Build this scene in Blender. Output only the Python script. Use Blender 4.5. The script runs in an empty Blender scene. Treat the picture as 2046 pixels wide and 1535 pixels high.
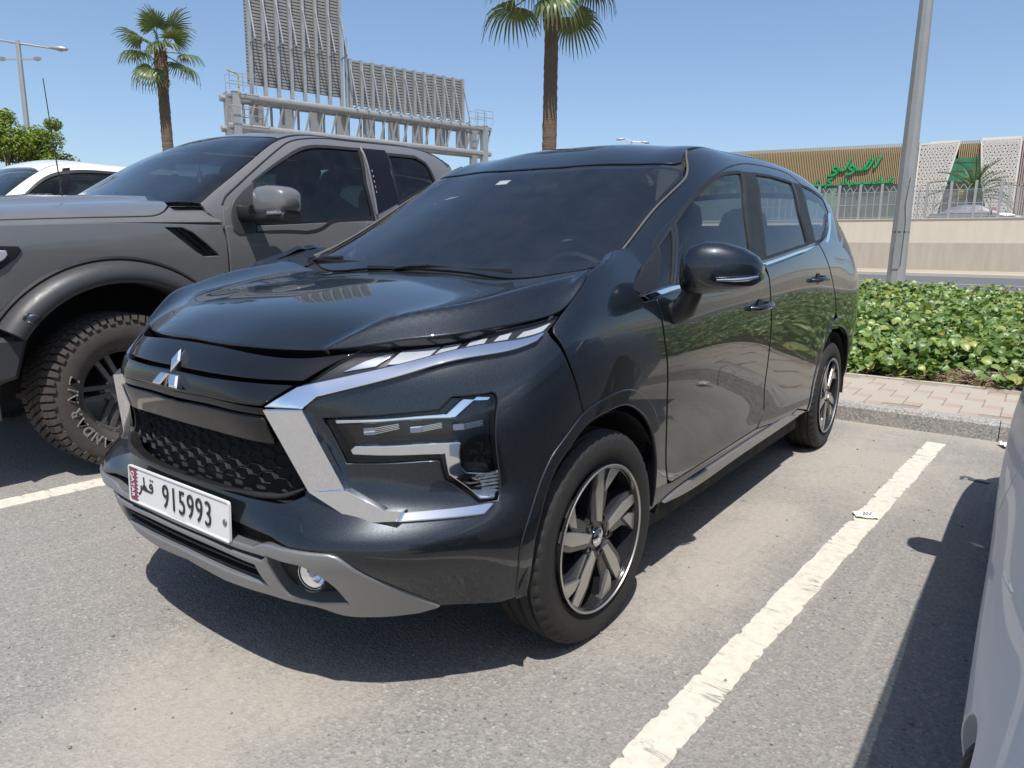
import bpy, bmesh, math, random
import numpy as np
from mathutils import Vector, Matrix, geometry
random.seed(7)
rng = np.random.default_rng(7)
scene = bpy.context.scene
R = math.radians
# ------------------------------------------------------------------ camera, sky, sun, exposure
cam_data = bpy.data.cameras.new('camera')
cam_data.sensor_width = 36.0
cam_data.lens = 1426.266*36.0/2046.0
cam_data.clip_start = 0.05
cam_data.clip_end = 3000.0
camera = bpy.data.objects.new('camera', cam_data)
scene.collection.objects.link(camera)
camera.location = (1.80431, 1.84981, 1.18685)
camera.rotation_euler = (R(79.21242), R(-0.70032), R(126.62662))
scene.camera = camera
SUN_DIR = Vector((0.39, 0.30, 1.0)).normalized()
elev = math.asin(SUN_DIR.z)
azim = math.atan2(SUN_DIR.x, SUN_DIR.y)          # from +Y towards +X
world = bpy.data.worlds.new('World')
scene.world = world
world.use_nodes = True
wn = world.node_tree.nodes; wl = world.node_tree.links
for n in list(wn): wn.remove(n)
sky = wn.new('ShaderNodeTexSky'); sky.sky_type = 'NISHITA'; sky.sun_disc = False
sky.sun_elevation = elev; sky.sun_rotation = azim
sky.altitude = 0; sky.air_density = 0.9; sky.dust_density = 1.0; sky.ozone_density = 5.0
bg = wn.new('ShaderNodeBackground'); bg.inputs['Strength'].default_value = 0.15
wo = wn.new('ShaderNodeOutputWorld')
tone = wn.new('ShaderNodeGamma'); tone.inputs[1].default_value = 0.82        # the phone's highlight roll-off, for the whole sky alike
sat = wn.new('ShaderNodeHueSaturation'); sat.inputs['Saturation'].default_value = 1.04
wl.new(sky.outputs[0], tone.inputs[0]); wl.new(tone.outputs[0], sat.inputs['Color']); wl.new(sat.outputs[0], bg.inputs['Color'])
wl.new(bg.outputs[0], wo.inputs['Surface'])
sun_data = bpy.data.lights.new('sun', 'SUN'); sun_data.energy = 4.2; sun_data.angle = R(0.53)
sun_data.color = (1.0, 0.955, 0.89)
sun = bpy.data.objects.new('sun', sun_data); scene.collection.objects.link(sun)
sun.location = (0, 0, 30)
sun.rotation_euler = SUN_DIR.to_track_quat('Z', 'Y').to_euler()
scene.view_settings.view_transform = 'Standard'
scene.view_settings.look = 'None'
scene.view_settings.exposure = 0.5
scene.view_settings.gamma = 1.0
scene.view_settings.use_curve_mapping = False
scene.render.engine = 'CYCLES'
scene.cycles.transparent_max_bounces = 24
scene.cycles.max_bounces = 10
# ------------------------------------------------------------------ objects
def link(o):
    scene.collection.objects.link(o); return o
def tag(o, label=None, cat=None, group=None, kind=None):
    if label: o['label'] = label
    if cat: o['category'] = cat
    if group: o['group'] = group
    if kind: o['kind'] = kind
    return o
def thing(name, loc, label, cat, group=None, rz=0.0):
    o = bpy.data.objects.new(name, None); o.empty_display_size = 0.2
    o.location = loc; o.rotation_euler = (0, 0, rz)
    link(o); return tag(o, label, cat, group)
def put(name, me, mat=None, parent=None, loc=None):
    o = bpy.data.objects.new(name, me)
    if mat is not None:
        me.materials.clear()
        for m in (mat if isinstance(mat, (list, tuple)) else [mat]): me.materials.append(m)
    if parent is not None:
        o.parent = parent
    if loc is not None: o.location = loc
    return link(o)
def copy_tree(o, parent=None):
    c = o.copy(); link(c); c.parent = parent
    for ch in list(o.children): copy_tree(ch, c)
    return c
def mk(verts, faces, smooth=True, normals=None, sharp_deg=None, mi=None):
    me = bpy.data.meshes.new('mesh')
    me.from_pydata([tuple(map(float, v)) for v in verts], [], [tuple(int(i) for i in f) for f in faces])
    me.polygons.foreach_set('use_smooth', np.full(len(me.polygons), smooth))
    if mi is not None: me.polygons.foreach_set('material_index', np.array(mi, dtype=np.int32))
    me.validate(clean_customdata=False)
    me.update()
    if normals is not None and len(normals) == len(me.vertices):
        me.normals_split_custom_set_from_vertices([tuple(map(float, n)) for n in normals])
    elif sharp_deg is not None and smooth:
        me.set_sharp_from_angle(angle=R(sharp_deg))
    return me
class MB:
    """gathers simple solids into one mesh"""
    def __init__(s): s.v = []; s.f = []; s.m = []
    def add(s, v, f, m=0):
        b = len(s.v); s.v += [tuple(map(float, q)) for q in v]; s.f += [tuple(b+i for i in q) for q in f]; s.m += [m]*len(f); return s
    def box(s, lo, hi, m=0, ax=None, taper=None):
        x0, y0, z0 = lo; x1, y1, z1 = hi
        v = [(x0,y0,z0),(x1,y0,z0),(x1,y1,z0),(x0,y1,z0),(x0,y0,z1),(x1,y0,z1),(x1,y1,z1),(x0,y1,z1)]
        if taper:
            cx, cy = (x0+x1)/2, (y0+y1)/2
            v = v[:4]+[((x-cx)*taper+cx, (y-cy)*taper+cy, z) for x, y, z in v[4:]]
        if ax is not None: v = [tuple(ax @ Vector(q)) for q in v]
        return s.add(v, [(3,2,1,0),(4,5,6,7),(0,1,5,4),(1,2,6,5),(2,3,7,6),(3,0,4,7)], m)
    def tube(s, pts, r, n=8, m=0, cap=True, flat=None):
        P = [Vector(q) for q in pts]; rr = r if isinstance(r, (list, tuple, np.ndarray)) else [r]*len(P)
        up = Vector((0, 0, 1)); rings = []; prev = None
        for i, q in enumerate(P):
            t = (P[min(i+1, len(P)-1)]-P[max(i-1, 0)]).normalized()
            if prev is None:
                a = t.cross(up)
                if a.length < 1e-3: a = t.cross(Vector((1, 0, 0)))
            else: a = prev-t*prev.dot(t)
            a.normalize(); b = t.cross(a); prev = a
            w = flat or 1.0
            rings.append([q+(a*math.cos(k*2*math.pi/n)+b*w*math.sin(k*2*math.pi/n))*rr[i] for k in range(n)])
        v = [x for g in rings for x in g]; f = []
        for i in range(len(P)-1):
            for k in range(n):
                f.append((i*n+k, i*n+(k+1) % n, (i+1)*n+(k+1) % n, (i+1)*n+k))
        if cap: f += [tuple(range(n))[::-1], tuple((len(P)-1)*n+k for k in range(n))]
        return s.add(v, f, m)
    def bar(s, a, b, w, h, m=0, up=(0, 0, 1)):
        a = Vector(a); b = Vector(b); t = (b-a).normalized(); u = Vector(up); x = t.cross(u)
        if x.length < 1e-4: x = t.cross(Vector((1, 0, 0)))
        x.normalize(); y = x.cross(t)
        v = [q+x*(i*w/2)+y*(j*h/2) for q in (a, b) for i, j in ((-1,-1),(1,-1),(1,1),(-1,1))]
        return s.add(v, [(3,2,1,0),(4,5,6,7),(0,1,5,4),(1,2,6,5),(2,3,7,6),(3,0,4,7)], m)
    def lathe(s, prof, n=48, M=None, m=0, mfun=None):
        """profile (r, h) about local Z, M places it"""
        v = []; f = []
        for k in range(n):
            a = 2*math.pi*k/n
            for r, h in prof:
                q = Vector((r*math.cos(a), r*math.sin(a), h))
                v.append(M @ q if M else q)
        L = len(prof)
        for k in range(n):
            k2 = (k+1) % n
            for i in range(L-1):
                f.append((k*L+i, k2*L+i, k2*L+i+1, k*L+i+1))
        return s.add(v, f, m)
    def prism(s, poly, h0, h1, M=None, m=0, bevel=0.0):
        """2D polygon (x, y) extruded h0..h1 along local Z"""
        n = len(poly); c = np.mean(np.array(poly), axis=0)
        T = (lambda q: M @ Vector(q)) if M else (lambda q: q)
        a = sum(poly[i][0]*poly[(i+1) % n][1]-poly[(i+1) % n][0]*poly[i][1] for i in range(n))
        if a < 0: poly = poly[::-1]
        v = [T((x, y, h0)) for x, y in poly]
        f = [tuple(range(n))[::-1]]
        if bevel:
            v += [T((x, y, h1-bevel)) for x, y in poly]
            ins = inset_poly(np.array(poly), bevel)
            v += [T((x, y, h1)) for x, y in ins]
            f += [(i, (i+1) % n, n+(i+1) % n, n+i) for i in range(n)]+[(n+i, n+(i+1) % n, 2*n+(i+1) % n, 2*n+i) for i in range(n)]+[tuple(2*n+i for i in range(n))]
        else:
            v += [T((x, y, h1)) for x, y in poly]
            f += [(i, (i+1) % n, n+(i+1) % n, n+i) for i in range(n)]+[tuple(n+i for i in range(n))]
        return s.add(v, f, m)
    def mesh(s, smooth=True, sharp=30): return mk(s.v, s.f, smooth, sharp_deg=sharp, mi=s.m if any(s.m) else None)
    def build(s, name, mat, parent=None, loc=None, smooth=True, sharp=30):
        return put(name, s.mesh(smooth, sharp), mat, parent, loc)
# ------------------------------------------------------------------ 2D helpers
def cr(pts, step):
    """Catmull-Rom through points, sampled about every step"""
    P = np.array(pts, float)
    if len(P) == 1: return P
    if len(P) == 2:
        n = max(1, int(np.linalg.norm(P[1]-P[0])/step+.5)); t = np.linspace(0, 1, n+1)[:, None]
        return P[0]*(1-t)+P[1]*t
    Q = np.vstack([2*P[0]-P[1], P, 2*P[-1]-P[-2]]); out = []
    for i in range(1, len(Q)-2):
        p0, p1, p2, p3 = Q[i-1:i+3]
        d = [max(1e-6, np.linalg.norm(b-a)**.5) for a, b in ((p0, p1), (p1, p2), (p2, p3))]
        m1 = (p1-p0)/d[0]-(p2-p0)/(d[0]+d[1])+(p2-p1)/d[1]
        m2 = (p2-p1)/d[1]-(p3-p1)/(d[1]+d[2])+(p3-p2)/d[2]
        m1 *= d[1]; m2 *= d[1]
        n = max(1, int(d[1]**2/step+.5)); t = (np.arange(n)/n)[:, None]
        out.append((2*t**3-3*t**2+1)*p1+(t**3-2*t**2+t)*m1+(-2*t**3+3*t**2)*p2+(t**3-t**2)*m2)
    out.append(P[-1:])
    return np.vstack(out)
def outline(segs, step, closed=True):
    """segments (each smooth) joined by straight lines"""
    pts = []
    ends = [np.array(s, float) for s in segs]
    for i, s in enumerate(ends):
        c = cr(s, step)
        pts.append(c)
        nx = ends[(i+1) % len(ends)][0]
        if closed or i < len(ends)-1:
            l = cr([c[-1], nx], step)[1:-1]
            if len(l): pts.append(l)
    P = np.vstack(pts)
    keep = [0]
    for i in range(1, len(P)):
        if np.linalg.norm(P[i]-P[keep[-1]]) > step*.08: keep.append(i)
    if closed and np.linalg.norm(P[keep[-1]]-P[0]) < step*.08: keep.pop()
    return P[keep]
def area(P): 
    x, y = P[:, 0], P[:, 1]; return .5*np.sum(x*np.roll(y, -1)-np.roll(x, -1)*y)
def inset_poly(P, d):
    """move a CCW polygon inward by d (negative: outward)"""
    P = np.asarray(P, float); s = 1 if area(P) > 0 else -1
    e1 = P-np.roll(P, 1, 0); e2 = np.roll(P, -1, 0)-P
    e1 /= np.linalg.norm(e1, axis=1)[:, None]+1e-12; e2 /= np.linalg.norm(e2, axis=1)[:, None]+1e-12
    n1 = np.stack([-e1[:, 1], e1[:, 0]], 1)*s; n2 = np.stack([-e2[:, 1], e2[:, 0]], 1)*s
    b = n1+n2; q = np.sum(b*b, 1)[:, None]/2
    return P+b*d/np.maximum(q, .35)
def inside(P, Q):
    """points Q inside polygon P"""
    x, y = Q[:, 0][:, None], Q[:, 1][:, None]
    x0, y0 = P[:, 0][None], P[:, 1][None]; x1, y1 = np.roll(P[:, 0], -1)[None], np.roll(P[:, 1], -1)[None]
    c = ((y0 > y) != (y1 > y)) & (x < (x1-x0)*(y-y0)/(y1-y0+1e-15)+x0)
    return c.sum(1) % 2 == 1
def edist(P, Q):
    A = P; B = np.roll(P, -1, 0); d = np.full(len(Q), 1e9)
    for a, b in zip(A, B):
        ab = b-a; t = np.clip(((Q-a) @ ab)/(ab @ ab+1e-15), 0, 1)
        d = np.minimum(d, np.linalg.norm(Q-a-t[:, None]*ab, axis=1))
    return d
def triangulate(loops, h):
    """CDT of loops[0] minus the others, with a hex grid inside"""
    P = loops[0]; lo = P.min(0); hi = P.max(0)
    gx = np.arange(lo[0], hi[0]+h, h); gy = np.arange(lo[1], hi[1]+h*.866, h*.866)
    G = np.array([(x+(j % 2)*h/2, y) for j, y in enumerate(gy) for x in gx])
    k = inside(P, G)
    for H in loops[1:]: k &= ~inside(H, G)
    G = G[k]
    if len(G):
        allb = np.vstack(loops)
        near = np.zeros(len(G), bool)
        for i in range(0, len(G), 400):
            d = np.linalg.norm(G[i:i+400, None]-allb[None], axis=2).min(1); near[i:i+400] = d < h*.55
        G = G[~near]
    V = np.vstack(loops+[G]); E = []; b = 0
    for L in loops:
        n = len(L); E += [(b+i, b+(i+1) % n) for i in range(n)]; b += n
    r = geometry.delaunay_2d_cdt([Vector(q) for q in V], E, [], 0, 1e-7, True)
    V2 = np.array([tuple(q) for q in r[0]]); F = np.array([f for f in r[2] if len(f) == 3])
    C = V2[F].mean(1); k = inside(P, C)
    for H in loops[1:]: k &= ~inside(H, C)
    F = F[k]
    a = V2[F]; s = (a[:, 1, 0]-a[:, 0, 0])*(a[:, 2, 1]-a[:, 0, 1])-(a[:, 2, 0]-a[:, 0, 0])*(a[:, 1, 1]-a[:, 0, 1])
    F[s < 0] = F[s < 0][:, ::-1]
    # index of each loop vertex in the output
    idx = []
    for L in loops:
        idx.append([int(np.argmin(((V2-q)**2).sum(1))) for q in L])
    return V2, F, idx
def sym(segs):
    """half outline that starts and ends on the centre line -> whole outline"""
    return segs+[[(-u, v) for u, v in s[::-1]] for s in segs[::-1]]
def mirror_mesh(me):
    m = me.copy()
    n = len(m.vertices); co = np.empty(n*3); m.vertices.foreach_get('co', co); co = co.reshape(-1, 3)
    nl = len(me.loops)
    nr = np.empty(nl*3); me.corner_normals.foreach_get('vector', nr); nr = nr.reshape(-1, 3)
    li = np.empty(nl, np.int32); me.loops.foreach_get('vertex_index', li)
    co[:, 1] *= -1
    faces = [tuple(p.vertices)[::-1] for p in me.polygons]
    vn = {}
    m2 = bpy.data.meshes.new('mesh'); m2.from_pydata([tuple(c) for c in co], [], faces)
    sm = np.empty(len(me.polygons), bool); me.polygons.foreach_get('use_smooth', sm); m2.polygons.foreach_set('use_smooth', sm)
    mi = np.empty(len(me.polygons), np.int32); me.polygons.foreach_get('material_index', mi); m2.polygons.foreach_set('material_index', mi)
    m2.update()
    ln = []
    for p in me.polygons:
        for l in reversed(range(p.loop_start, p.loop_start+p.loop_total)): ln.append((nr[l][0], -nr[l][1], nr[l][2]))
    m2.normals_split_custom_set(ln)
    for mt in me.materials: m2.materials.append(mt)
    bpy.data.meshes.remove(m)
    return m2
def panel_mesh(S, segs, off=0.0, depth=0.012, h=0.025, fil=0.003, gap=0.0, holes=(), hole_gap=None, flipside=False):
    """a sheet-metal panel: outline in the surface's own coordinates, filled, lifted onto it, with a rounded edge and thickness"""
    st = min(h, .02)
    O = outline(segs, st)
    if area(O) < 0: O = O[::-1]
    L = [inset_poly(O, fil+gap)]
    for s in holes:
        H = outline(s, st) if not isinstance(s, np.ndarray) else s
        if area(H) < 0: H = H[::-1]
        L.append(inset_poly(H, -(fil+(gap if hole_gap is None else hole_gap)))[::-1])
    V2, F, idx = triangulate(L, h)
    u, v = V2[:, 0], V2[:, 1]
    P = S.at(u, v, off); N = S.normal(u, v, off=off if callable(off) else None)
    if S.flip < 0: F = F[:, ::-1]
    verts = [P]; norms = [N]; faces = [tuple(f) for f in F]; nv = len(P)
    for li, (loop, ix) in enumerate(zip(L, idx)):
        p = P[ix]; n = N[ix]
        t = np.roll(p, -1, 0)-np.roll(p, 1, 0); t /= np.linalg.norm(t, axis=1)[:, None]+1e-12
        o = np.cross(t, n)*(1 if S.flip > 0 else -1); o /= np.linalg.norm(o, axis=1)[:, None]+1e-12
        prev = np.array(ix); rings = []
        for a in (35, 68, 90):
            a = R(a); rings.append((p+o*fil*math.sin(a)-n*fil*(1-math.cos(a)), n*math.cos(a)+o*math.sin(a)))
        rings.append((p+o*fil-n*max(depth, fil), o))
        m = len(ix)
        for q, nn in rings:
            cur = np.arange(nv, nv+m); verts.append(q); norms.append(nn); nv += m
            for i in range(m):
                j = (i+1) % m
                if len({int(prev[i]), int(prev[j]), int(cur[i]), int(cur[j])}) < 4: continue
                fc = (prev[i], cur[i], cur[j], prev[j])
                faces.append(fc if S.flip > 0 else fc[::-1])
            prev = cur
    return mk(np.vstack(verts), faces, True, np.vstack(norms))
def offset_edge(O, d0, w, inner=0.0):
    """returns off(u, v): inner away from the outline, falling to d0 lower at it over width w"""
    def f(u, v):
        e = edist(O, np.stack([u, v], 1)); t = np.clip(e/w, 0, 1); t = t*t*(3-2*t)
        return inner+d0*(1-t)
    return f
# ------------------------------------------------------------------ materials
class NT:
    def __init__(s, name):
        s.m = bpy.data.materials.new(name); s.m.use_nodes = True; s.t = s.m.node_tree; s.n = s.t.nodes; s.l = s.t.links
        s.p = s.n['Principled BSDF']; s.out = s.n['Material Output']
    def node(s, typ, **k):
        x = s.n.new(typ)
        for a, b in k.items(): setattr(x, a, b)
        return x
    def lk(s, a, b): s.l.new(a, b)
    def coord(s, kind='Object'): return s.node('ShaderNodeTexCoord').outputs[kind]
    def mapping(s, src, scale=(1, 1, 1), rot=(0, 0, 0), loc=(0, 0, 0)):
        m = s.node('ShaderNodeMapping'); m.inputs['Scale'].default_value = scale; m.inputs['Rotation'].default_value = rot; m.inputs['Location'].default_value = loc
        s.lk(src, m.inputs['Vector']); return m.outputs[0]
    def noise(s, src, scale, detail=6, rough=.55, dist=0.0):
        n = s.node('ShaderNodeTexNoise'); n.inputs['Scale'].default_value = scale; n.inputs['Detail'].default_value = detail
        n.inputs['Roughness'].default_value = rough; n.inputs['Distortion'].default_value = dist
        s.lk(src, n.inputs['Vector']); return n.outputs['Fac']
    def voronoi(s, src, scale, feature='F1', out='Distance'):
        n = s.node('ShaderNodeTexVoronoi', feature=feature); n.inputs['Scale'].default_value = scale
        s.lk(src, n.inputs['Vector']); return n.outputs[out]
    def ramp(s, src, stops):
        r = s.node('ShaderNodeValToRGB'); e = r.color_ramp.elements
        while len(e) > 1: e.remove(e[-1])
        for i, (q, c) in enumerate(stops):
            c = c if isinstance(c, (tuple, list)) else (c, c, c)
            x = e[0] if i == 0 else e.new(q)
            x.position = q; x.color = (*c[:3], 1)
        s.lk(src, r.inputs['Fac']); return r.outputs['Color']
    def mix(s, fac, a, b, typ='MIX'):
        m = s.node('ShaderNodeMix', data_type='RGBA', blend_type=typ)
        for sock, val in ((m.inputs['Factor'], fac), (m.inputs[6], a), (m.inputs[7], b)):
            if isinstance(val, (int, float)): sock.default_value = val
            elif isinstance(val, (tuple, list)): sock.default_value = (*val[:3], 1)
            else: s.lk(val, sock)
        return m.outputs[2]
    def math(s, op, a, b=0.0, c=0.0):
        m = s.node('ShaderNodeMath', operation=op)
        for i, val in enumerate((a, b, c)):
            if isinstance(val, (int, float)): m.inputs[i].default_value = val
            else: s.lk(val, m.inputs[i])
        return m.outputs[0]
    def bump(s, hgt, strength=.3, dist=.01):
        b = s.node('ShaderNodeBump'); b.inputs['Strength'].default_value = strength; b.inputs['Distance'].default_value = dist
        s.lk(hgt, b.inputs['Height']); s.lk(b.outputs[0], s.p.inputs['Normal']); return b
    def set(s, **k):
        for a, b in k.items():
            q = s.p.inputs[a.replace('_', ' ')]
            if isinstance(b, (int, float)): q.default_value = b
            elif isinstance(b, (tuple, list)): q.default_value = (*b[:3], 1) if len(q.default_value) == 4 else b
            else: s.lk(b, q)
        return s
def plain(name, col, rough=.5, metal=0.0, var=.12, scale=30.0, bump=0.0, coat=0.0, spec=.5, bscale=None):
    m = NT(name); c = m.coord()
    n = m.noise(c, scale, 5)
    m.set(Base_Color=m.mix(n, tuple(x*(1-var) for x in col), tuple(min(1, x*(1+var)) for x in col)), Metallic=metal, Coat_Weight=coat, Coat_Roughness=.04, Specular_IOR_Level=spec)
    m.set(Roughness=m.ramp(m.noise(c, scale*.37, 4), [(.3, max(0, rough*.85)), (.7, min(1, rough*1.15))]))
    if bump: m.bump(m.noise(c, bscale or scale*4, 4), bump, .004)
    return m.m
def glass(name, tint, refl=1.0, ior=1.5, rough=0.0, dirt=1.0):
    m = NT(name); m.n.remove(m.p)
    tr = m.node('ShaderNodeBsdfTransparent'); tr.inputs[0].default_value = (*tint, 1)
    gl = m.node('ShaderNodeBsdfGlossy'); gl.inputs['Roughness'].default_value = rough; gl.inputs['Color'].default_value = (refl, refl, refl, 1)
    fr = m.node('ShaderNodeFresnel'); fr.inputs['IOR'].default_value = ior
    dust = m.node('ShaderNodeBsdfDiffuse'); dust.inputs['Color'].default_value = (.35, .33, .3, 1)
    nz = m.noise(m.coord(), 9, 5)
    mx0 = m.node('ShaderNodeMixShader'); m.lk(m.ramp(nz, [(.35, .008*dirt), (.75, .03*dirt)]), mx0.inputs[0])
    m.lk(tr.outputs[0], mx0.inputs[1]); m.lk(dust.outputs[0], mx0.inputs[2])
    mx = m.node('ShaderNodeMixShader'); m.lk(fr.outputs[0], mx.inputs[0]); m.lk(mx0.outputs[0], mx.inputs[1]); m.lk(gl.outputs[0], mx.inputs[2])
    m.lk(mx.outputs[0], m.out.inputs['Surface'])
    return m.m
def paint(name, col, metal=.6, rough=.35, flake=.25, coat=1.0, dusty=.06):
    m = NT(name); c = m.coord()
    v = m.node('ShaderNodeTexVoronoi'); v.inputs['Scale'].default_value = 900; m.lk(c, v.inputs['Vector'])
    fl = m.ramp(v.outputs['Color'], [(0, tuple(x*(1-flake) for x in col)), (1, tuple(min(1, x*(1+flake)) for x in col))])
    d = m.ramp(m.noise(c, 3.5, 7, .65), [(.42, 0.0), (.8, dusty)])
    m.set(Base_Color=m.mix(d, fl, (.33, .29, .24)), Metallic=metal, Coat_Weight=coat, Coat_Roughness=.015, Coat_IOR=1.5, Roughness=rough)
    return m.m
# ------------------------------------------------------------------ ground, kerb, pavement, bed, road
def asphalt():
    m = NT('dusty_asphalt'); c = m.coord()
    v = m.node('ShaderNodeTexVoronoi'); v.inputs['Scale'].default_value = 130; m.lk(c, v.inputs['Vector'])
    st = m.ramp(v.outputs['Color'], [(.0, (.145, .138, .129)), (.4, (.215, .204, .189)), (.8, (.285, .270, .250)), (1, (.43, .41, .38))])
    fine = m.noise(c, 420, 3, .6)
    col = m.mix(.25, st, m.ramp(fine, [(.3, (.165, .157, .146)), (.7, (.30, .286, .264))]))
    wide = m.noise(c, .55, 8, .62, .4)
    col = m.mix(m.math('MULTIPLY', m.ramp(wide, [(.35, 0.0), (.75, 1.0)]), .35), col, (.235, .215, .19))
    # wind-blown sand: in front of the car, along the kerb and in the bays
    sep = m.node('ShaderNodeSeparateXYZ'); m.lk(c, sep.inputs[0])
    def blob(cx, cy, rx, ry):
        dx = m.math('DIVIDE', m.math('SUBTRACT', sep.outputs[0], cx), rx); dy = m.math('DIVIDE', m.math('SUBTRACT', sep.outputs[1], cy), ry)
        return m.math('SUBTRACT', 1.0, m.math('SQRT', m.math('ADD', m.math('MULTIPLY', dx, dx), m.math('MULTIPLY', dy, dy))))
    s = m.math('MAXIMUM', blob(.95, .25, .62, .55), m.math('MAXIMUM', blob(-2.6, 1.1, 1.3, .75), m.math('MAXIMUM', blob(-3.75, 0, .55, 30), blob(-1.0, .95, 1.4, .30))))
    n1 = m.noise(c, 3.2, 8, .68, .6); n2 = m.noise(c, 38, 5, .7)
    k = m.math('ADD', m.math('MULTIPLY', s, 1.1), m.math('ADD', m.math('MULTIPLY', m.math('SUBTRACT', n1, .5), 1.7), m.math('MULTIPLY', m.math('SUBTRACT', n2, .5), .9)))
    sand = m.ramp(k, [(.10, 0.0), (.80, .7)])
    col = m.mix(sand, col, m.ramp(n2, [(.3, (.315, .283, .243)), (.7, (.375, .343, .298))]))
    pits = m.ramp(m.noise(c, 60, 2, .5), [(.27, (.35, .33, .31)), (.34, 1.0)])
    col = m.mix(m.math('SUBTRACT', .9, m.math('MULTIPLY', sand, .7)), col, pits, 'MULTIPLY')
    # faint tyre scuffs along the bay and a few oil drips
    scf = m.ramp(m.noise(m.mapping(c, (.35, 9, 1), rot=(0, 0, .06)), 2.2, 5, .6, .3), [(.56, 0.0), (.72, .30)])
    col = m.mix(scf, col, (.37, .335, .285))
    drip = m.ramp(m.noise(c, 5.5, 3, .45), [(.735, 0.0), (.80, .55)])
    col = m.mix(drip, col, (.07, .065, .06))
    m.set(Base_Color=col, Roughness=.93, Specular_IOR_Level=.25)
    h = m.math('ADD', m.math('MULTIPLY', v.outputs['Distance'], 1.0), m.math('MULTIPLY', fine, .6))
    m.bump(m.math('MULTIPLY', h, m.math('SUBTRACT', 1.0, m.math('MULTIPLY', sand, .75))), .6, .004)
    return m.m
def setting(name, me, mat, parent=None):
    o = put(name, me, mat, parent)
    if parent is None: o['kind'] = 'structure'
    return o
def sheet(x0, y0, x1, y1, z0, z1=None, nx=1, ny=1):
    z1 = z0 if z1 is None else z1
    X = np.linspace(x0, x1, nx+1); Y = np.linspace(y0, y1, ny+1)
    V = [(x, y, z0+(z1-z0)*(x-x0)/(x1-x0)) for x in X for y in Y]
    F = [(i*(ny+1)+j, (i+1)*(ny+1)+j, (i+1)*(ny+1)+j+1, i*(ny+1)+j+1) for i in range(nx) for j in range(ny)]
    if (x1-x0)*(y1-y0) < 0: F = [f[::-1] for f in F]
    return mk(V, F, False)
M_asph = asphalt()
M_sandg = plain('sandy_ground', (.36, .30, .22), .95, var=.2, scale=3, bump=.3)
M_concrete = plain('pale_concrete', (.42, .38, .32), .85, var=.14, scale=2.2, bump=.2)
M_road = plain('road_asphalt', (.105, .105, .108), .85, var=.18, scale=5, bump=.1)
M_mark = plain('road_paint', (.6, .58, .53), .7, var=.12)
setting('ground', sheet(-1500, -1500, 1500, 1500, -.06), M_sandg)
setting('parking_lot', sheet(-3.64, -70, 60, 60, 0), M_asph)
def terrain_strip(x0, x1, z0, z1): return sheet(x0, -90, x1, 90, z0, z1)
setting('verge', mk([(x, y, z) for x, z in ((-15.6, .262), (-18.6, .285)) for y in (-90, 90)], [(0, 1, 3, 2)], False), M_sandg)
setting('road_kerb', MB().box((-19.3, -90, .05), (-18.6, 90, .30)).mesh(False), M_concrete)
setting('road', mk([(x, y, .215) for x in (-19.28, -34.3) for y in (-90, 90)], [(0, 1, 3, 2)], False), M_road)
for x in (-19.7, -25.3, -33.9):
    setting('road_line', mk([(xx, y, .2195) for xx in (x, x-.16) for y in (-90, 90)], [(0, 1, 3, 2)], False), M_mark)
setting('median_kerb', MB().box((-36.0, -90, .05), (-34.3, 90, .33)).mesh(False), M_concrete)
setting('median', mk([(-36, -90, .32), (-36, 90, .32), (-120, 90, .32), (-120, -90, .32)], [(0, 1, 2, 3)], False), M_sandg)
# painted bay lines, worn at the edges
def cream():
    m = NT('worn_cream_line_paint'); c = m.coord()
    n = m.noise(c, 26, 7, .7)
    col = m.ramp(n, [(.25, (.42, .39, .325)), (.5, (.53, .50, .425)), (.8, (.60, .57, .49))])
    # hairline cracks running across the stripe, and patches worn through to the tarmac
    ck = m.math('ABSOLUTE', m.math('SUBTRACT', m.noise(m.mapping(c, (7.5, 1.3, 1), rot=(0, 0, .25)), 1.0, 6, .6, .5), .5))
    crack = m.ramp(ck, [(.0, .9), (.0045, .75), (.011, 0.0)])
    part = m.ramp(m.noise(c, 6, 3), [(.42, 0.0), (.58, 1.0)])
    worn = m.ramp(m.noise(c, 48, 6, .75), [(.27, .85), (.36, 0.0)])
    k = m.math('MAXIMUM', m.math('MULTIPLY', crack, part), worn)
    m.set(Base_Color=m.mix(k, col, (.19, .178, .16)), Roughness=.85)
    m.bump(m.math('SUBTRACT', m.noise(c, 200, 4), k), .4, .003); return m.m
M_line = cream()
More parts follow.
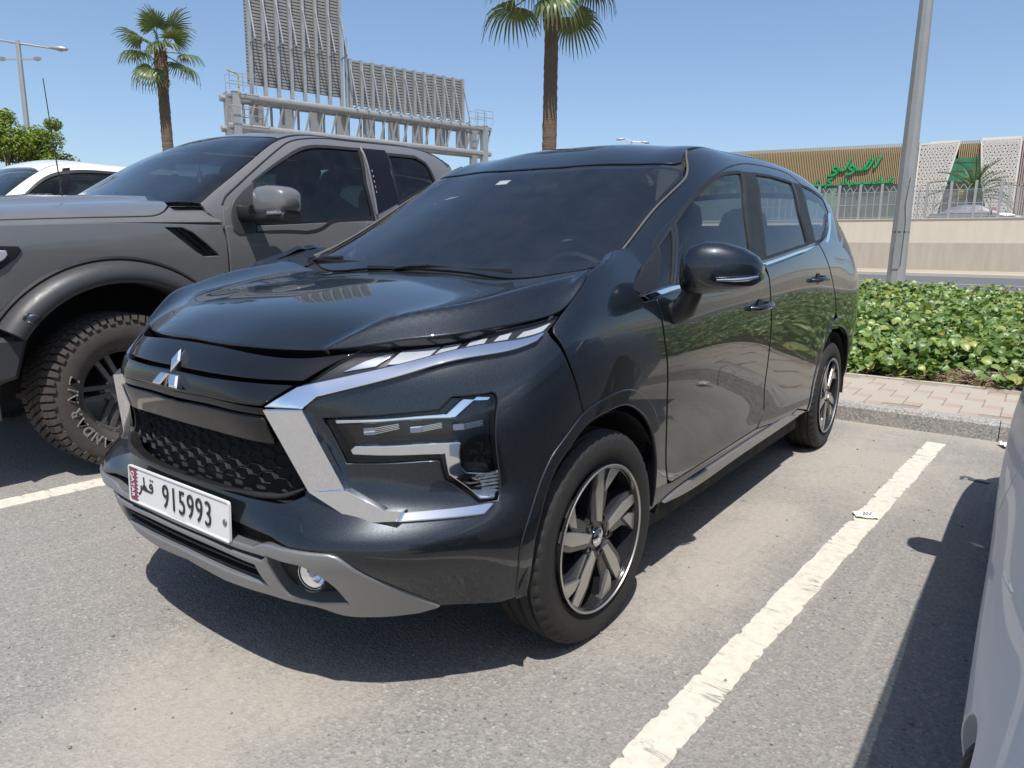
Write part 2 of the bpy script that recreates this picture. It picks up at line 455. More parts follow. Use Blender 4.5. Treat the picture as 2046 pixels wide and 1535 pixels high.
def bay_line(a, b, w, seed):
    r = np.random.default_rng(seed); a = np.array(a, float); b = np.array(b, float); L = np.linalg.norm(b-a); t = (b-a)/L; n = np.array([-t[1], t[0]])
    k = int(L/.012); s = np.linspace(0, L, k)
    def edge():
        q = np.interp(s, np.linspace(0, L, int(L/.09)), r.normal(0, .0028, int(L/.09)))+np.interp(s, np.linspace(0, L, int(L/.02)), r.normal(0, .0018, int(L/.02)))
        for c in r.uniform(0, L, int(L*7)): q -= np.where(np.abs(s-c) < r.uniform(.004, .012), r.uniform(.002, .014), 0)
        return w/2+q
    e1, e2 = edge(), edge(); V = []; F = []; mcol = 7; gone = set()
    for i in range(k):
        p = a+t*s[i]; l = p+n*e1[i]; rr = p-n*e2[i]
        for c in range(mcol+1):
            w_ = c/mcol; q = l*(1-w_)+rr*w_+(t*r.normal(0, .0012)+n*r.normal(0, .0012) if 0 < c < mcol else 0); V.append((q[0], q[1], .0045))
        V += [(l[0], l[1], -.002), (rr[0], rr[1], -.002)]
    S = mcol+3
    for i in range(k-1):
        for c in range(mcol):
            if (i, c) not in gone: F.append((i*S+c, (i+1)*S+c, (i+1)*S+c+1, i*S+c+1))
        j = i*S; q = j+S; F += [(j, j+mcol+1, q+mcol+1, q), (j+mcol, q+mcol, q+mcol+2, j+mcol+2)]
    return mk(V, [f[::-1] for f in F], False)
setting('bay_line', bay_line((1.75, 1.152), (-3.33, 1.408), .104, 3), M_line)
setting('bay_line', bay_line((1.6, -1.93), (-3.3, -1.66), .13, 5), M_line)
setting('bay_line', bay_line((1.6, -4.9), (-3.3, -4.63), .11, 6), M_line)
setting('bay_line', bay_line((1.6, 4.2), (-3.3, 4.46), .11, 8), M_line)
# granite kerb stones and the block pavement
def granite():
    m = NT('grey_granite'); c = m.coord()
    v = m.node('ShaderNodeTexVoronoi'); v.inputs['Scale'].default_value = 120; m.lk(c, v.inputs['Vector'])
    g = m.ramp(v.outputs['Color'], [(0, (.10, .10, .10)), (.35, (.23, .225, .215)), (.7, (.36, .345, .325)), (1, (.5, .48, .45))])
    d = m.ramp(m.noise(c, 4, 6), [(.4, 0.0), (.75, .35)])
    m.set(Base_Color=m.mix(d, g, (.36, .31, .25)), Roughness=.75); m.bump(m.noise(c, 220, 3), .35, .002); return m.m
def paver(name, a, b):
    m = NT(name); c = m.coord(); 
    g = m.ramp(m.noise(c, 260, 3, .6), [(.3, a), (.7, b)])
    d = m.ramp(m.noise(c, 5, 7, .65), [(.35, 0.0), (.8, .5)])
    inf = m.node('ShaderNodeObjectInfo')
    g = m.mix(m.math('MULTIPLY', inf.outputs['Random'], .22), g, (.30, .25, .20))
    m.set(Base_Color=m.mix(d, g, (.37, .32, .255)), Roughness=.85); m.bump(m.noise(c, 180, 3), .3, .002); return m.m
M_gran = granite(); M_pav = paver('beige_paver', (.33, .29, .235), (.41, .365, .305)); M_pink = paver('pink_paver', (.31, .225, .185), (.385, .285, .24))
kerb = setting('kerb', MB().box((-3.745, -70, -.05), (-3.66, 60, .10)).mesh(False), M_concrete)
km = MB(); b = .006
km.prism([(-.06, -.05), (.055, -.05), (.06, .105), (.048, .128), (-.06, .130)], -.497, .497, Matrix(((1, 0, 0, 0), (0, 0, 1, 0), (0, 1, 0, 0), (0, 0, 0, 1))))
kme = km.mesh(False)
for i in range(-9, 9):
    s = put('kerb_stone', kme, M_gran, kerb, (-3.69+random.uniform(-.003, .003), .22+i*1.0, random.uniform(-.003, .003)))
km2 = MB()
for i in list(range(-60, -9))+list(range(9, 58)): km2.box((-3.75, .22+i-.497, -.05), (-3.63, .22+i+.497, .13))
o = km2.build('far_kerb_stones', M_gran, kerb, smooth=False); o['kind'] = 'stuff'
pvt = setting('pavement', mk([(-3.75, -70, .112), (-3.75, 60, .112), (-5.02, 60, .112), (-5.02, -70, .112)], [(0, 1, 2, 3)], False), plain('joint_sand', (.26, .22, .17), .95, var=.2))
def block(w):
    g = .0025; h = w/2-g; bev = .004
    m = MB(); m.prism([(-h, -h), (h, -h), (h, h), (-h, h)], -.05, .0, bevel=bev); return m.mesh(False)
A_, B_ = .235, .118
pa, pb = block(A_), block(B_)
far_a = MB(); far_b = MB(); npv = 0
for i in range(-140, 140):
    for j in range(-140, 140):
        ox = -3.9+i*A_-j*B_; oy = 1.0+i*B_+j*A_
        for sz, me, mt, cx, cy, nm, fm in ((A_, pa, M_pav, ox+A_/2, oy+A_/2, 'paver', far_a), (B_, pb, M_pink, ox+A_+B_/2, oy+B_/2, 'paver', far_b)):
            if not (-5.0+sz/2-.04 < cx < -3.755-sz/2+.03 and -9 < cy < 9): continue
            z = .122+random.uniform(-.0015, .0015)
            if -1.4 < cy < 2.6:
                put(nm, me, mt, pvt, (cx, cy, z)); npv += 1
            else:
                h = sz/2-.0025; fm.box((cx-h, cy-h, .08), (cx+h, cy+h, z))
for fm, mt in ((far_a, M_pav), (far_b, M_pink)):
    o = fm.build('far_pavers', mt, pvt, smooth=False); o['kind'] = 'stuff'
setting('pavement_edging', MB().box((-5.06, -70, .0), (-5.0, 60, .126)).mesh(False), M_concrete)
# bed: soil mound, ground-cover leaves
def bed_z(x, y):
    t = np.clip((-5.05-np.asarray(x))/10.5, 0, 1)
    return .10+.16*t+.05*np.sin(np.asarray(y)*1.3+np.asarray(x)*.7)*np.clip(t*6, 0, 1)
X = np.linspace(-5.05, -15.7, 40); Y = np.linspace(-60, 40, 160); XX, YY = np.meshgrid(X, Y, indexing='ij')
P = np.stack([XX.ravel(), YY.ravel(), bed_z(XX, YY).ravel()], 1); ny = len(Y)
setting('flower_bed', mk(P, [(i*ny+j, (i+1)*ny+j, (i+1)*ny+j+1, i*ny+j+1) for i in range(39) for j in range(ny-1)][::1], True), plain('dry_soil', (.20, .155, .105), .95, var=.35, scale=12, bump=.5))
def leaf_mat(name, a, b, trans=.3):
    m = NT(name); at = m.node('ShaderNodeAttribute'); at.attribute_name = 'tone'; c = m.coord()
    col = m.ramp(at.outputs['Fac'], [(0, a), (.8, b), (.97, (b[0]*1.6, b[1]*1.15, b[2])), (1, (.30, .24, .07))])
    col = m.mix(.3, col, m.ramp(m.noise(c, 45, 3), [(.3, .6), (.7, 1.3)]), 'MULTIPLY')
    m.set(Base_Color=col, Roughness=.40, Specular_IOR_Level=.55)
    tl = m.node('ShaderNodeBsdfTranslucent'); m.lk(m.mix(1.0, col, (1.0, 1.0, .45), 'MULTIPLY'), tl.inputs['Color'])
    mx = m.node('ShaderNodeMixShader'); mx.inputs[0].default_value = trans
    m.lk(m.p.outputs[0], mx.inputs[1]); m.lk(tl.outputs[0], mx.inputs[2]); m.lk(mx.outputs[0], m.out.inputs['Surface']); return m.m
M_leaf = leaf_mat('ground_cover_leaf', (.05, .11, .02), (.215, .315, .09))
def leaves(name, C, N, size, mat, rg, fold=.35, shape='round', parent=None):
    """many folded leaves as one mesh: centres C, facing N, sizes"""
    n = len(C)
    if shape == 'round':
        half = np.array([(0, -.5), (.30, -.42), (.50, -.05), (.40, .32), (.06, .47)])
    else:
        half = np.array([(0, -.5), (.17, -.25), (.22, .05), (.12, .32), (0, .55)])
    mid = np.array([(0, -.5), (0, -.2), (0, .05), (0, .25), (0, .42)])
    tm = np.vstack([mid, half[1:], half[1:]*[-1, 1]])
    hz_ = np.concatenate([np.array([-.05, .03, .05, .03, -.05]), np.abs(half[1:, 0])*fold*1.6, np.abs(half[1:, 0])*fold*1.6])
    tf = []
    for s, o in ((0, 5), (1, 9)):
        q = [(0, o, o+1, 1), (1, o+1, o+2, 2), (2, o+2, o+3, 3), (3, o+3, 4)]
        q = [(0, o, 1), (1, o, o+1, 2), (2, o+1, o+2, 3), (3, o+2, o+3, 4)]
        tf += [f if s == 0 else f[::-1] for f in q]
    N = N/np.linalg.norm(N, axis=1)[:, None]
    A = np.cross(N, rg.normal(size=(n, 3))); A /= np.linalg.norm(A, axis=1)[:, None]; B = np.cross(N, A)
    V = (C[:, None]+A[:, None]*(tm[:, 0][None, :, None]*size[:, None, None])+B[:, None]*(tm[:, 1][None, :, None]*size[:, None, None])+N[:, None]*(hz_[None, :, None]*size[:, None, None])).reshape(-1, 3)
    k = len(tm); loops = []; starts = []; tot = []
    base = np.concatenate([np.array(f) for f in tf]); lens = np.array([len(f) for f in tf])
    LI = (base[None]+(np.arange(n)*k)[:, None]).ravel(); LT = np.tile(lens, n); LS = np.concatenate([[0], np.cumsum(LT)[:-1]])
    me = bpy.data.meshes.new('mesh'); me.vertices.add(len(V)); me.vertices.foreach_set('co', V.ravel().astype(np.float32))
    me.loops.add(len(LI)); me.loops.foreach_set('vertex_index', LI.astype(np.int32))
    me.polygons.add(len(LT)); me.polygons.foreach_set('loop_start', LS.astype(np.int32)); me.polygons.foreach_set('loop_total', LT.astype(np.int32))
    me.polygons.foreach_set('use_smooth', np.ones(len(LT), bool))
    at = me.attributes.new('tone', 'FLOAT', 'POINT'); at.data.foreach_set('value', np.repeat(rg.random(n), k).astype(np.float32))
    me.update(); me.validate()
    return put(name, me, mat, parent)
rg = np.random.default_rng(11)
def scatter(n, x0, x1, y0, y1):
    x = rg.uniform(min(x0, x1), max(x0, x1), n); y = rg.uniform(min(y0, y1), max(y0, y1), n); return x, y
parts_ = []
for n, x0, x1, y0, y1, s0, s1 in ((7200, -5.02, -6.6, -1.2, 3.4, .05, .105), (11500, -6.6, -9.5, -2.5, 4.2, .055, .10), (12500, -9.5, -15.6, -4.5, 5, .06, .11), (5000, -5.05, -15.6, 4.2, 16, .08, .14), (5000, -5.05, -15.6, -20, -3, .08, .14)):
    x, y = scatter(n, x0, x1, y0, y1)
    keep = ~((np.hypot((x+5.45)/.42, (y-1.53)/.36) < 1) & (rg.random(n) < .82))
    ed = .045+.06*rg.random(n)
    keep &= x < -5.0-.03+.09*np.sin(y*5+np.sin(y*13))-.04
    x, y = x[keep], y[keep]; n = len(x)
    hgt = rg.random(n)**.75*(.08+.16*np.clip((-5.0-x)/.5, 0, 1))*(1+.35*np.sin(x*3.1+y*2.3)*np.sin(y*4.1))
    C = np.stack([x, y, bed_z(x, y)+hgt+.015], 1)
    N = np.stack([rg.normal(.18, .55, n), rg.normal(.05, .55, n), np.full(n, 1.0)], 1)
    parts_.append((C, N, rg.uniform(s0, s1, n)))
tag(leaves('ground_cover', np.vstack([p_[0] for p_ in parts_]), np.vstack([p_[1] for p_ in parts_]), np.concatenate([p_[2] for p_ in parts_]), M_leaf, rg), kind='stuff')
tw = MB()
for k in range(420):
    x = rg.normal(-5.42, .16); y = rg.normal(1.53, .17); a = rg.uniform(0, 6.28); l = rg.uniform(.05, .14)
    z = bed_z(x, y)+rg.uniform(.005, .07)
    tw.tube([(x-l*math.cos(a), y-l*math.sin(a), z), (x, y, z+rg.uniform(0, .03)), (x+l*math.cos(a+.5), y+l*math.sin(a+.5), z+rg.uniform(-.03, .02))], .0035, 3, cap=False)
for k in range(500):
    x = rg.uniform(-8, -5.05); y = rg.uniform(-1, 3); a = rg.uniform(0, 6.28); l = rg.uniform(.06, .16); z = bed_z(x, y)
    tw.tube([(x, y, z), (x+l*.4*math.cos(a), y+l*.4*math.sin(a), z+.06), (x+l*math.cos(a), y+l*math.sin(a), z+rg.uniform(.04, .12))], .003, 3, cap=False)
tag(tw.build('dry_stems', plain('dry_stem', (.26, .18, .12), .9, var=.3)), kind='stuff')
# ---- measured outlines, in each surface's own coordinates
# ---------- smooth tensor surfaces through a net of measured points ----------
def spline_basis(k, t):
    k = np.asarray(k, float); n = len(k); t = np.asarray(t, float)
    h = np.diff(k)
    A = np.zeros((n, n)); Bm = np.zeros((n, n))
    A[0, 0] = A[-1, -1] = 1
    for i in range(1, n-1):
        A[i, i-1] = h[i-1]; A[i, i] = 2*(h[i-1]+h[i]); A[i, i+1] = h[i]
        Bm[i, i-1] = 6/h[i-1]; Bm[i, i] = -6/h[i-1]-6/h[i]; Bm[i, i+1] = 6/h[i]
    M = np.linalg.solve(A, Bm)
    j = np.clip(np.searchsorted(k, t, side='right')-1, 0, n-2)
    hj = h[j]; a = (k[j+1]-t)/hj; b = (t-k[j])/hj
    ext = (t < k[0]) | (t > k[-1])
    I = np.eye(n)
    r = a[:, None]*I[j]+b[:, None]*I[j+1]
    c = ((a**3-a)*hj**2/6)[:, None]*M[j]+((b**3-b)*hj**2/6)[:, None]*M[j+1]
    c[ext] = 0
    return r+c

class Surf:
    def __init__(s, ku, kv, net, flip=1):
        s.ku = np.array(ku, float); s.kv = np.array(kv, float); s.net = np.array(net, float); s.flip = flip
    def __call__(s, u, v):
        u = np.asarray(u, float); v = np.asarray(v, float)
        sg = np.ones_like(u)
        return np.einsum('ni,nj,ijk->nk', spline_basis(s.ku, u), spline_basis(s.kv, v), s.net)
    def normal(s, u, v, e=2e-3, off=None):
        f = s if off is None else (lambda a, b: s.at(a, b, off))
        u = np.asarray(u, float); v = np.asarray(v, float)
        du = f(u+e, v)-f(u-e, v); dv = f(u, v+e)-f(u, v-e)
        n = np.cross(du, dv)*s.flip
        return n/(np.linalg.norm(n, axis=1)[:, None]+1e-12)
    def at(s, u, v, off):
        P = s(u, v)
        o = off(np.asarray(u, float), np.asarray(v, float)) if callable(off) else off
        if np.ndim(o) == 0 and o == 0: return P
        return P+s.normal(u, v)*np.reshape(o, (-1, 1) if np.ndim(o) else (1, 1))
# ---- dark grey people carrier: bumper/flank wrap W, bonnet HD, glasshouse + roof T (metres, x forward, y left) ----
def _wrap():
    cols = []
    y0 = [0, .2, .38, .5, .6, .7, .79]
    xs = [[.80,.845,.84,.82,.80,.835,.765,.60], [.792,.84,.835,.815,.795,.83,.755,.59], [.755,.825,.825,.78,.765,.79,.70,.52],
          [.69,.785,.81,.735,.705,.70,.63,.45], [.62,.725,.765,.69,.655,.635,.56,.38], [.53,.64,.68,.60,.575,.555,.48,.29],
          [.425,.52,.56,.49,.475,.455,.36,.17]]
    zt = [1.0,1.0,1.0,1.01,1.02,1.03,1.05]
    for y, x, t in zip(y0, xs, zt):
        zz = [.24,.38,.50,.57,.66,.80,.93,t]
        cols.append([(a, y, z) for a, z in zip(x, zz)])
    def c(x, y, z):
        x = x if isinstance(x, (list, tuple)) else [x]*8
        cols.append(list(zip(x, y, z)))
    c([.33,.42,.43,.39,.375,.345,.24,.08], [.83,.848,.852,.848,.846,.846,.838,.81], [.24,.38,.50,.58,.68,.83,.965,1.08])
    c([.15,.2,.21,.2,.18,.14,.06,-.07], [.845,.866,.872,.874,.875,.873,.858,.805], [.24,.38,.51,.62,.73,.87,1.0,1.125])
    c(-.28, [.836,.862,.868,.872,.877,.875,.855,.79], [.22,.36,.50,.63,.77,.90,1.03,1.16])
    c(-.52, [.834,.862,.861,.867,.876,.876,.864,.846], [.22,.36,.50,.635,.78,.91,1.02,1.085])
    c(-.8, [.833,.862,.856,.862,.874,.877,.867,.85], [.22,.36,.50,.64,.79,.92,1.03,1.10])
    c(-1.4, [.833,.862,.854,.860,.873,.878,.869,.852], [.22,.36,.50,.64,.80,.94,1.06,1.14])
    c(-2.0, [.835,.864,.862,.868,.877,.880,.871,.852], [.22,.36,.50,.65,.82,.97,1.10,1.195])
    c(-2.5, [.838,.866,.873,.878,.882,.880,.862,.82], [.23,.37,.51,.66,.83,.99,1.14,1.27])
    c(-2.95, [.83,.86,.874,.882,.884,.876,.838,.772], [.25,.39,.53,.68,.85,1.02,1.19,1.34])
    c(-3.3, [.80,.84,.862,.874,.876,.862,.80,.712], [.28,.41,.54,.69,.86,1.03,1.20,1.36])
    c([-3.5,-3.54,-3.55,-3.56,-3.56,-3.55,-3.5,-3.44], [.68,.73,.75,.765,.77,.755,.69,.60], [.30,.42,.55,.70,.87,1.03,1.20,1.37])
    c([-3.6,-3.66,-3.68,-3.69,-3.69,-3.67,-3.6,-3.52], [.4]*8, [.30,.42,.55,.70,.87,1.03,1.20,1.37])
    c([-3.62,-3.68,-3.70,-3.71,-3.71,-3.69,-3.62,-3.54], [0]*8, [.30,.42,.55,.70,.87,1.03,1.20,1.37])
    mid = [k[3] for k in cols]
    u = [0.]
    for a, b in zip(mid, mid[1:]): u.append(u[-1]+((a[0]-b[0])**2+(a[1]-b[1])**2)**.5)
    net = [[(x, -y, z) for x, y, z in k] for k in cols[:0:-1]]+cols
    ku = [-a for a in u[:0:-1]]+u
    return Surf(ku, [.24,.38,.50,.57,.66,.80,.93,1.05], net, 1)
W = _wrap()
def _hood():
    cols = [
     [(.775,0,.93),(.66,0,.988),(.45,0,1.04),(.2,0,1.077),(-.07,0,1.098),(-.3,0,1.12)],
     [(.765,.2,.93),(.65,.2,.985),(.44,.2,1.037),(.19,.2,1.073),(-.075,.2,1.096),(-.3,.2,1.12)],
     [(.70,.38,.928),(.60,.41,.980),(.42,.43,1.027),(.18,.45,1.062),(-.08,.46,1.088),(-.3,.46,1.118)],
     [(.680,.440,.933),(.57,.525,.998),(.41,.65,1.04),(.175,.725,1.086),(-.05,.735,1.12),(-.22,.735,1.15)],
     [(.657,.500,.927),(.595,.585,.940),(.47,.715,.962),(.19,.80,1.012),(.03,.79,1.115),(-.12,.78,1.145)],
     [(.65,.525,.905),(.595,.61,.915),(.46,.745,.94),(.17,.83,.99),(.01,.82,1.095),(-.13,.81,1.125)]]
    mixc = lambda a, b, t: [tuple(p*(1-t)+q*t for p, q in zip(i, j)) for i, j in zip(a, b)]
    cols = cols[:3]+[mixc(cols[3], cols[2], .16), cols[3], mixc(cols[3], cols[4], .25)]+cols[4:]
    net = [[(x, -y, z) for x, y, z in k] for k in cols[:0:-1]]+cols
    ku = [0,.2,.42,.605,.64,.665,.74,.78]
    ku = [-y for y in ku[:0:-1]]+ku
    return Surf(ku, [0,.12,.34,.6,.87,1.08], net, 1)
HD = _hood()
def _top():
    rows = {
     -.10: [(.85,.96),(.84,.99),(.825,1.02),(.80,1.05),(.765,1.075),(.5,1.10),(.25,1.115),(0,1.12)],
     -.40: [(.845,1.02),(.83,1.08),(.805,1.13),(.775,1.17),(.722,1.207),(.5,1.255),(.25,1.285),(0,1.292)],
     -.70: [(.847,1.04),(.825,1.14),(.785,1.24),(.735,1.32),(.688,1.370),(.5,1.42),(.25,1.452),(0,1.462)],
     -1.0: [(.85,1.05),(.82,1.18),(.765,1.34),(.71,1.47),(.65,1.537),(.48,1.578),(.25,1.602),(0,1.609)],
     -1.5: [(.853,1.07),(.82,1.21),(.765,1.38),(.70,1.535),(.635,1.602),(.48,1.652),(.25,1.675),(0,1.682)],
     -2.0: [(.853,1.10),(.82,1.24),(.765,1.40),(.70,1.55),(.635,1.617),(.48,1.68),(.25,1.703),(0,1.71)],
     -2.5: [(.845,1.14),(.814,1.26),(.765,1.41),(.70,1.552),(.635,1.618),(.47,1.665),(.25,1.692),(0,1.70)],
     -3.0: [(.835,1.17),(.80,1.28),(.752,1.40),(.685,1.515),(.615,1.578),(.46,1.63),(.25,1.643),(0,1.652)],
     -3.4: [(.76,1.20),(.73,1.28),(.685,1.37),(.63,1.45),(.56,1.515),(.43,1.56),(.25,1.572),(0,1.58)],
    }
    xs = sorted(rows, reverse=True)
    cols = [[(x, y, z) for y, z in rows[x]] for x in xs]
    net = [k+[(x, -y, z) for x, y, z in k[-2::-1]] for k in cols]
    v = [0,.14,.32,.48,.56,.75,.99,1.24]
    kv = v+[2*1.24-a for a in v[-2::-1]]
    return Surf([-x for x in xs], kv, net, 1)
T = _top()
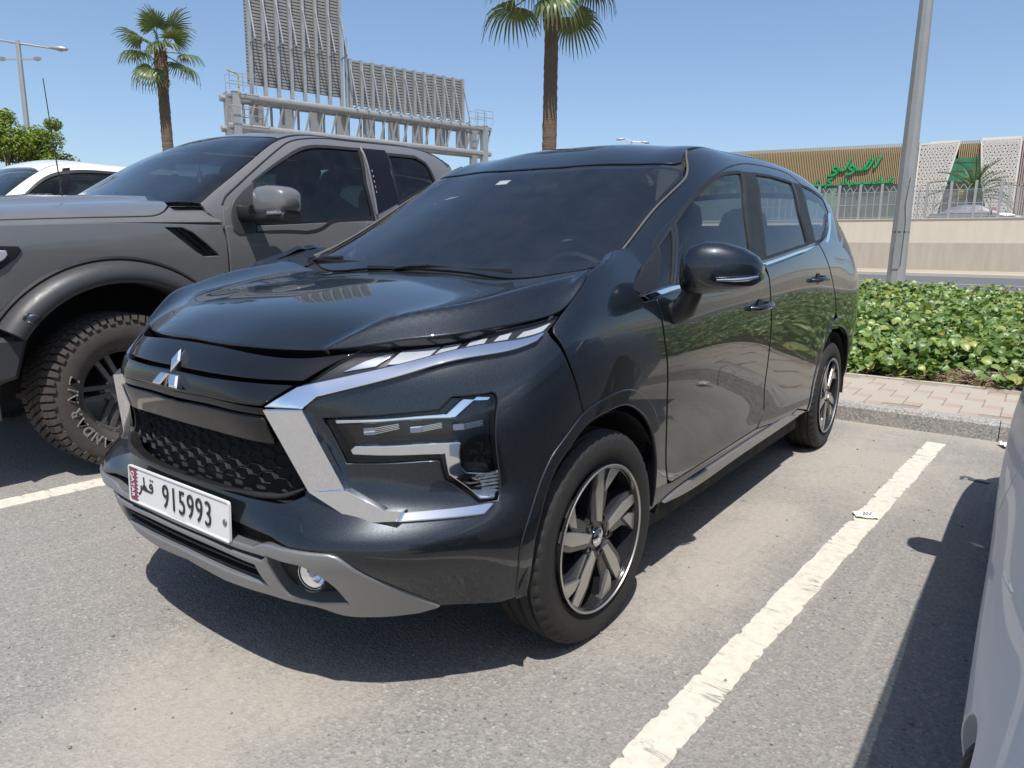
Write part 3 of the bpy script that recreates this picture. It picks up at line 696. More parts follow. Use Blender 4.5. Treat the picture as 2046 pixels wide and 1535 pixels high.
XP = {
 'bumper': [[(0.0,0.5657)],[(0.1461,0.5607),(0.2985,0.5586),(0.4014,0.5609),(0.442,0.5791)],[(0.3937,0.7435),(0.3818,0.8046)],[(0.4365,0.8545),(0.6254,0.9068),(0.8338,0.9644),(0.9623,0.9653)],[(0.9886,0.9404),(1.0655,0.8781),(1.1586,0.7797),(1.2207,0.6798),(1.2499,0.6306)],[(1.2475,0.6312),(1.1805,0.6073),(1.1261,0.5839),(1.0952,0.5448),(1.0803,0.481),(1.0575,0.3634),(1.0169,0.2809)],[(0.9224,0.2725),(0.7991,0.286),(0.7679,0.2864)],[(0.7063,0.3643),(0.6536,0.4213)],[(0.607,0.4706),(0.5457,0.4739),(0.475,0.4725)],[(0.4,0.484),(0.2,0.488),(0.0,0.488)]],
 'skid': [[(0.0,0.446)],[(0.15,0.446)],[(0.2714,0.445),(0.3423,0.4487)],[(0.3423,0.4487),(0.3816,0.4658),(0.4612,0.4715),(0.5462,0.4738),(0.6066,0.4704),(0.6538,0.4207),(0.7058,0.3638),(0.7778,0.2877)],[(0.7063,0.2677),(0.599,0.2538),(0.5187,0.2554),(0.4725,0.282),(0.4067,0.2941),(0.3512,0.3027),(0.2702,0.3012),(0.1745,0.297)],[(0.0,0.3132)]],
 'fogpocket': [[(0.3981,0.4346),(0.4499,0.4334),(0.5201,0.4293),(0.5515,0.3886),(0.5539,0.3108)],[(0.4807,0.3025),(0.4169,0.3214),(0.392,0.4143)]],
 'slotlow': [[(0.0,0.4024)],[(0.1613,0.4004),(0.3394,0.3967)],[(0.3591,0.344),(0.2686,0.3448),(0.2007,0.3423)],[(0.0,0.3492)]],
 'slotup': [[(0.0,0.4244)],[(0.1655,0.4241),(0.2665,0.4248),(0.3906,0.4317)],[(0.3701,0.4187),(0.2576,0.4156),(0.1645,0.4169)],[(0.0,0.4162)]],
 'toppanel': [[(0.0,0.9297)],[(0.1263,0.9279),(0.3982,0.9147),(0.5128,0.9331)],[(0.4319,0.8596),(0.3109,0.8596),(0.1316,0.859)],[(0.0,0.8595)]],
 'lowpanel': [[(0.0,0.8512)],[(0.1377,0.8489),(0.316,0.851),(0.4219,0.8505)],[(0.3544,0.8005),(0.1477,0.8034)],[(0.0,0.7992)]],
 'lip': [[(0.0,0.7966)],[(0.1473,0.801),(0.3559,0.796)],[(0.3592,0.7762),(0.1411,0.78)],[(0.0,0.777)]],
 'grillebar': [[(0.0,0.7733)],[(0.1395,0.7763),(0.3605,0.7735)],[(0.3745,0.7035),(0.139,0.7064)],[(0.0,0.7063)]],
 'honeycomb': [[(0.0,0.7063)],[(0.139,0.7064),(0.3742,0.7026)],[(0.4362,0.5841)],[(0.3902,0.5837),(0.2855,0.5962),(0.1303,0.5994)],[(0.0,0.598)]],
 'chrome_top': [[(0.3602,0.7993),(0.4273,0.8464)],[(0.4945,0.8636),(0.6575,0.908),(0.8281,0.9532),(0.9591,0.953)],[(0.9443,0.9347),(0.8141,0.92),(0.6363,0.8703),(0.4734,0.8248)],[(0.447,0.7986)]],
 'chrome_blade': [[(0.3705,0.7961),(0.4502,0.7975)],[(0.5544,0.5951)],[(0.4653,0.5829)]],
 'chrome_wedge': [[(0.4664,0.5808),(0.5575,0.5936)],[(0.6716,0.5541),(0.7039,0.5531)],[(0.7102,0.5348),(0.627,0.5321)]],
 'chrome_low': [[(0.7021,0.5552),(0.9341,0.563)],[(0.9195,0.5389),(0.7127,0.5361)]],
 'drl': [[(0.4439,0.8521),(0.5121,0.9303),(0.5313,0.9429)],[(0.7311,0.972),(0.8682,0.9983),(0.9718,0.9956)],[(0.9616,0.9549)],[(0.7636,0.9365),(0.6206,0.9007),(0.4928,0.8639)]],
 'seg0': [[(0.5062,0.8838)],[(0.5405,0.9138)],[(0.5762,0.933)],[(0.5965,0.9354)],[(0.5711,0.8998)]],
 'seg1': [[(0.5924,0.9041)],[(0.6047,0.9418)],[(0.6926,0.9539)],[(0.6781,0.9136)]],
 'seg2': [[(0.6904,0.9175)],[(0.7001,0.9551)],[(0.7408,0.9623)],[(0.7403,0.9259)]],
 'seg3': [[(0.7614,0.9313)],[(0.7605,0.9679)],[(0.7959,0.9752)],[(0.8031,0.9449)]],
 'seg4': [[(0.8169,0.9497)],[(0.819,0.98)],[(0.8439,0.9873)],[(0.8532,0.958)]],
 'seg5': [[(0.8698,0.9666)],[(0.8764,0.9838)],[(0.9548,0.9866)],[(0.9418,0.9673)]],
 'headlamp': [[(0.4903,0.7739)],[(0.7625,0.798)],[(0.7898,0.8296),(0.8868,0.8377)],[(0.8991,0.8309),(0.9092,0.8135)],[(0.9389,0.5676)],[(0.8943,0.5665)],[(0.7915,0.6258)],[(0.7767,0.6772)],[(0.5395,0.6638)]],
 'hl_top': [[(0.5022,0.7708)],[(0.7829,0.7921)],[(0.8209,0.8313)],[(0.8982,0.8273)],[(0.8939,0.8212)],[(0.8578,0.8255)],[(0.81,0.7773)],[(0.6581,0.7693)],[(0.5093,0.755)]],
 'hl_low': [[(0.5386,0.6957)],[(0.5543,0.7091)],[(0.8348,0.7235)],[(0.8367,0.6565)],[(0.8486,0.642)],[(0.926,0.632)],[(0.9373,0.5681)],[(0.8919,0.5709)],[(0.7977,0.632)],[(0.7881,0.686)],[(0.5467,0.6796)]],
 'led0': [[(0.5686,0.7492)],[(0.5965,0.7527)],[(0.599,0.7337)],[(0.5702,0.7312)]],
 'led1': [[(0.69,0.7552)],[(0.7212,0.7575)],[(0.724,0.7418)],[(0.6926,0.7399)]],
 'led2': [[(0.8058,0.7635)],[(0.8379,0.7654)],[(0.8406,0.7495)],[(0.8093,0.7478)]],
 'fin0': [[(0.5977,0.7527)],[(0.6588,0.7643)],[(0.6625,0.7498)],[(0.6002,0.7337)]],
 'fin1': [[(0.7221,0.7575)],[(0.7741,0.7675)],[(0.7783,0.7531)],[(0.7249,0.7418)]],
 'fin2': [[(0.8392,0.7654)],[(0.8871,0.7712)],[(0.8907,0.7549)],[(0.8415,0.7494)]],
 'towcover': [[(0.4181,0.504)],[(0.4076,0.5375)],[(0.4666,0.5377)],[(0.5091,0.5072)]],
 'fender': [[(0.9776,0.9599),(0.9832,0.9858)],[(1.0081,1.0265),(1.0332,1.063),(1.0311,1.0862)],[(1.1023,1.0875),(1.5333,1.0572)],[(1.6849,1.0772),(1.7125,1.0329)],[(1.5548,0.9661)],[(1.6221,0.9292),(1.7107,0.9344)],[(1.7173,0.9337),(1.7414,0.8367),(1.771,0.7206),(1.7962,0.6161),(1.8264,0.5196),(1.841,0.4652),(1.8643,0.4049)],[(1.8227,0.3351),(1.7436,0.3291)],[(1.7292,0.3331),(1.751,0.3425),(1.7518,0.4249),(1.7447,0.4932),(1.7089,0.5403),(1.6506,0.5763),(1.5797,0.6029),(1.4776,0.6279),(1.3485,0.633),(1.2475,0.6312)],[(1.2207,0.6798),(1.1586,0.7797),(1.0655,0.8781),(0.9927,0.939)]],
 'front_door': [[(1.7218,0.9345)],[(2.009,0.9994),(2.3725,0.9967),(2.7732,1.0135)],[(2.8147,0.9498),(2.8356,0.837),(2.863,0.7285),(2.9074,0.5932),(2.9127,0.5372),(2.9305,0.48),(2.8328,0.408)],[(1.903,0.395),(1.8688,0.4111),(1.8449,0.4667)],[(1.8308,0.519),(1.8003,0.6156),(1.7748,0.7199),(1.7452,0.8363),(1.7209,0.9338)]],
 'rear_door': [[(2.7929,1.0149)],[(3.1566,1.0322),(3.7115,1.0356)],[(3.7296,1.0355),(3.8577,0.9143),(4.0013,0.7741)],[(4.0816,0.6606),(4.0075,0.6159)],[(4.2034,0.6054),(4.0194,0.6029),(3.9082,0.5781),(3.8475,0.5379),(3.7749,0.4606),(3.7535,0.3186)],[(3.4939,0.3824)],[(3.3421,0.3672),(2.8398,0.4049)],[(2.9377,0.4792),(2.9201,0.5367),(2.9149,0.5927),(2.8702,0.7276),(2.8425,0.8363),(2.8212,0.9491)]],
 'quarter': [[(3.74,1.037),(3.9655,1.0496),(4.2772,1.1218)],[(4.3,1.05),(4.9,1.05),(5.2,1.05)],[(5.2,0.3)],[(4.72,0.27)],[(4.4228,0.3489),(4.6204,0.3418),(4.5458,0.4875),(4.4836,0.5447),(4.3741,0.5821),(4.2034,0.6054)],[(4.094,0.6597)],[(4.0111,0.7732),(3.867,0.9134),(3.7386,1.0342)]],
 'sill': [[(1.8612,0.3994),(1.9037,0.3915)],[(2.8329,0.4047),(3.3447,0.363),(3.5063,0.3759)],[(3.7385,0.3169)],[(3.5552,0.3233),(3.3365,0.3779),(2.9434,0.3781),(2.3438,0.3672),(1.9367,0.3522),(1.8018,0.3287),(1.7527,0.3253)],[(1.767,0.3643)]],
 'sill_trim': [[(1.8449,0.3328),(1.946,0.3468),(2.3454,0.3631),(2.9448,0.3744),(3.3386,0.3736),(3.5178,0.3367)],[(3.3962,0.3338),(2.6394,0.3231),(2.0765,0.3103),(1.8472,0.3282)]],
 'arch_front': [[(1.0169,0.2809),(1.0575,0.3634),(1.0803,0.481),(1.0952,0.5448),(1.1261,0.5839),(1.1805,0.6073),(1.2475,0.6312),(1.3485,0.633),(1.4776,0.6279),(1.5797,0.6029),(1.6506,0.5763),(1.7089,0.5403),(1.7447,0.4932),(1.7518,0.4249),(1.751,0.3425)]],
 'arch_rear': [[(3.7535,0.3186),(3.7749,0.4606),(3.8475,0.5379),(3.9082,0.5781),(4.0194,0.6029),(4.2034,0.6054),(4.3741,0.5821),(4.4836,0.5447),(4.5458,0.4875),(4.6204,0.3418),(4.4228,0.3489)]],
 'frame_top': [[(0.4326,0.4846),(0.513,0.5011),(0.7044,0.4741),(0.9126,0.4595),(1.1312,0.4725),(1.3339,0.4991),(1.5909,0.5358)],[(1.6491,0.5416),(1.9904,0.5458),(2.2522,0.5271),(2.3375,0.4991)],[(2.3597,0.4819),(2.5219,0.4712),(2.724,0.4559),(2.8353,0.447)]],
 'glass_front': [[(0.6536,0.4566),(0.7843,0.4566),(0.9579,0.4496),(1.1797,0.4639),(1.3345,0.4725),(1.4327,0.4795)],[(1.352,0.326),(1.2862,0.1431),(1.2737,0.0669)],[(0.5263,0.0666),(0.4898,0.0719)]],
 'glass_vent': [[(0.3673,0.1271)],[(0.475,0.4645)],[(0.6229,0.4631)],[(0.4734,0.0852)]],
 'glass_rear': [[(1.6213,0.4854)],[(1.8497,0.4871),(2.0044,0.4809),(2.1902,0.4716)],[(2.1582,0.2989),(2.1613,0.112)],[(1.4539,0.0846)],[(1.5247,0.2836)]],
 'glass_quarter': [[(2.3452,0.4691)],[(2.5505,0.4584),(2.7685,0.4296)],[(2.7915,0.33)],[(2.6397,0.2168),(2.4736,0.1314)],[(2.3224,0.1183)],[(2.3263,0.3035)]],
 'pillar_b': [[(1.4458,0.4793)],[(1.6152,0.4869)],[(1.5158,0.2835),(1.4444,0.0834)],[(1.2862,0.0689)],[(1.2894,0.1429),(1.3601,0.3262)]],
 'pillar_c': [[(2.2131,0.4711)],[(2.3292,0.4699)],[(2.313,0.3031),(2.3086,0.1188)],[(2.1717,0.1116)],[(2.1707,0.2992)]],
 'sail': [[(0.4148,0.4678)],[(0.4694,0.4655)],[(0.365,0.1255)],[(0.2528,0.1611)],[(0.2074,0.342)],[(0.3233,0.4602)]],
 'belt_f': [[(0.243,0.1592),(0.3299,0.114),(0.5254,0.0621)],[(0.522,0.0442),(0.3419,0.071),(0.2653,0.1013)]],
 'belt_r': [[(1.4208,0.0712),(1.8374,0.0878),(2.381,0.1084),(2.5294,0.1295)],[(2.6469,0.2075),(2.7262,0.3148)],[(2.8115,0.3249)],[(2.6907,0.1979),(2.5796,0.1189),(2.417,0.0885)],[(1.8293,0.073),(1.4137,0.0558)]],
 'hood': [[(0.0,0.0105)],[(0.0767,0.0085),(0.1392,0.0077),(0.2061,0.0071),(0.2633,0.0063),(0.3061,0.0058),(0.3497,0.0063),(0.3912,0.0077),(0.4346,0.0092),(0.5012,0.0113),(0.645,0.0094),(0.6744,0.0251),(0.6957,0.0481),(0.7071,0.0837),(0.7121,0.1303)],[(0.712,0.1494),(0.7159,0.2483),(0.7175,0.3423),(0.7187,0.4264),(0.725,0.5123),(0.741,0.6242)],[(0.7465,0.7219),(0.754,0.8322),(0.7486,0.8972)],[(0.66,0.93),(0.5,0.865),(0.42,0.86),(0.2,0.875),(0.0,0.88)]],
 'windshield': [[(0.088,1.24),(0.085,1.0),(0.087,0.765),(0.15,0.665),(0.215,0.605)],[(0.2784,0.5873),(0.612,0.5816),(0.874,0.5413)],[(0.9193,0.5676),(0.8977,0.6132),(0.8579,0.8609),(0.807,1.0829)],[(0.8,1.24)]],
}
# ---- grey pickup: flank TF, bonnet + wing tops TH, cab TC; white wagon WC; silver saloon SC
def loftnet(yc, cols, kv, half=True, flip=1):
    xs = sorted(cols, reverse=True)
    net = []
    for x in xs:
        l = [(x, yc+a, z) for a, z in cols[x]]
        net.append(l+[(x, yc-a, z) for a, z in cols[x][-2::-1]] if half else l)
    v = list(kv)
    if half: v = v+[2*kv[-1]-a for a in kv[-2::-1]]
    return Surf([-x for x in xs], v, net, flip)
_f = lambda a, t: [(.97-a, .55), (.985-a, .80), (1.0-a, 1.05), (1.003-a, 1.18), (.992-a, t)]
TF = loftnet(-3.03, {1.0: _f(.07, 1.235), .6: _f(.0, 1.255), .2: _f(0, 1.28), -.2: _f(0, 1.295), -.62: _f(0, 1.30), -1.5: _f(0, 1.36), -2.8: _f(0, 1.38), -5.4: _f(0.01, 1.40)}, [0, .25, .5, .63, .74], False)
TH = loftnet(-3.03, {
  1.0: [(.92,1.225),(.88,1.25),(.81,1.27),(.58,1.295),(.3,1.31),(0,1.315)], .6: [(.992,1.25),(.945,1.288),(.865,1.315),(.6,1.352),(.3,1.372),(0,1.38)],
  .2: [(.992,1.275),(.945,1.318),(.865,1.35),(.6,1.392),(.3,1.412),(0,1.42)], -.2: [(.992,1.295),(.945,1.345),(.865,1.384),(.6,1.425),(.3,1.442),(0,1.448)],
  -.62: [(.992,1.31),(.955,1.36),(.88,1.405),(.6,1.445),(.3,1.46),(0,1.465)]}, [0,.06,.14,.41,.71,1.01])
TC = loftnet(-3.03, {
  -.30: [(1.0,1.10),(.99,1.2),(.975,1.27),(.945,1.315),(.90,1.345),(.6,1.40),(.3,1.43),(0,1.44)],
  -.65: [(1.0,1.15),(.99,1.30),(.965,1.42),(.925,1.505),(.872,1.552),(.6,1.60),(.3,1.628),(0,1.637)],
  -1.0: [(1.0,1.18),(.985,1.38),(.945,1.57),(.89,1.695),(.828,1.758),(.6,1.815),(.3,1.845),(0,1.855)],
  -1.28: [(1.0,1.19),(.985,1.40),(.94,1.61),(.878,1.79),(.805,1.868),(.6,1.92),(.3,1.947),(0,1.955)],
  -1.65: [(1.0,1.20),(.985,1.41),(.937,1.63),(.87,1.82),(.80,1.90),(.6,1.952),(.3,1.978),(0,1.986)],
  -2.15: [(1.0,1.20),(.985,1.41),(.94,1.64),(.875,1.84),(.805,1.922),(.6,1.968),(.3,1.99),(0,1.998)],
  -2.62: [(1.0,1.20),(.985,1.41),(.942,1.64),(.875,1.83),(.80,1.908),(.6,1.945),(.3,1.965),(0,1.972)],
  -2.78: [(.99,1.20),(.97,1.41),(.925,1.62),(.86,1.80),(.785,1.875),(.59,1.905),(.3,1.925),(0,1.93)]},
  [0,.2,.41,.59,.69,.9,1.2,1.5])
WC = loftnet(-6.45, {
  .9: [(.90,.75),(.88,.9),(.85,1.0),(.8,1.06),(.74,1.1),(.5,1.13),(.3,1.145),(0,1.15)],
  -.3: [(.95,.95),(.94,1.10),(.92,1.2),(.88,1.25),(.84,1.28),(.6,1.32),(.3,1.35),(0,1.36)],
  -.72: [(.95,1.05),(.94,1.28),(.90,1.43),(.85,1.52),(.79,1.565),(.55,1.615),(.3,1.64),(0,1.65)],
  -1.14: [(.95,1.10),(.94,1.36),(.87,1.62),(.77,1.80),(.67,1.86),(.5,1.90),(.3,1.925),(0,1.935)],
  -1.7: [(.95,1.10),(.94,1.38),(.86,1.68),(.75,1.88),(.65,1.935),(.5,1.965),(.3,1.985),(0,1.99)],
  -3.0: [(.95,1.10),(.94,1.40),(.86,1.70),(.75,1.90),(.65,1.955),(.5,1.985),(.3,2.0),(0,2.005)],
  -3.9: [(.93,1.10),(.92,1.38),(.85,1.65),(.74,1.84),(.63,1.90),(.48,1.93),(.3,1.945),(0,1.95)]},
  [0,.25,.5,.68,.78,.95,1.15,1.45])
TR = {
 'vent': [[(0.259,0.7192),(0.3565,0.72)],[(0.4141,0.6973),(0.5001,0.6314),(0.5672,0.5735)],[(0.4673,0.5683),(0.4255,0.5916)]],
 'gap': [[(0.6065,0.7827),(0.6208,0.6676),(0.6287,0.4966)]],
 'hoodgap': [[(0.3701,0.1438),(0.2992,0.0735),(0.2374,0.0439),(0.1957,0.0382)]],
 'headl': [[(-0.5298,0.6143),(-0.457,0.6153)],[(-0.4456,0.5952),(-0.473,0.5591)],[(-0.5399,0.5083)]],
 'crease': [[(-0.5194,-0.0079),(-0.2346,0.0136),(0.0804,0.0108),(0.2854,-0.0004)]],
 'wind_f': [[(0.8596,0.4875),(1.0977,0.5634),(1.27,0.6084),(1.3714,0.6204)],[(1.7852,0.6315)],[(1.7565,0.3984),(1.7819,0.1703)],[(1.4521,0.1522),(1.3968,0.1406),(1.3241,0.1028),(1.2552,0.0838),(1.1939,0.0768)],[(0.8148,0.0986)]],
 'sail': [[(0.8551,0.4801)],[(0.8122,0.099)],[(0.6982,0.1082)],[(0.6661,0.1477),(0.6685,0.3137),(0.6994,0.3979),(0.7697,0.4514)]],
 'frame': [[(0.6266,0.4225),(0.6532,0.4836),(0.7584,0.5333),(1.0932,0.6413),(1.2195,0.6779),(1.386,0.6904)],[(1.9509,0.7131),(2.4759,0.7606),(2.591,0.7407),(2.619,0.6192),(2.6274,0.4803)]],
 'bpil': [[(1.8074,0.6424)],[(2.0402,0.6411)],[(2.0249,0.4775),(2.052,0.2895)],[(1.8165,0.197)]],
 'wind_r': [[(2.0398,0.6109)],[(2.3306,0.6079),(2.4183,0.5695)],[(2.4502,0.5177),(2.4792,0.4343)],[(2.0509,0.2851)]],
 'ws': [[(0.3428,1.5964),(0.2902,1.2573),(0.3328,0.8781),(0.4985,0.5744)],[(0.6064,0.6213),(0.9085,0.6853)],[(1.1708,0.7474)],[(1.1603,0.8444),(1.1459,1.1308),(1.1783,1.4922),(1.1525,1.6128)],[(0.962,1.5174),(0.82,1.7888)]],
 'belt': [[(0.6981,0.1063),(0.8721,0.0893),(1.2037,0.0744),(1.3187,0.1012),(1.43,0.1488),(1.7512,0.1668)],[(1.7367,0.1479),(1.4501,0.1362),(1.3382,0.0871),(1.2125,0.0613),(0.8709,0.0764),(0.7057,0.0955)]],
 'wwin': [[(0.8466,0.592),(1.0289,0.6533),(1.1549,0.6666),(1.2954,0.6612)],[(1.8956,0.697)],[(1.8005,0.4426)]],
 'wws': [[(0.7053,0.769),(0.8441,0.7516),(0.9832,0.7514),(1.1032,0.7678)],[(1.0363,0.9327),(0.9929,1.0772),(0.9376,1.1419),(0.8997,1.1624)]],
 'wframe': [[(0.8167,0.6137),(1.0096,0.6669),(1.1549,0.693),(1.2952,0.6861)],[(1.9208,0.7461)]],
}
# ------------------------------------------------------------------ the dark grey people carrier
M_paint = paint('dark_grey_metallic_paint', (.022, .0268, .0335), .85, .38, .7, dusty=.03)
M_black = plain('black_plastic', (.012, .012, .013), .45, var=.2)
M_blackm = plain('matt_black_plastic', (.011, .011, .012), .6, var=.25, bump=.1)
M_gloss = plain('piano_black_plastic', (.006, .006, .007), .05, var=.05, coat=.25, spec=.45)
M_chrome = plain('chrome', (.86, .87, .88), .035, 1.0, var=.02)
M_chromes = plain('satin_chrome', (.75, .76, .77), .14, 1.0, var=.03)
M_silver = plain('silver_trim_paint', (.25, .252, .255), .36, .6, var=.08, scale=200, coat=.25)
M_rubber = plain('tyre_rubber', (.014, .0135, .013), .72, var=.3, bump=.25, scale=14)
M_tint = glass('tinted_glass', (.62, .67, .68), .95, 1.55)
M_wind = glass('windscreen_glass', (.76, .81, .84), 1.0, 1.75)
M_lens = glass('clear_lens', (.95, .96, .97), 1.0, 1.45, 0.0, 0.0)
M_white = plain('white_lamp_plastic', (.34, .36, .385), .22, var=.1)
M_led = plain('led_module_white', (.66, .67, .68), .3, var=.04)
M_lampd = plain('lamp_housing', (.012, .0125, .0135), .25, var=.1)
M_alloy = plain('machined_alloy', (.50, .485, .455), .36, .9, var=.06)
M_alloyb = plain('black_alloy', (.03, .03, .033), .22, .4, var=.1, coat=.5)
M_cloth = plain('dark_seat_fabric', (.045, .045, .05), .85, var=.2)
M_mould = plain('grey_moulding', (.085, .08, .075), .55, var=.15)
M_steel = plain('dull_steel', (.3, .29, .28), .4, .8, var=.2)
M_liner = plain('wheel_arch_liner', (.016, .015, .014), .9, var=.3)

CAR = thing('parked_car', (-1.39, 0, 0), 'dark grey people carrier with chrome grille wings and a plate reading 915993', 'car')
OFF = (1.39, 0, 0)
def cpart(name, me, mat, parent=None, both=False, label=None):
    o = put(name, me, mat, parent or CAR, OFF if parent is None else None)
    if label: o['label'] = label
    r = [o]
    if both:
        o2 = put(name, mirror_mesh(me), None, parent or CAR, OFF if parent is None else None); r.append(o2)
    return r if both else o
def xp(k): return XP[k]
def W3(uv, off=0.0):
    uv = np.array(uv, float).reshape(-1, 2); return W.at(uv[:, 0], uv[:, 1], off)
def flat(segs): return [q for s in segs for q in s]
def plate3(pts, thick, bev=.002):
    """thick flat polygon through 3D points, facing outwards (+x/+y)"""
    P = np.array(pts, float); c = P.mean(0)
    n = np.zeros(3)
    for a, b in zip(P, np.roll(P, -1, 0)): n += np.cross(a-c, b-c)
    n /= np.linalg.norm(n)
    if n[0]+n[1]*.6 < 0: n = -n; P = P[::-1]
    P = P-np.outer((P-c) @ n, n)*.6
    m = MB(); k = len(P)
    Q = P+(c-P)/np.linalg.norm(c-P, axis=1)[:, None]*bev
    V = list(Q)+list(P-n*bev)+list(P-n*thick)
    F = [tuple(range(k))]+[(i, k+i, k+(i+1) % k, (i+1) % k) for i in range(k)]+[(k+i, 2*k+i, 2*k+(i+1) % k, k+(i+1) % k) for i in range(k)]
    m.add(V, F); return m.mesh(True, 20)
# --- front sheet metal
shell = cpart('bumper', panel_mesh(W, sym(xp('bumper')), 0, .05, .022, .004, .0015,
     holes=[xp('headlamp'), [[(-u, v) for u, v in s[::-1]] for s in xp('headlamp')[::-1]]], hole_gap=0.0), M_paint)
cpart('bonnet', panel_mesh(HD, sym(xp('hood')), 0, .03, .02, .005, .001), M_paint)
cpart('front_wing', panel_mesh(W, xp('fender'), 0, .03, .02, .003, .0015), M_paint, both=True)
fd = cpart('front_door', panel_mesh(W, xp('front_door'), 0, .03, .025, .003, .002), M_paint, both=True)
rd = cpart('rear_door', panel_mesh(W, xp('rear_door'), 0, .03, .025, .003, .002), M_paint, both=True)
cpart('rear_quarter', panel_mesh(W, xp('quarter'), 0, .03, .03, .003, .0015), M_paint, both=True)
cpart('sill', panel_mesh(W, xp('sill'), -.004, .03, .025, .003, .001), M_paint, both=True)
cpart('sill_trim', panel_mesh(W, xp('sill_trim'), .008, .02, .025, .004, 0), M_silver, both=True)
# raised lip round each wheel arch
def arch_band(key, w, S=W):
    a = np.array(flat(xp(key))); a = cr(a, .02)
    c = a.mean(0); c = np.array([c[0], .33])
    d = a-c; d /= np.linalg.norm(d, axis=1)[:, None]
    seg = [[tuple(q) for q in a+d*.002], [tuple(q) for q in (a+d*w)[::-1]]]
    return panel_mesh(S, seg, .0045, .025, .02, .004, 0)
cpart('arch_lip', arch_band('arch_front', .045), M_paint, both=True)
cpart('arch_lip', arch_band('arch_rear', .035), M_paint, both=True)
# --- front face
cpart('upper_grille_panel', panel_mesh(W, sym(xp('toppanel')), -.004, .03, .02, .004, 0), M_gloss)
cpart('badge_panel', panel_mesh(W, sym(xp('lowpanel')), .004, .03, .02, .005, 0), M_gloss)
cpart('badge_panel_lip', panel_mesh(W, sym(xp('lip')), -.006, .03, .02, .003, 0), M_gloss)
cpart('grille_bar', panel_mesh(W, sym(xp('grillebar')), .004, .03, .02, .005, 0), M_gloss)
cpart('grille_backing', panel_mesh(W, sym([[(0, .93)], [(.55, .93)], [(.42, .56)], [(0, .55)]]), -.06, .01, .05, .003, 0), M_liner)
hz = outline(sym(xp('honeycomb')+[[(0, .590)]]), .02)
if area(hz) < 0: hz = hz[::-1]
def honeycomb(zone, a, b):
    V = []; F = []
    hx = np.array([(math.cos(R(60*k)), math.sin(R(60*k))) for k in range(6)])
    for i in range(-40, 41):
        for j in range(-12, 13):
            c = np.array([i*a*1.5*.5*2/2, .62+(j+(i % 2)*.5)*b*1.0])
            if not inside(zone, c[None])[0] or edist(zone, c[None])[0] < .006: continue
            o = c+hx*[a*.5*1.0*1.0, b*.5*1.155]; n = c+hx*[a*.45, b*.425*1.155]
            o = np.where(inside(zone, o)[:, None], o, c+(o-c)*.75)
            P0 = W.at(o[:, 0], o[:, 1], -.022); P1 = W.at(n[:, 0], n[:, 1], -.015); P2 = W.at(n[:, 0], n[:, 1], -.026)
            s = len(V); V += [tuple(q) for q in np.vstack([P0, P1, P2])]
            for k in range(6):
                k2 = (k+1) % 6
                F += [(s+k, s+k2, s+6+k2, s+6+k), (s+6+k, s+6+k2, s+12+k2, s+12+k)]
    return mk(V, F, False)
cpart('grille_mesh', honeycomb(hz, .060, .029), plain('satin_black_mesh', (.04, .04, .043), .22, var=.1))
o = outline(sym([[(0, .563)], [(.2, .566), (.39, .578)], [(.455, .600)], [(.445, .590), (.40, .567), (.2, .557), (0, .556)]]), .02)
cpart('grille_lip', panel_mesh(W, [[tuple(q) for q in o]], .012, .04, .02, .007, 0), M_black)
WEDGE = [[0.7628, 0.465, 0.5949], [0.724, 0.5559, 0.6093], [0.691, 0.6527, 0.5704], [0.6741, 0.694, 0.5726], [0.6817, 0.6845, 0.5477], [0.7222, 0.5898, 0.5318]]
# chrome wings
ct = xp('chrome_top'); low = np.vstack([cr(ct[2], .01), [ct[3][0]]])
def up_tilt(u, v):
    q = np.stack([u, v], 1); d = np.full(len(q), 9.)
    for a, b in zip(low[:-1], low[1:]):
        ab = b-a; t = np.clip(((q-a) @ ab)/(ab @ ab+1e-12), 0, 1); d = np.minimum(d, np.linalg.norm(q-a-t[:, None]*ab, axis=1))
    return np.maximum(.016-.24*d, .003)
cpart('chrome_wing', panel_mesh(W, ct, up_tilt, .03, .012, .0025, 0), M_chrome, both=True)
cb = flat(xp('chrome_blade'))
Pb = W3(cb, .022); Pb[0] += [.004, 0, 0]; Pb[2] += [-.0, 0, 0]
cpart('chrome_blade', plate3(Pb, .03, .003), M_chrome, both=True)
cpart('chrome_corner', plate3(WEDGE, .04, .002), M_chrome, both=True)
cl = outline(xp('chrome_low'), .02); lowl = np.array(xp('chrome_low')[1]); lowl = np.array([xp('chrome_low')[1][0], xp('chrome_low')[1][-1]])
def ledge(u, v):
    a, b = lowl; ab = b-a; q = np.stack([u, v], 1); t = ((q-a) @ ab)/(ab @ ab); d = np.linalg.norm(q-a-t[:, None]*ab, axis=1)
    return .034-.9*np.minimum(d, .035)
cpart('chrome_sill', panel_mesh(W, xp('chrome_low'), .008, .03, .012, .003, 0), M_chrome, both=True)
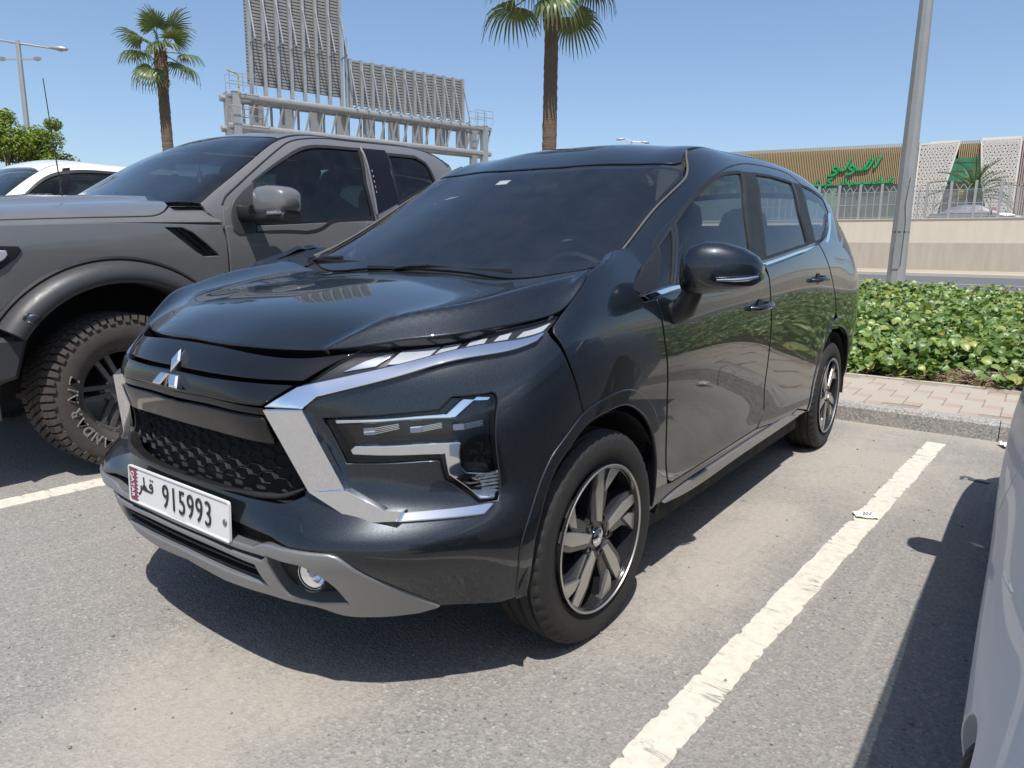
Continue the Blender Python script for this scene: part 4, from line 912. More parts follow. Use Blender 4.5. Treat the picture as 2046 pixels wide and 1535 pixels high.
# --- running lamp strips and head lamps
for s in (1, -1):
    fl = (lambda me: me) if s > 0 else mirror_mesh
    L = put('running_lamp', fl(panel_mesh(W, xp('drl'), -.016, .01, .02, .002, .001)), M_lampd, CAR, OFF)
    for i in range(6):
        put('lamp_segment', fl(panel_mesh(W, xp('seg%d' % i), -.011+.002*(i == 5), .006, .015, .0015, 0)), M_white if i not in (0,) else M_chromes, L)
    put('lens', fl(panel_mesh(W, xp('drl'), 0.0, .004, .02, .003, .001)), M_lens, L)
    hl = xp('headlamp')
    L = put('headlight', fl(panel_mesh(W, hl, -.048, .004, .02, .001, .001)), M_lampd, CAR, OFF)
    put('chrome_arm', fl(panel_mesh(W, xp('hl_top'), -.016, .03, .012, .006, 0)), M_chrome, L)
    put('chrome_arm', fl(panel_mesh(W, xp('hl_low'), -.012, .035, .012, .006, 0)), M_chrome, L)
    for i in range(3):
        put('led_module', fl(panel_mesh(W, xp('led%d' % i), -.028, .02, .01, .001, 0)), M_led, L)
        a = [q[0] for q in xp('fin%d' % i)]
        fm = MB()
        for k in range(4):
            t0 = (k+.1)/4; t1 = (k+.5)/4
            q = [np.array(a[0])*(1-t)+np.array(a[3])*t for t in (t0, t1)]+[np.array(a[1])*(1-t)+np.array(a[2])*t for t in (t1, t0)]
            P = W3(q, -.026); n = W.normal(*np.array(q).T)
            fm.add(list(P)+list(P-n*.02), [(0, 1, 2, 3), (0, 4, 5, 1), (1, 5, 6, 2), (2, 6, 7, 3), (3, 7, 4, 0)][::1])
        put('reflector_fin', fl(fm.mesh(False)), M_chromes, L)
    gm = MB()
    c6 = [np.array(q) for q in [(.9, .64), (.93, .64), (.93, .58), (.9, .58)]]
    for k in range(6):
        vv = .632-.0085*k
        u0 = .875+.004*k; u1 = .937
        P = W3([(u0, vv), (u1, vv), (u1, vv-.004), (u0, vv-.004)], -.009); n = W.normal(np.array([u0]*4), np.array([vv]*4))
        gm.add(list(P)+list(P-n*.01), [(0, 3, 2, 1), (0, 1, 5, 4), (1, 2, 6, 5), (2, 3, 7, 6), (3, 0, 4, 7)])
    put('reflector_rib', fl(gm.mesh(False)), M_led, L)
    put('lens', fl(panel_mesh(W, hl, -.003, .004, .02, .003, .001)), M_lens, L)
# --- skid plate, lower slots, fog lamps, tow cover
mir = lambda segs: [[(-u, v) for u, v in s[::-1]] for s in segs[::-1]]
slot_low = sym(xp('slotlow'))
slot_up = sym(xp('slotup'))
skid_off = lambda u, v: .006+0*v
cpart('skid_plate', panel_mesh(W, sym(xp('skid')), skid_off, .05, .02, .006, .001, holes=[xp('fogpocket'), mir(xp('fogpocket')), slot_low, slot_up], hole_gap=0), M_silver)
cpart('lower_grille', panel_mesh(W, sym([[(0, .50)], [(.42, .50)], [(.42, .33)], [(.38, .30)], [(0, .31)]]), -.04, .01, .05, .002, 0), M_liner)
for v0 in (.378, .352):
    cpart('grille_slat', panel_mesh(W, sym([[(0, v0+.005)], [(.2, v0+.004), (.36, v0+.001)], [(.36, v0-.005), (.2, v0-.003), (0, v0-.003)]]), -.006, .02, .02, .002, 0), M_blackm)
for s in (1, -1):
    fl = (lambda me: me) if s > 0 else mirror_mesh
    F = put('fog_lamp_bezel', fl(panel_mesh(W, xp('fogpocket'), -.03, .01, .02, .002, 0)), M_blackm, CAR, OFF)
    rb = MB()
    for k in range(7):
        t = k/6; q0 = np.array([.66-.02*t*4*.3, .335-.062*t]); 
        a = np.array([.585+.004*k, .352-.010*k]); b = np.array([.612+.014*k, .348-.0105*k])
        P = W3([a, b, b-[0, .004], a-[0, .004]], -.010); n = W.normal(np.array([a[0]]*4), np.array([a[1]]*4))
        rb.add(list(P)+list(P-n*.02), [(0, 3, 2, 1), (0, 1, 5, 4), (1, 2, 6, 5), (2, 3, 7, 6), (3, 0, 4, 7)])
    put('bezel_rib', fl(rb.mesh(False)), M_black, F)
    fc = Vector(W3([(.5049, .3867)], -.014)[0]); fn = Vector((1, .28, 0)).normalized()
    Mx = Matrix.Translation(fc) @ fn.to_track_quat('Z', 'X').to_matrix().to_4x4()
    put('reflector_bowl', fl(MB().lathe([(.040, .0), (.039, -.004), (.030, -.02), (.012, -.03), (0.0001, -.031)], 40, Mx).mesh(True, 60)), M_chrome, F)
    put('bulb_ring', fl(MB().lathe([(.046, -.02), (.046, .004), (.043, .007), (.040, .004), (.040, -.02)], 40, Mx).mesh()), M_blackm, F)
    put('bulb', fl(MB().lathe([(.0001, .0), (.009, -.001), (.010, -.01), (.010, -.03)], 16, Mx).mesh()), M_white, F)
    put('lens', fl(MB().lathe([(.0001, .010), (.02, .008), (.034, .003), (.041, -.002)], 40, Mx).mesh(True, 80)), M_lens, F)
cpart('tow_cover', panel_mesh(W, xp('towcover'), .0015, .004, .02, .0015, .001), M_paint)
# --- badge: three lozenges
bn = Vector((.86, 0, .5)).normalized()
bo = Vector(W.at([0.0], [.840], .006)[0])
ty = Vector((0, 1, 0)); tz = bn.cross(ty).normalized()
if tz.z < 0: tz = -tz
Bm = Matrix.Translation(bo) @ Matrix((ty, tz, bn)).transposed().to_4x4()
bd = MB(); s = .0415
for a in (90, 210, 330):
    d0 = Vector((math.cos(R(a-30)), math.sin(R(a-30)), 0))*s; d1 = Vector((math.cos(R(a+30)), math.sin(R(a+30)), 0))*s
    g = Vector((math.cos(R(a)), math.sin(R(a)), 0))*.0035
    q = [g, g+d0*.95, g+(d0+d1)*.95, g+d1*.95]; c = g+(d0+d1)*.475
    base = [Bm @ (k-Vector((0, 0, .010))) for k in q]; mid = [Bm @ (k+Vector((0, 0, .006))) for k in q]; top = [Bm @ (c+(k-c)*.72+Vector((0, 0, .0105))) for k in q]
    bd.add(base+mid+top, [(0, 1, 5, 4), (1, 2, 6, 5), (2, 3, 7, 6), (3, 0, 4, 7), (4, 5, 9, 8), (5, 6, 10, 9), (6, 7, 11, 10), (7, 4, 8, 11), (8, 9, 10, 11)])
cpart('badge', bd.mesh(False), M_chrome, label='chrome badge of three lozenges')
# --- number plate
def font_mesh(txt, size, depth=0.0, M=None, sx=1.0, weight=0.0, align='CENTER', space=1.0):
    c = bpy.data.curves.new('lettering', 'FONT'); c.body = txt; c.size = size; c.extrude = depth; c.align_x = align; c.align_y = 'CENTER'; c.offset = weight; c.space_character = space
    c.resolution_u = 4
    o = bpy.data.objects.new('lettering', c); scene.collection.objects.link(o)
    dg = bpy.context.evaluated_depsgraph_get(); dg.update()
    me = bpy.data.meshes.new_from_object(o.evaluated_get(dg))
    bpy.data.objects.remove(o); bpy.data.curves.remove(c)
    T = Matrix.Diagonal((sx, 1, 1, 1))
    me.transform((M @ T) if M else T)
    return me
def stroke(pts, w, h0, h1, M, n=8):
    """flat pen stroke of width w"""
    m = MB(); P = cr(np.array(pts, float), w*.5)
    t = np.gradient(P, axis=0); t /= np.linalg.norm(t, axis=1)[:, None]+1e-9; nn = np.stack([-t[:, 1], t[:, 0]], 1)*w/2
    a = P+nn; b = P-nn; k = len(P); V = []
    for q in range(k):
        for (x, y), h in ((a[q], h1), (b[q], h1), (a[q], h0), (b[q], h0)): V.append(M @ Vector((x, y, h)))
    F = []
    for q in range(k-1):
        i = 4*q; j = i+4
        F += [(i, i+1, j+1, j), (i, j, j+2, i+2), (i+1, i+3, j+3, j+1)]
    F += [(0, 2, 3, 1), (4*k-4, 4*k-3, 4*k-1, 4*k-2)]
    return m.add(V, F)
Pc = Vector((.851, 0, .4925)); pn = Vector((1, 0, .03)).normalized(); py = Vector((0, 1, 0)); pz = pn.cross(py).normalized()
Pm = Matrix.Translation(Pc) @ Matrix((py, pz, pn)).transposed().to_4x4()
M_plate = plain('plate_white', (.62, .62, .61), .35, var=.03)
M_maroon = plain('plate_maroon', (.16, .03, .055), .4, var=.08)
M_ink = plain('plate_black', (.012, .012, .012), .4)
def rrect(w, h, r, n=5):
    o = []
    for cx, cy, a0 in ((w/2-r, h/2-r, 0), (-w/2+r, h/2-r, 90), (-w/2+r, -h/2+r, 180), (w/2-r, -h/2+r, 270)):
        o += [(cx+r*math.cos(R(a0+90*k/n)), cy+r*math.sin(R(a0+90*k/n))) for k in range(n+1)]
    return o
PL = cpart('number_plate', MB().prism(rrect(.52, .11, .008), -.004, 0, Pm).mesh(), M_plate)
bd = MB(); o1 = rrect(.52, .11, .008); o2 = rrect(.512, .102, .006); n = len(o1)
bd.add([Pm @ Vector((x, y, h)) for pl, h in ((o1, 0), (o1, .003), (o2, .003), (o2, 0)) for x, y in pl], [(k*n+i, k*n+(i+1) % n, (k+1)*n+(i+1) % n, (k+1)*n+i) for k in range(3) for i in range(n)])
put('plate_rim', bd.mesh(), M_plate, PL)
saw = [(-.254, .051), (-.222, .051)]
for k in range(9):
    y = .051-.102*k/9; saw += [(-.222+.0, y), (-.208, y-.102/18)]
saw += [(-.222, -.051), (-.254, -.051)]
put('flag_stripe', MB().prism(saw, 0, .0012, Pm).mesh(False), M_maroon, PL)
put('lettering', font_mesh('QATAR', .024, .0004, Pm @ Matrix.Translation((-.2385, 0, .002)) @ Matrix.Rotation(R(-90), 4, 'Z'), .95, .0002, space=1.05), M_plate, PL)
put('digits', font_mesh('915993', .098, .0012, Pm @ Matrix.Translation((.055, -.003, .002)), .78, -.0006, space=1.12), M_ink, PL)
ar = MB()
def arab(*strokes, m=ar, M=Pm, w=.006, ox=0, oy=0, k=1.0, h=(.0, .0016)):
    for st in strokes:
        q = stroke([(ox+x*k, oy+y*k) for x, y in st], w, h[0], h[1], M); m.add(q.v, q.f)
arab([(-.012, .016), (-.004, .020), (.002, .012), (-.006, .006), (-.014, .010), (-.012, .016)], [(.002, .014), (.004, .0), (-.005, -.006), (-.03, -.006)],
     [(-.028, -.006), (-.040, .004), (-.052, .006), (-.056, -.002), (-.044, -.006), (-.028, -.006)], [(-.046, -.004), (-.050, .034)],
     [(-.058, -.006), (-.066, -.006), (-.068, .004)], [(-.068, .002), (-.070, -.016), (-.084, -.028)], [(-.010, .030), (-.006, .034)], [(.002, .030), (.006, .034)], ox=-.128, oy=.0, k=.92)
put('arabic_lettering', ar.mesh(False), M_ink, PL)
put('plate_bolt', MB().lathe([(.0001, .002), (.008, .0018), (.009, 0)], 20, Pm @ Matrix.Translation((.238, -.004, .001))).mesh(), plain('grey_sticker', (.12, .12, .125), .4), PL)
# --- glasshouse
def tp(name, key, off, depth, h, mat, **k): return cpart(name, panel_mesh(T, xp(key), off, depth, h, **k), mat, both=True)
ft = [q for q in flat(xp('frame_top'))]
holes = [xp('glass_front'), xp('glass_vent'), xp('glass_rear'), xp('glass_quarter')]
frame = [[(.215, .60), (.28, .583), (.612, .578), (.874, .545), (.96, .56), (1.05, .60)], [(1.5, .62), (2.2, .61), (2.8, .58), (3.2, .56), (3.4, .55)], [(3.4, .1)], [(2.6, .0), (2.0, -.02), (1.3, -.04), (.7, -.02), (.4, -.02)], [(.30, .05), (.235, .2), (.20, .42)]]
cpart('side_frame', panel_mesh(T, frame, 0, .02, .025, .003, 0, holes=holes, hole_gap=-.001), M_paint, both=True)
ftc = cr(np.array(ft), .02)
band = panel_mesh(T, [[tuple(q) for q in ftc], [tuple(q) for q in inset_poly(np.vstack([ftc, [ftc[-1]+[0, -.3], ftc[0]+[0, -.3]]]), .006)[:len(ftc)][::-1]]], .0012, .004, .02, .0008, 0)
cpart('door_seal', band, M_blackm, both=True)
tp('door_glass', 'glass_front', -.006, .003, .03, M_tint, fil=.001, gap=-.004)
tp('vent_glass', 'glass_vent', -.006, .003, .03, M_tint, fil=.001, gap=-.004)
tp('door_glass', 'glass_rear', -.006, .003, .03, M_tint, fil=.001, gap=-.004)
tp('quarter_glass', 'glass_quarter', -.002, .003, .03, M_tint, fil=.001, gap=-.004)
tp('pillar_trim', 'pillar_b', .0015, .006, .03, M_blackm, fil=.001, gap=0)
tp('pillar_trim', 'pillar_c', .0015, .006, .03, M_blackm, fil=.001, gap=0)
tp('mirror_sail', 'sail', .004, .01, .02, M_black, fil=.002, gap=0)
tp('belt_moulding', 'belt_f', .012, .014, .012, M_chrome, fil=.002, gap=0)
tp('belt_moulding', 'belt_r', .010, .012, .012, M_chrome, fil=.002, gap=0)
for key in ('glass_front', 'glass_rear', 'glass_vent', 'glass_quarter'):
    O = outline(xp(key), .02)
    if area(O) < 0: O = O[::-1]
    I = inset_poly(O, .010)
    cpart('window_rubber', panel_mesh(T, [[tuple(q) for q in inset_poly(O, -.004)]], .0006, .008, .02, .001, 0, holes=[I], hole_gap=0), M_blackm, both=True)
ws = sym(xp('windshield')[0:1]+xp('windshield')[1:])
ws = [[(u, v) for u, v in s] for s in xp('windshield')]
wsm = [[(u, 2.48-v) for u, v in s[::-1]] for s in ws[::-1]]
wsO = ws+wsm
cpart('windscreen', panel_mesh(T, wsO, -.002, .004, .03, .001, .001), M_wind)
O = outline(wsO, .02)
if area(O) < 0: O = O[::-1]
I = inset_poly(O, .018); I2 = I.copy(); I2[:, 0] = np.maximum(I2[:, 0], .125+.11*np.clip(np.abs(I2[:, 1]-1.24)/.6, 0, 1)**2)
cpart('windscreen_frit', panel_mesh(T, [[tuple(q) for q in O]], -.008, .002, .025, .0005, .002, holes=[I2], hole_gap=0), M_gloss)
side = [s for s in ws[1]]
sp = cr(np.array([(.205, .605)]+side+[(.93, .556), (.985, .585), (1.06, .617)]), .02)
for s in (1, -1):
    P = T.at(sp[:, 0], sp[:, 1]-.006, .004); n = T.normal(sp[:, 0], sp[:, 1])
    if s < 0: P = P*[1, -1, 1]
    put('pillar_moulding', MB().tube(P, [.0045+.009*max(0, 1-i/8) for i in range(len(P))], 8).mesh(), M_mould, CAR, OFF)
tpz = np.array([(.98, .60), (1.1, .64), (1.5, .655), (2.0, .655), (2.5, .645), (3.0, .625), (3.3, .61)])
roof = [[(.812, 1.24), (.82, 1.083), (.872, .861), (.912, .613), (.95, .585)], [(1.1, .625), (1.5, .64), (2.0, .635), (2.5, .62), (3.0, .60), (3.42, .575)], [(3.42, 1.24)]]
rm = [[(u, 2.48-v) for u, v in s[::-1]] for s in roof[::-1]]
cpart('roof', panel_mesh(T, roof+rm, .0, .02, .04, .004, .001), M_paint)
cpart('roof_ditch', panel_mesh(T, [[(.66, .568), (.80, .545), (.93, .565), (1.05, .60), (1.5, .615), (2.2, .605), (2.8, .575), (3.4, .54)], [(3.4, .66), (2.8, .68), (2.0, .69), (1.5, .69), (1.1, .68), (.86, .66), (.68, .60)]], -.010, .004, .03, .001, 0), M_blackm, both=True)
# tailgate (window + lower panel) closing the back
u = np.linspace(.12, 2.36, 25); top = T(np.full(25, 3.41), u)
ul = W.ku[-1]*0; uw = np.linspace(5.0, W.ku[-1], 13); lowr = W(uw, np.full(13, 1.05)); lowr = np.vstack([lowr, (lowr[:-1]*[1, -1, 1])[::-1]])
m = MB(); V = []
for t in np.linspace(0, 1, 7):
    q = top*(1-t)+lowr*t; q[:, 0] -= .04*math.sin(math.pi*t); V += list(q)
m.add(V, [(a*25+b, a*25+b+1, (a+1)*25+b+1, (a+1)*25+b) for a in range(6) for b in range(24)])
cpart('tailgate_glass', m.mesh(True, 60), M_tint)
ug = np.linspace(5.1, W.ku[-1], 10); vg = np.linspace(.3, 1.05, 8); UU, VV = np.meshgrid(ug, vg)
m = MB()
for s in (1, -1):
    P = W(UU.ravel(), VV.ravel())*[1, s, 1]; q = [(a*10+b, a*10+b+1, (a+1)*10+b+1, (a+1)*10+b) for a in range(7) for b in range(9)]
    m.add(P, q if s > 0 else [k[::-1] for k in q])
cpart('tailgate', m.mesh(True, 60), M_paint)
# cowl, wipers
qa = cr(np.array([(.0, .797, 1.098), (-.04, .792, 1.126), (-.12, .780, 1.153), (-.2, .768, 1.178), (-.29, .768, 1.184)]), .02)
qb = cr(np.array([(-.05, .735, 1.098), (-.09, .70, 1.094), (-.15, .682, 1.104), (-.21, .69, 1.128), (-.28, .705, 1.164)]), .02)
qa = np.array([qa[int(k)] for k in np.linspace(0, len(qa)-1, 14)]); qb = np.array([qb[int(k)] for k in np.linspace(0, len(qb)-1, 14)])
m = MB(); m.add(list(qa)+list((qa+qb)/2+[0, 0, .006])+list(qb), [(r_*14+k, r_*14+k+1, (r_+1)*14+k+1, (r_+1)*14+k) for r_ in range(2) for k in range(13)])
cpart('pillar_foot', m.mesh(True, 80), M_paint, both=True)
cpart('cowl', panel_mesh(T, [[(.245, .578), (.20, .607), (.15, .668), (.10, .765), (.095, 1.0), (.098, 1.24), (.095, 1.48), (.10, 1.715), (.15, 1.812), (.20, 1.873), (.245, 1.902)], [(.17, 1.90)], [(.085, 1.80)], [(.03, 1.72), (-.02, 1.48), (-.03, 1.24), (-.02, 1.0), (.03, .76)], [(.085, .68)], [(.17, .58)]], -.012, .01, .03, .002, 0), M_blackm)
wp = MB()
wp.tube([(-.085, -.10, 1.106), (-.09, -.02, 1.118), (-.10, .06, 1.122)], .007, 8)
wp.tube([(-.10, .06, 1.122), (-.115, .22, 1.117), (-.13, .36, 1.118)], .004, 6); wp.bar((-.085, -.24, 1.110), (-.115, .42, 1.113), .005, .011)
cpart('wiper', wp.mesh(), M_black)
wp = MB()
wp.tube([(-.16, -.66, 1.126), (-.17, -.60, 1.138), (-.18, -.50, 1.140)], .008, 8); wp.bar((-.165, -.70, 1.132), (-.125, -.10, 1.118), .005, .011)
cpart('wiper', wp.mesh(), M_black)
# --- door mirrors, handles
def superloft(secs, n=28, e=2.6):
    m = MB(); V = []
    for (c, rx, rz, ax) in secs:
        for k in range(n):
            a = 2*math.pi*k/n; ca, sa = math.cos(a), math.sin(a)
            x = math.copysign(abs(ca)**(2/e), ca)*rx; z = math.copysign(abs(sa)**(2/e), sa)*rz
            V.append((c[0]+x*ax[0][0]+z*ax[1][0], c[1]+x*ax[0][1]+z*ax[1][1], c[2]+x*ax[0][2]+z*ax[1][2]))
    L = len(secs); F = [(i*n+k, i*n+(k+1) % n, (i+1)*n+(k+1) % n, (i+1)*n+k) for i in range(L-1) for k in range(n)]
    F += [tuple(range(n))[::-1], tuple((L-1)*n+k for k in range(n))]
    return V, F
X = ((1, 0, 0), (0, 0, 1))
secs = [((-.40, .905, 1.115), .035, .045, X), ((-.402, .915, 1.12), .062, .066, X), ((-.405, .94, 1.128), .078, .080, X), ((-.415, .98, 1.134), .085, .083, X), ((-.43, 1.03, 1.135), .080, .077, X), ((-.45, 1.08, 1.130), .066, .064, X), ((-.468, 1.115, 1.124), .045, .047, X), ((-.478, 1.132, 1.12), .02, .025, X)]
V, F = superloft(secs)
V = [(min(x, 1) if True else x, y, z) for x, y, z in V]
mi = []
for f in F:
    z = sum(V[i][2] for i in f)/len(f); y = sum(V[i][1] for i in f)/len(f); mi.append(0 if z > 1.083-.0*(y-.9) else 1)
me = mk(V, F, True, sharp_deg=50, mi=mi)
for s in (1, -1):
    fl = (lambda q: q) if s > 0 else mirror_mesh
    mm = me.copy(); mm.materials.append(M_paint); mm.materials.append(M_blackm)
    if s < 0: mm = mirror_mesh(mm)
    mo = put('door_mirror', mm, [M_paint, M_blackm], CAR, OFF if s > 0 else (OFF[0]-.20, .10, 0))      # the far one is folded in
    put('mirror_arm', fl(MB().tube([(-.44, .865, .985), (-.435, .90, 1.0), (-.425, .925, 1.05), (-.42, .94, 1.09)], [.045, .040, .034, .03], 14).mesh(True, 60)), M_black, mo)
    ind = MB().tube([(-.345, 1.035, 1.098), (-.372, 1.08, 1.099), (-.405, 1.113, 1.103), (-.432, 1.133, 1.110)], [.003, .006, .007, .004], 8)
    put('indicator_lens', fl(ind.mesh()), M_chromes, mo)
for s, dd in ((0, fd), (1, rd)):
    for k, side in enumerate((1, -1)):
        fl = (lambda q: q) if side > 0 else mirror_mesh
        cx, cz = ((-1.27, .955), (-2.20, 1.045))[s]
        yb = .877 if s == 0 else .876
        hm = MB().tube([(cx+.085, yb-.005, cz-.004), (cx+.075, yb+.022, cz-.004), (cx+.03, yb+.036, cz), (cx-.05, yb+.038, cz+.004), (cx-.092, yb+.024, cz+.006), (cx-.10, yb-.006, cz+.006)], [.016, .017, .017, .018, .018, .016], 10, flat=.75)
        put('handle', fl(hm.mesh(True, 60)), M_paint, dd[k])
        cup = MB(); cp = [(cx-.012+.040*math.cos(t), cz+.003+.029*math.sin(t)) for t in np.linspace(0, 2*math.pi, 24, endpoint=False)]
        cup.add([(a, yb+.0035, b) for a, b in cp], [tuple(range(24))]); put('handle_cup', fl(cup.mesh(False)), M_liner, dd[k])
# --- wheels
def tyre_mesh(ro, ri, w, n=150, grooves=4, sipe=.0065):
    """tyre about local Z, outside face at +z"""
    hw = w/2
    prof = [(ri-.004, hw*.62), (ri+.004, hw*.80), (ri+.012, hw*.86), (ri+.018, hw*.86), (ri+.03, hw*.95), (ri+.055, hw*1.0), (ro-.045, hw*1.0), (ro-.025, hw*.96), (ro-.014, hw*.90), (ro-.006, hw*.82)]
    tread = []
    gw = .0045
    for g in range(grooves):
        z = hw*(.62-1.24*g/(grooves-1)); tread += [(ro-.0005, z+gw*1.6), (ro-.009, z+gw), (ro-.009, z-gw), (ro-.0005, z-gw*1.6)]
    full = prof+[(ro-.002, hw*.74)]+tread+[(ro-.002, -hw*.74)]+[(r, -h) for r, h in prof[::-1]]
    V = []; F = []; L = len(full)
    sh = {i for i, (r, h) in enumerate(full) if r > ro-.02 and abs(h) > hw*.7}
    for k in range(n):
        a = 2*math.pi*k/n; dip = (k % 3 == 0)
        for i, (r, h) in enumerate(full):
            rr = r-(sipe if dip and i in sh else 0)
            V.append((rr*math.cos(a), rr*math.sin(a), h))
    for k in range(n):
        k2 = (k+1) % n
        for i in range(L-1): F.append((k*L+i, k*L+i+1, k2*L+i+1, k2*L+i))
    return mk(V, [f[::-1] for f in F], True, sharp_deg=28)
def rotp(poly, a): return [(r*math.cos(R(t+a)), r*math.sin(R(t+a))) for r, t in poly]
def alloy_meshes():
    blk = MB(); mach = MB()
    blk.lathe([(.2285, .035), (.2285, .028), (.214, .022), (.208, -.06), (.205, -.075), (.225, -.085), (.228, -.10)], 96)
    mach.lathe([(.2285, .036), (.2265, .038), (.2235, .038), (.2215, .0345), (.221, .024)], 96); blk.lathe([(.2214, .030), (.2214, .034), (.2165, .031), (.2155, .024)], 96)
    for k in range(5):
        a = 72*k+18.5
        long_ = [(.2165, -3.5), (.2165, 4.0), (.150, 10), (.062, 17), (.044, 10), (.046, -14), (.125, -5.5)]
        m_long = [(.2165, -3.9), (.2165, 4.4), (.152, 10.5), (.062, 16), (.048, -10), (.125, -6.0)]
        shrt = [(.2165, -30), (.2165, -15), (.178, -10), (.142, -10.5), (.163, -18.5)]
        dark = [(.216, -29), (.216, -13), (.15, -5), (.05, 20), (.038, -30), (.10, -28), (.15, -23)]
        dark2 = [(.2165, -5), (.2165, 11), (.155, 18), (.07, 32), (.045, 34), (.04, -16)]
        blk.prism(rotp(dark, a), -.03, .012, bevel=.004); blk.prism(rotp(dark2, a), -.03, .018, bevel=.004)
        mach.prism(rotp(m_long, a), .0, .0235, bevel=.0015); mach.prism(rotp(shrt, a), .0, .0225, bevel=.0015)
        la = a+47
        blk.lathe([(.0001, .006), (.0115, .006), (.0115, .018), (.014, .018), (.0145, 0)], 12, Matrix.Translation((.056*math.cos(R(la)), .056*math.sin(R(la)), 0)))
    blk.lathe([(.0001, .012), (.075, .010), (.082, -.02), (.08, -.06)], 40)
    cap = MB().lathe([(.0001, .0225), (.022, .0215), (.0285, .017), (.029, .008)], 32)
    for t in (90, 210, 330):
        d0 = Vector((math.cos(R(t-30)), math.sin(R(t-30)), 0))*.009; d1 = Vector((math.cos(R(t+30)), math.sin(R(t+30)), 0))*.009
        q = [Vector((0, 0, .024)), d0+Vector((0, 0, .0235)), d0+d1+Vector((0, 0, .0232)), d1+Vector((0, 0, .0235))]
        cap.add([tuple(x) for x in q]+[tuple(x-Vector((0, 0, .004))) for x in q], [(0, 1, 2, 3), (0, 4, 5, 1), (1, 5, 6, 2), (2, 6, 7, 3), (3, 7, 4, 0)])
    lug = MB().lathe([(.0001, .014), (.006, .0135), (.0085, .011), (.0085, .0)], 10)
    disc = MB().lathe([(.07, -.045), (.14, -.045), (.14, -.065), (.07, -.065)], 48).box((.06, -.06, -.075), (.165, .06, -.03))
    return blk.mesh(True, 25), mach.mesh(True, 25), cap.mesh(True, 40), lug.mesh(True, 40), disc.mesh(True, 30)
TY = tyre_mesh(.328, .219, .205); AL = alloy_meshes()
# local Z -> outward (+y), local X -> car +x, local Y -> up
WR = Matrix(((1, 0, 0), (0, 0, 1), (0, 1, 0))).to_4x4()
for i, (wx, sd, steer, spin) in enumerate(((0, 1, -2.0, 0), (-2.775, 1, 0, 31), (0, -1, -2.0, 12), (-2.775, -1, 0, 50))):
    Mw = Matrix.Translation((wx, sd*.765, .328)) @ Matrix.Rotation(R(steer), 4, 'Z')
    Mw = Mw @ (Matrix.Rotation(math.pi, 4, 'Z') if sd < 0 else Matrix.Identity(4))
    # basis: x'->x, y'->z, z'->y (a mirrored triple is avoided by flipping x')
    B = Matrix(((-1, 0, 0, 0), (0, 0, 1, 0), (0, 1, 0, 0), (0, 0, 0, 1)))
    w = put('wheel', AL[0], M_alloyb, CAR); w.matrix_local = Matrix.Translation(OFF) @ Mw @ B @ Matrix.Translation((0, 0, .068)) @ Matrix.Rotation(R(spin), 4, 'Z')
    for nm, me, mt, dz in (('rim_face', AL[1], M_alloy, 0), ('centre_cap', AL[2], M_chromes, 0), ('brake_disc', AL[4], M_steel, 0)):
        put(nm, me, mt, w)
    for k in range(5):
        la = R(72*k+18.5+47); put('wheel_nut', AL[3], M_steel, w, (.056*math.cos(la), .056*math.sin(la), 0))
    t = put('tyre', TY, M_rubber, w); t.location = (0, 0, -.068+.0)
# --- wheel housings, underbody, cabin
lin = MB()
for wx in (0, -2.775):
    for s in (1, -1):
        V = []; F = []; n = 28
        for k in range(n+1):
            a = math.pi*(-.02+1.05*k/n)
            for y, r in ((.862, .392), (.80, .405), (.52, .41)):
                V.append((wx+r*math.cos(a), s*y, .32+r*math.sin(a)))
        F = [(k*3+j, k*3+j+1, (k+1)*3+j+1, (k+1)*3+j) for k in range(n) for j in range(2)]
        lin.add(V, F)
        lin.add([(wx-.5, s*.52, .27), (wx+.5, s*.52, .27), (wx+.5, s*.52, .78), (wx-.5, s*.52, .78)], [(0, 1, 2, 3)])
lin.box((-3.45, -.50, .20), (.62, .50, .30)); lin.box((-2.33, -.80, .20), (-.43, .80, .33)); lin.box((-.25, -.50, .30), (.55, .50, .86)); lin.box((.5, -.40, .28), (.68, .40, .80))  # floor pan, plus black boxes added under the bonnet to block light
cpart('underbody', lin.mesh(False), M_liner)
m = MB(); uu = np.linspace(2.02, 4.35, 26); vv = np.linspace(.33, 1.04, 8); UU, VV = np.meshgrid(uu, vv)
for s in (1, -1):
    P = W.at(UU.ravel(), VV.ravel(), -.075)*[1, s, 1]; q = [(a*26+b, a*26+b+1, (a+1)*26+b+1, (a+1)*26+b) for a in range(7) for b in range(25)]
    m.add(P, q)
cpart('door_lining', m.mesh(), M_cloth)
d = MB()
V, F = superloft([((-.28, y, .93), .27, .15, X) for y in np.linspace(-.74, .74, 9)], 24, 3.5); d.add(V, F)
V, F = superloft([((-.36, y, 1.03), .13, .075, X) for y in np.linspace(.22, .58, 5)], 20, 2.4); d.add(V, F)
d.box((-.62, -.12, .4), (-.35, .12, .95))
cpart('dashboard', d.mesh(True, 50), M_cloth)
st = MB(); c = Vector((-.60, .40, 1.0)); ax = Vector((-.9, 0, .42)).normalized(); Ms = Matrix.Translation(c) @ ax.to_track_quat('Z', 'X').to_matrix().to_4x4()
st.tube([Ms @ Vector((.18*math.cos(a), .18*math.sin(a), 0)) for a in np.linspace(0, 2*math.pi, 41)], .014, 8, cap=False)
st.bar(Ms @ Vector((0, -.17, 0)), Ms @ Vector((0, .17, 0)), .03, .015); st.bar(Ms @ Vector((0, 0, 0)), Ms @ Vector((-.17, 0, 0)), .03, .015); st.lathe([(.0001, .03), (.06, .02), (.065, 0)], 20, Ms)
cpart('steering_wheel', st.mesh(), M_black)
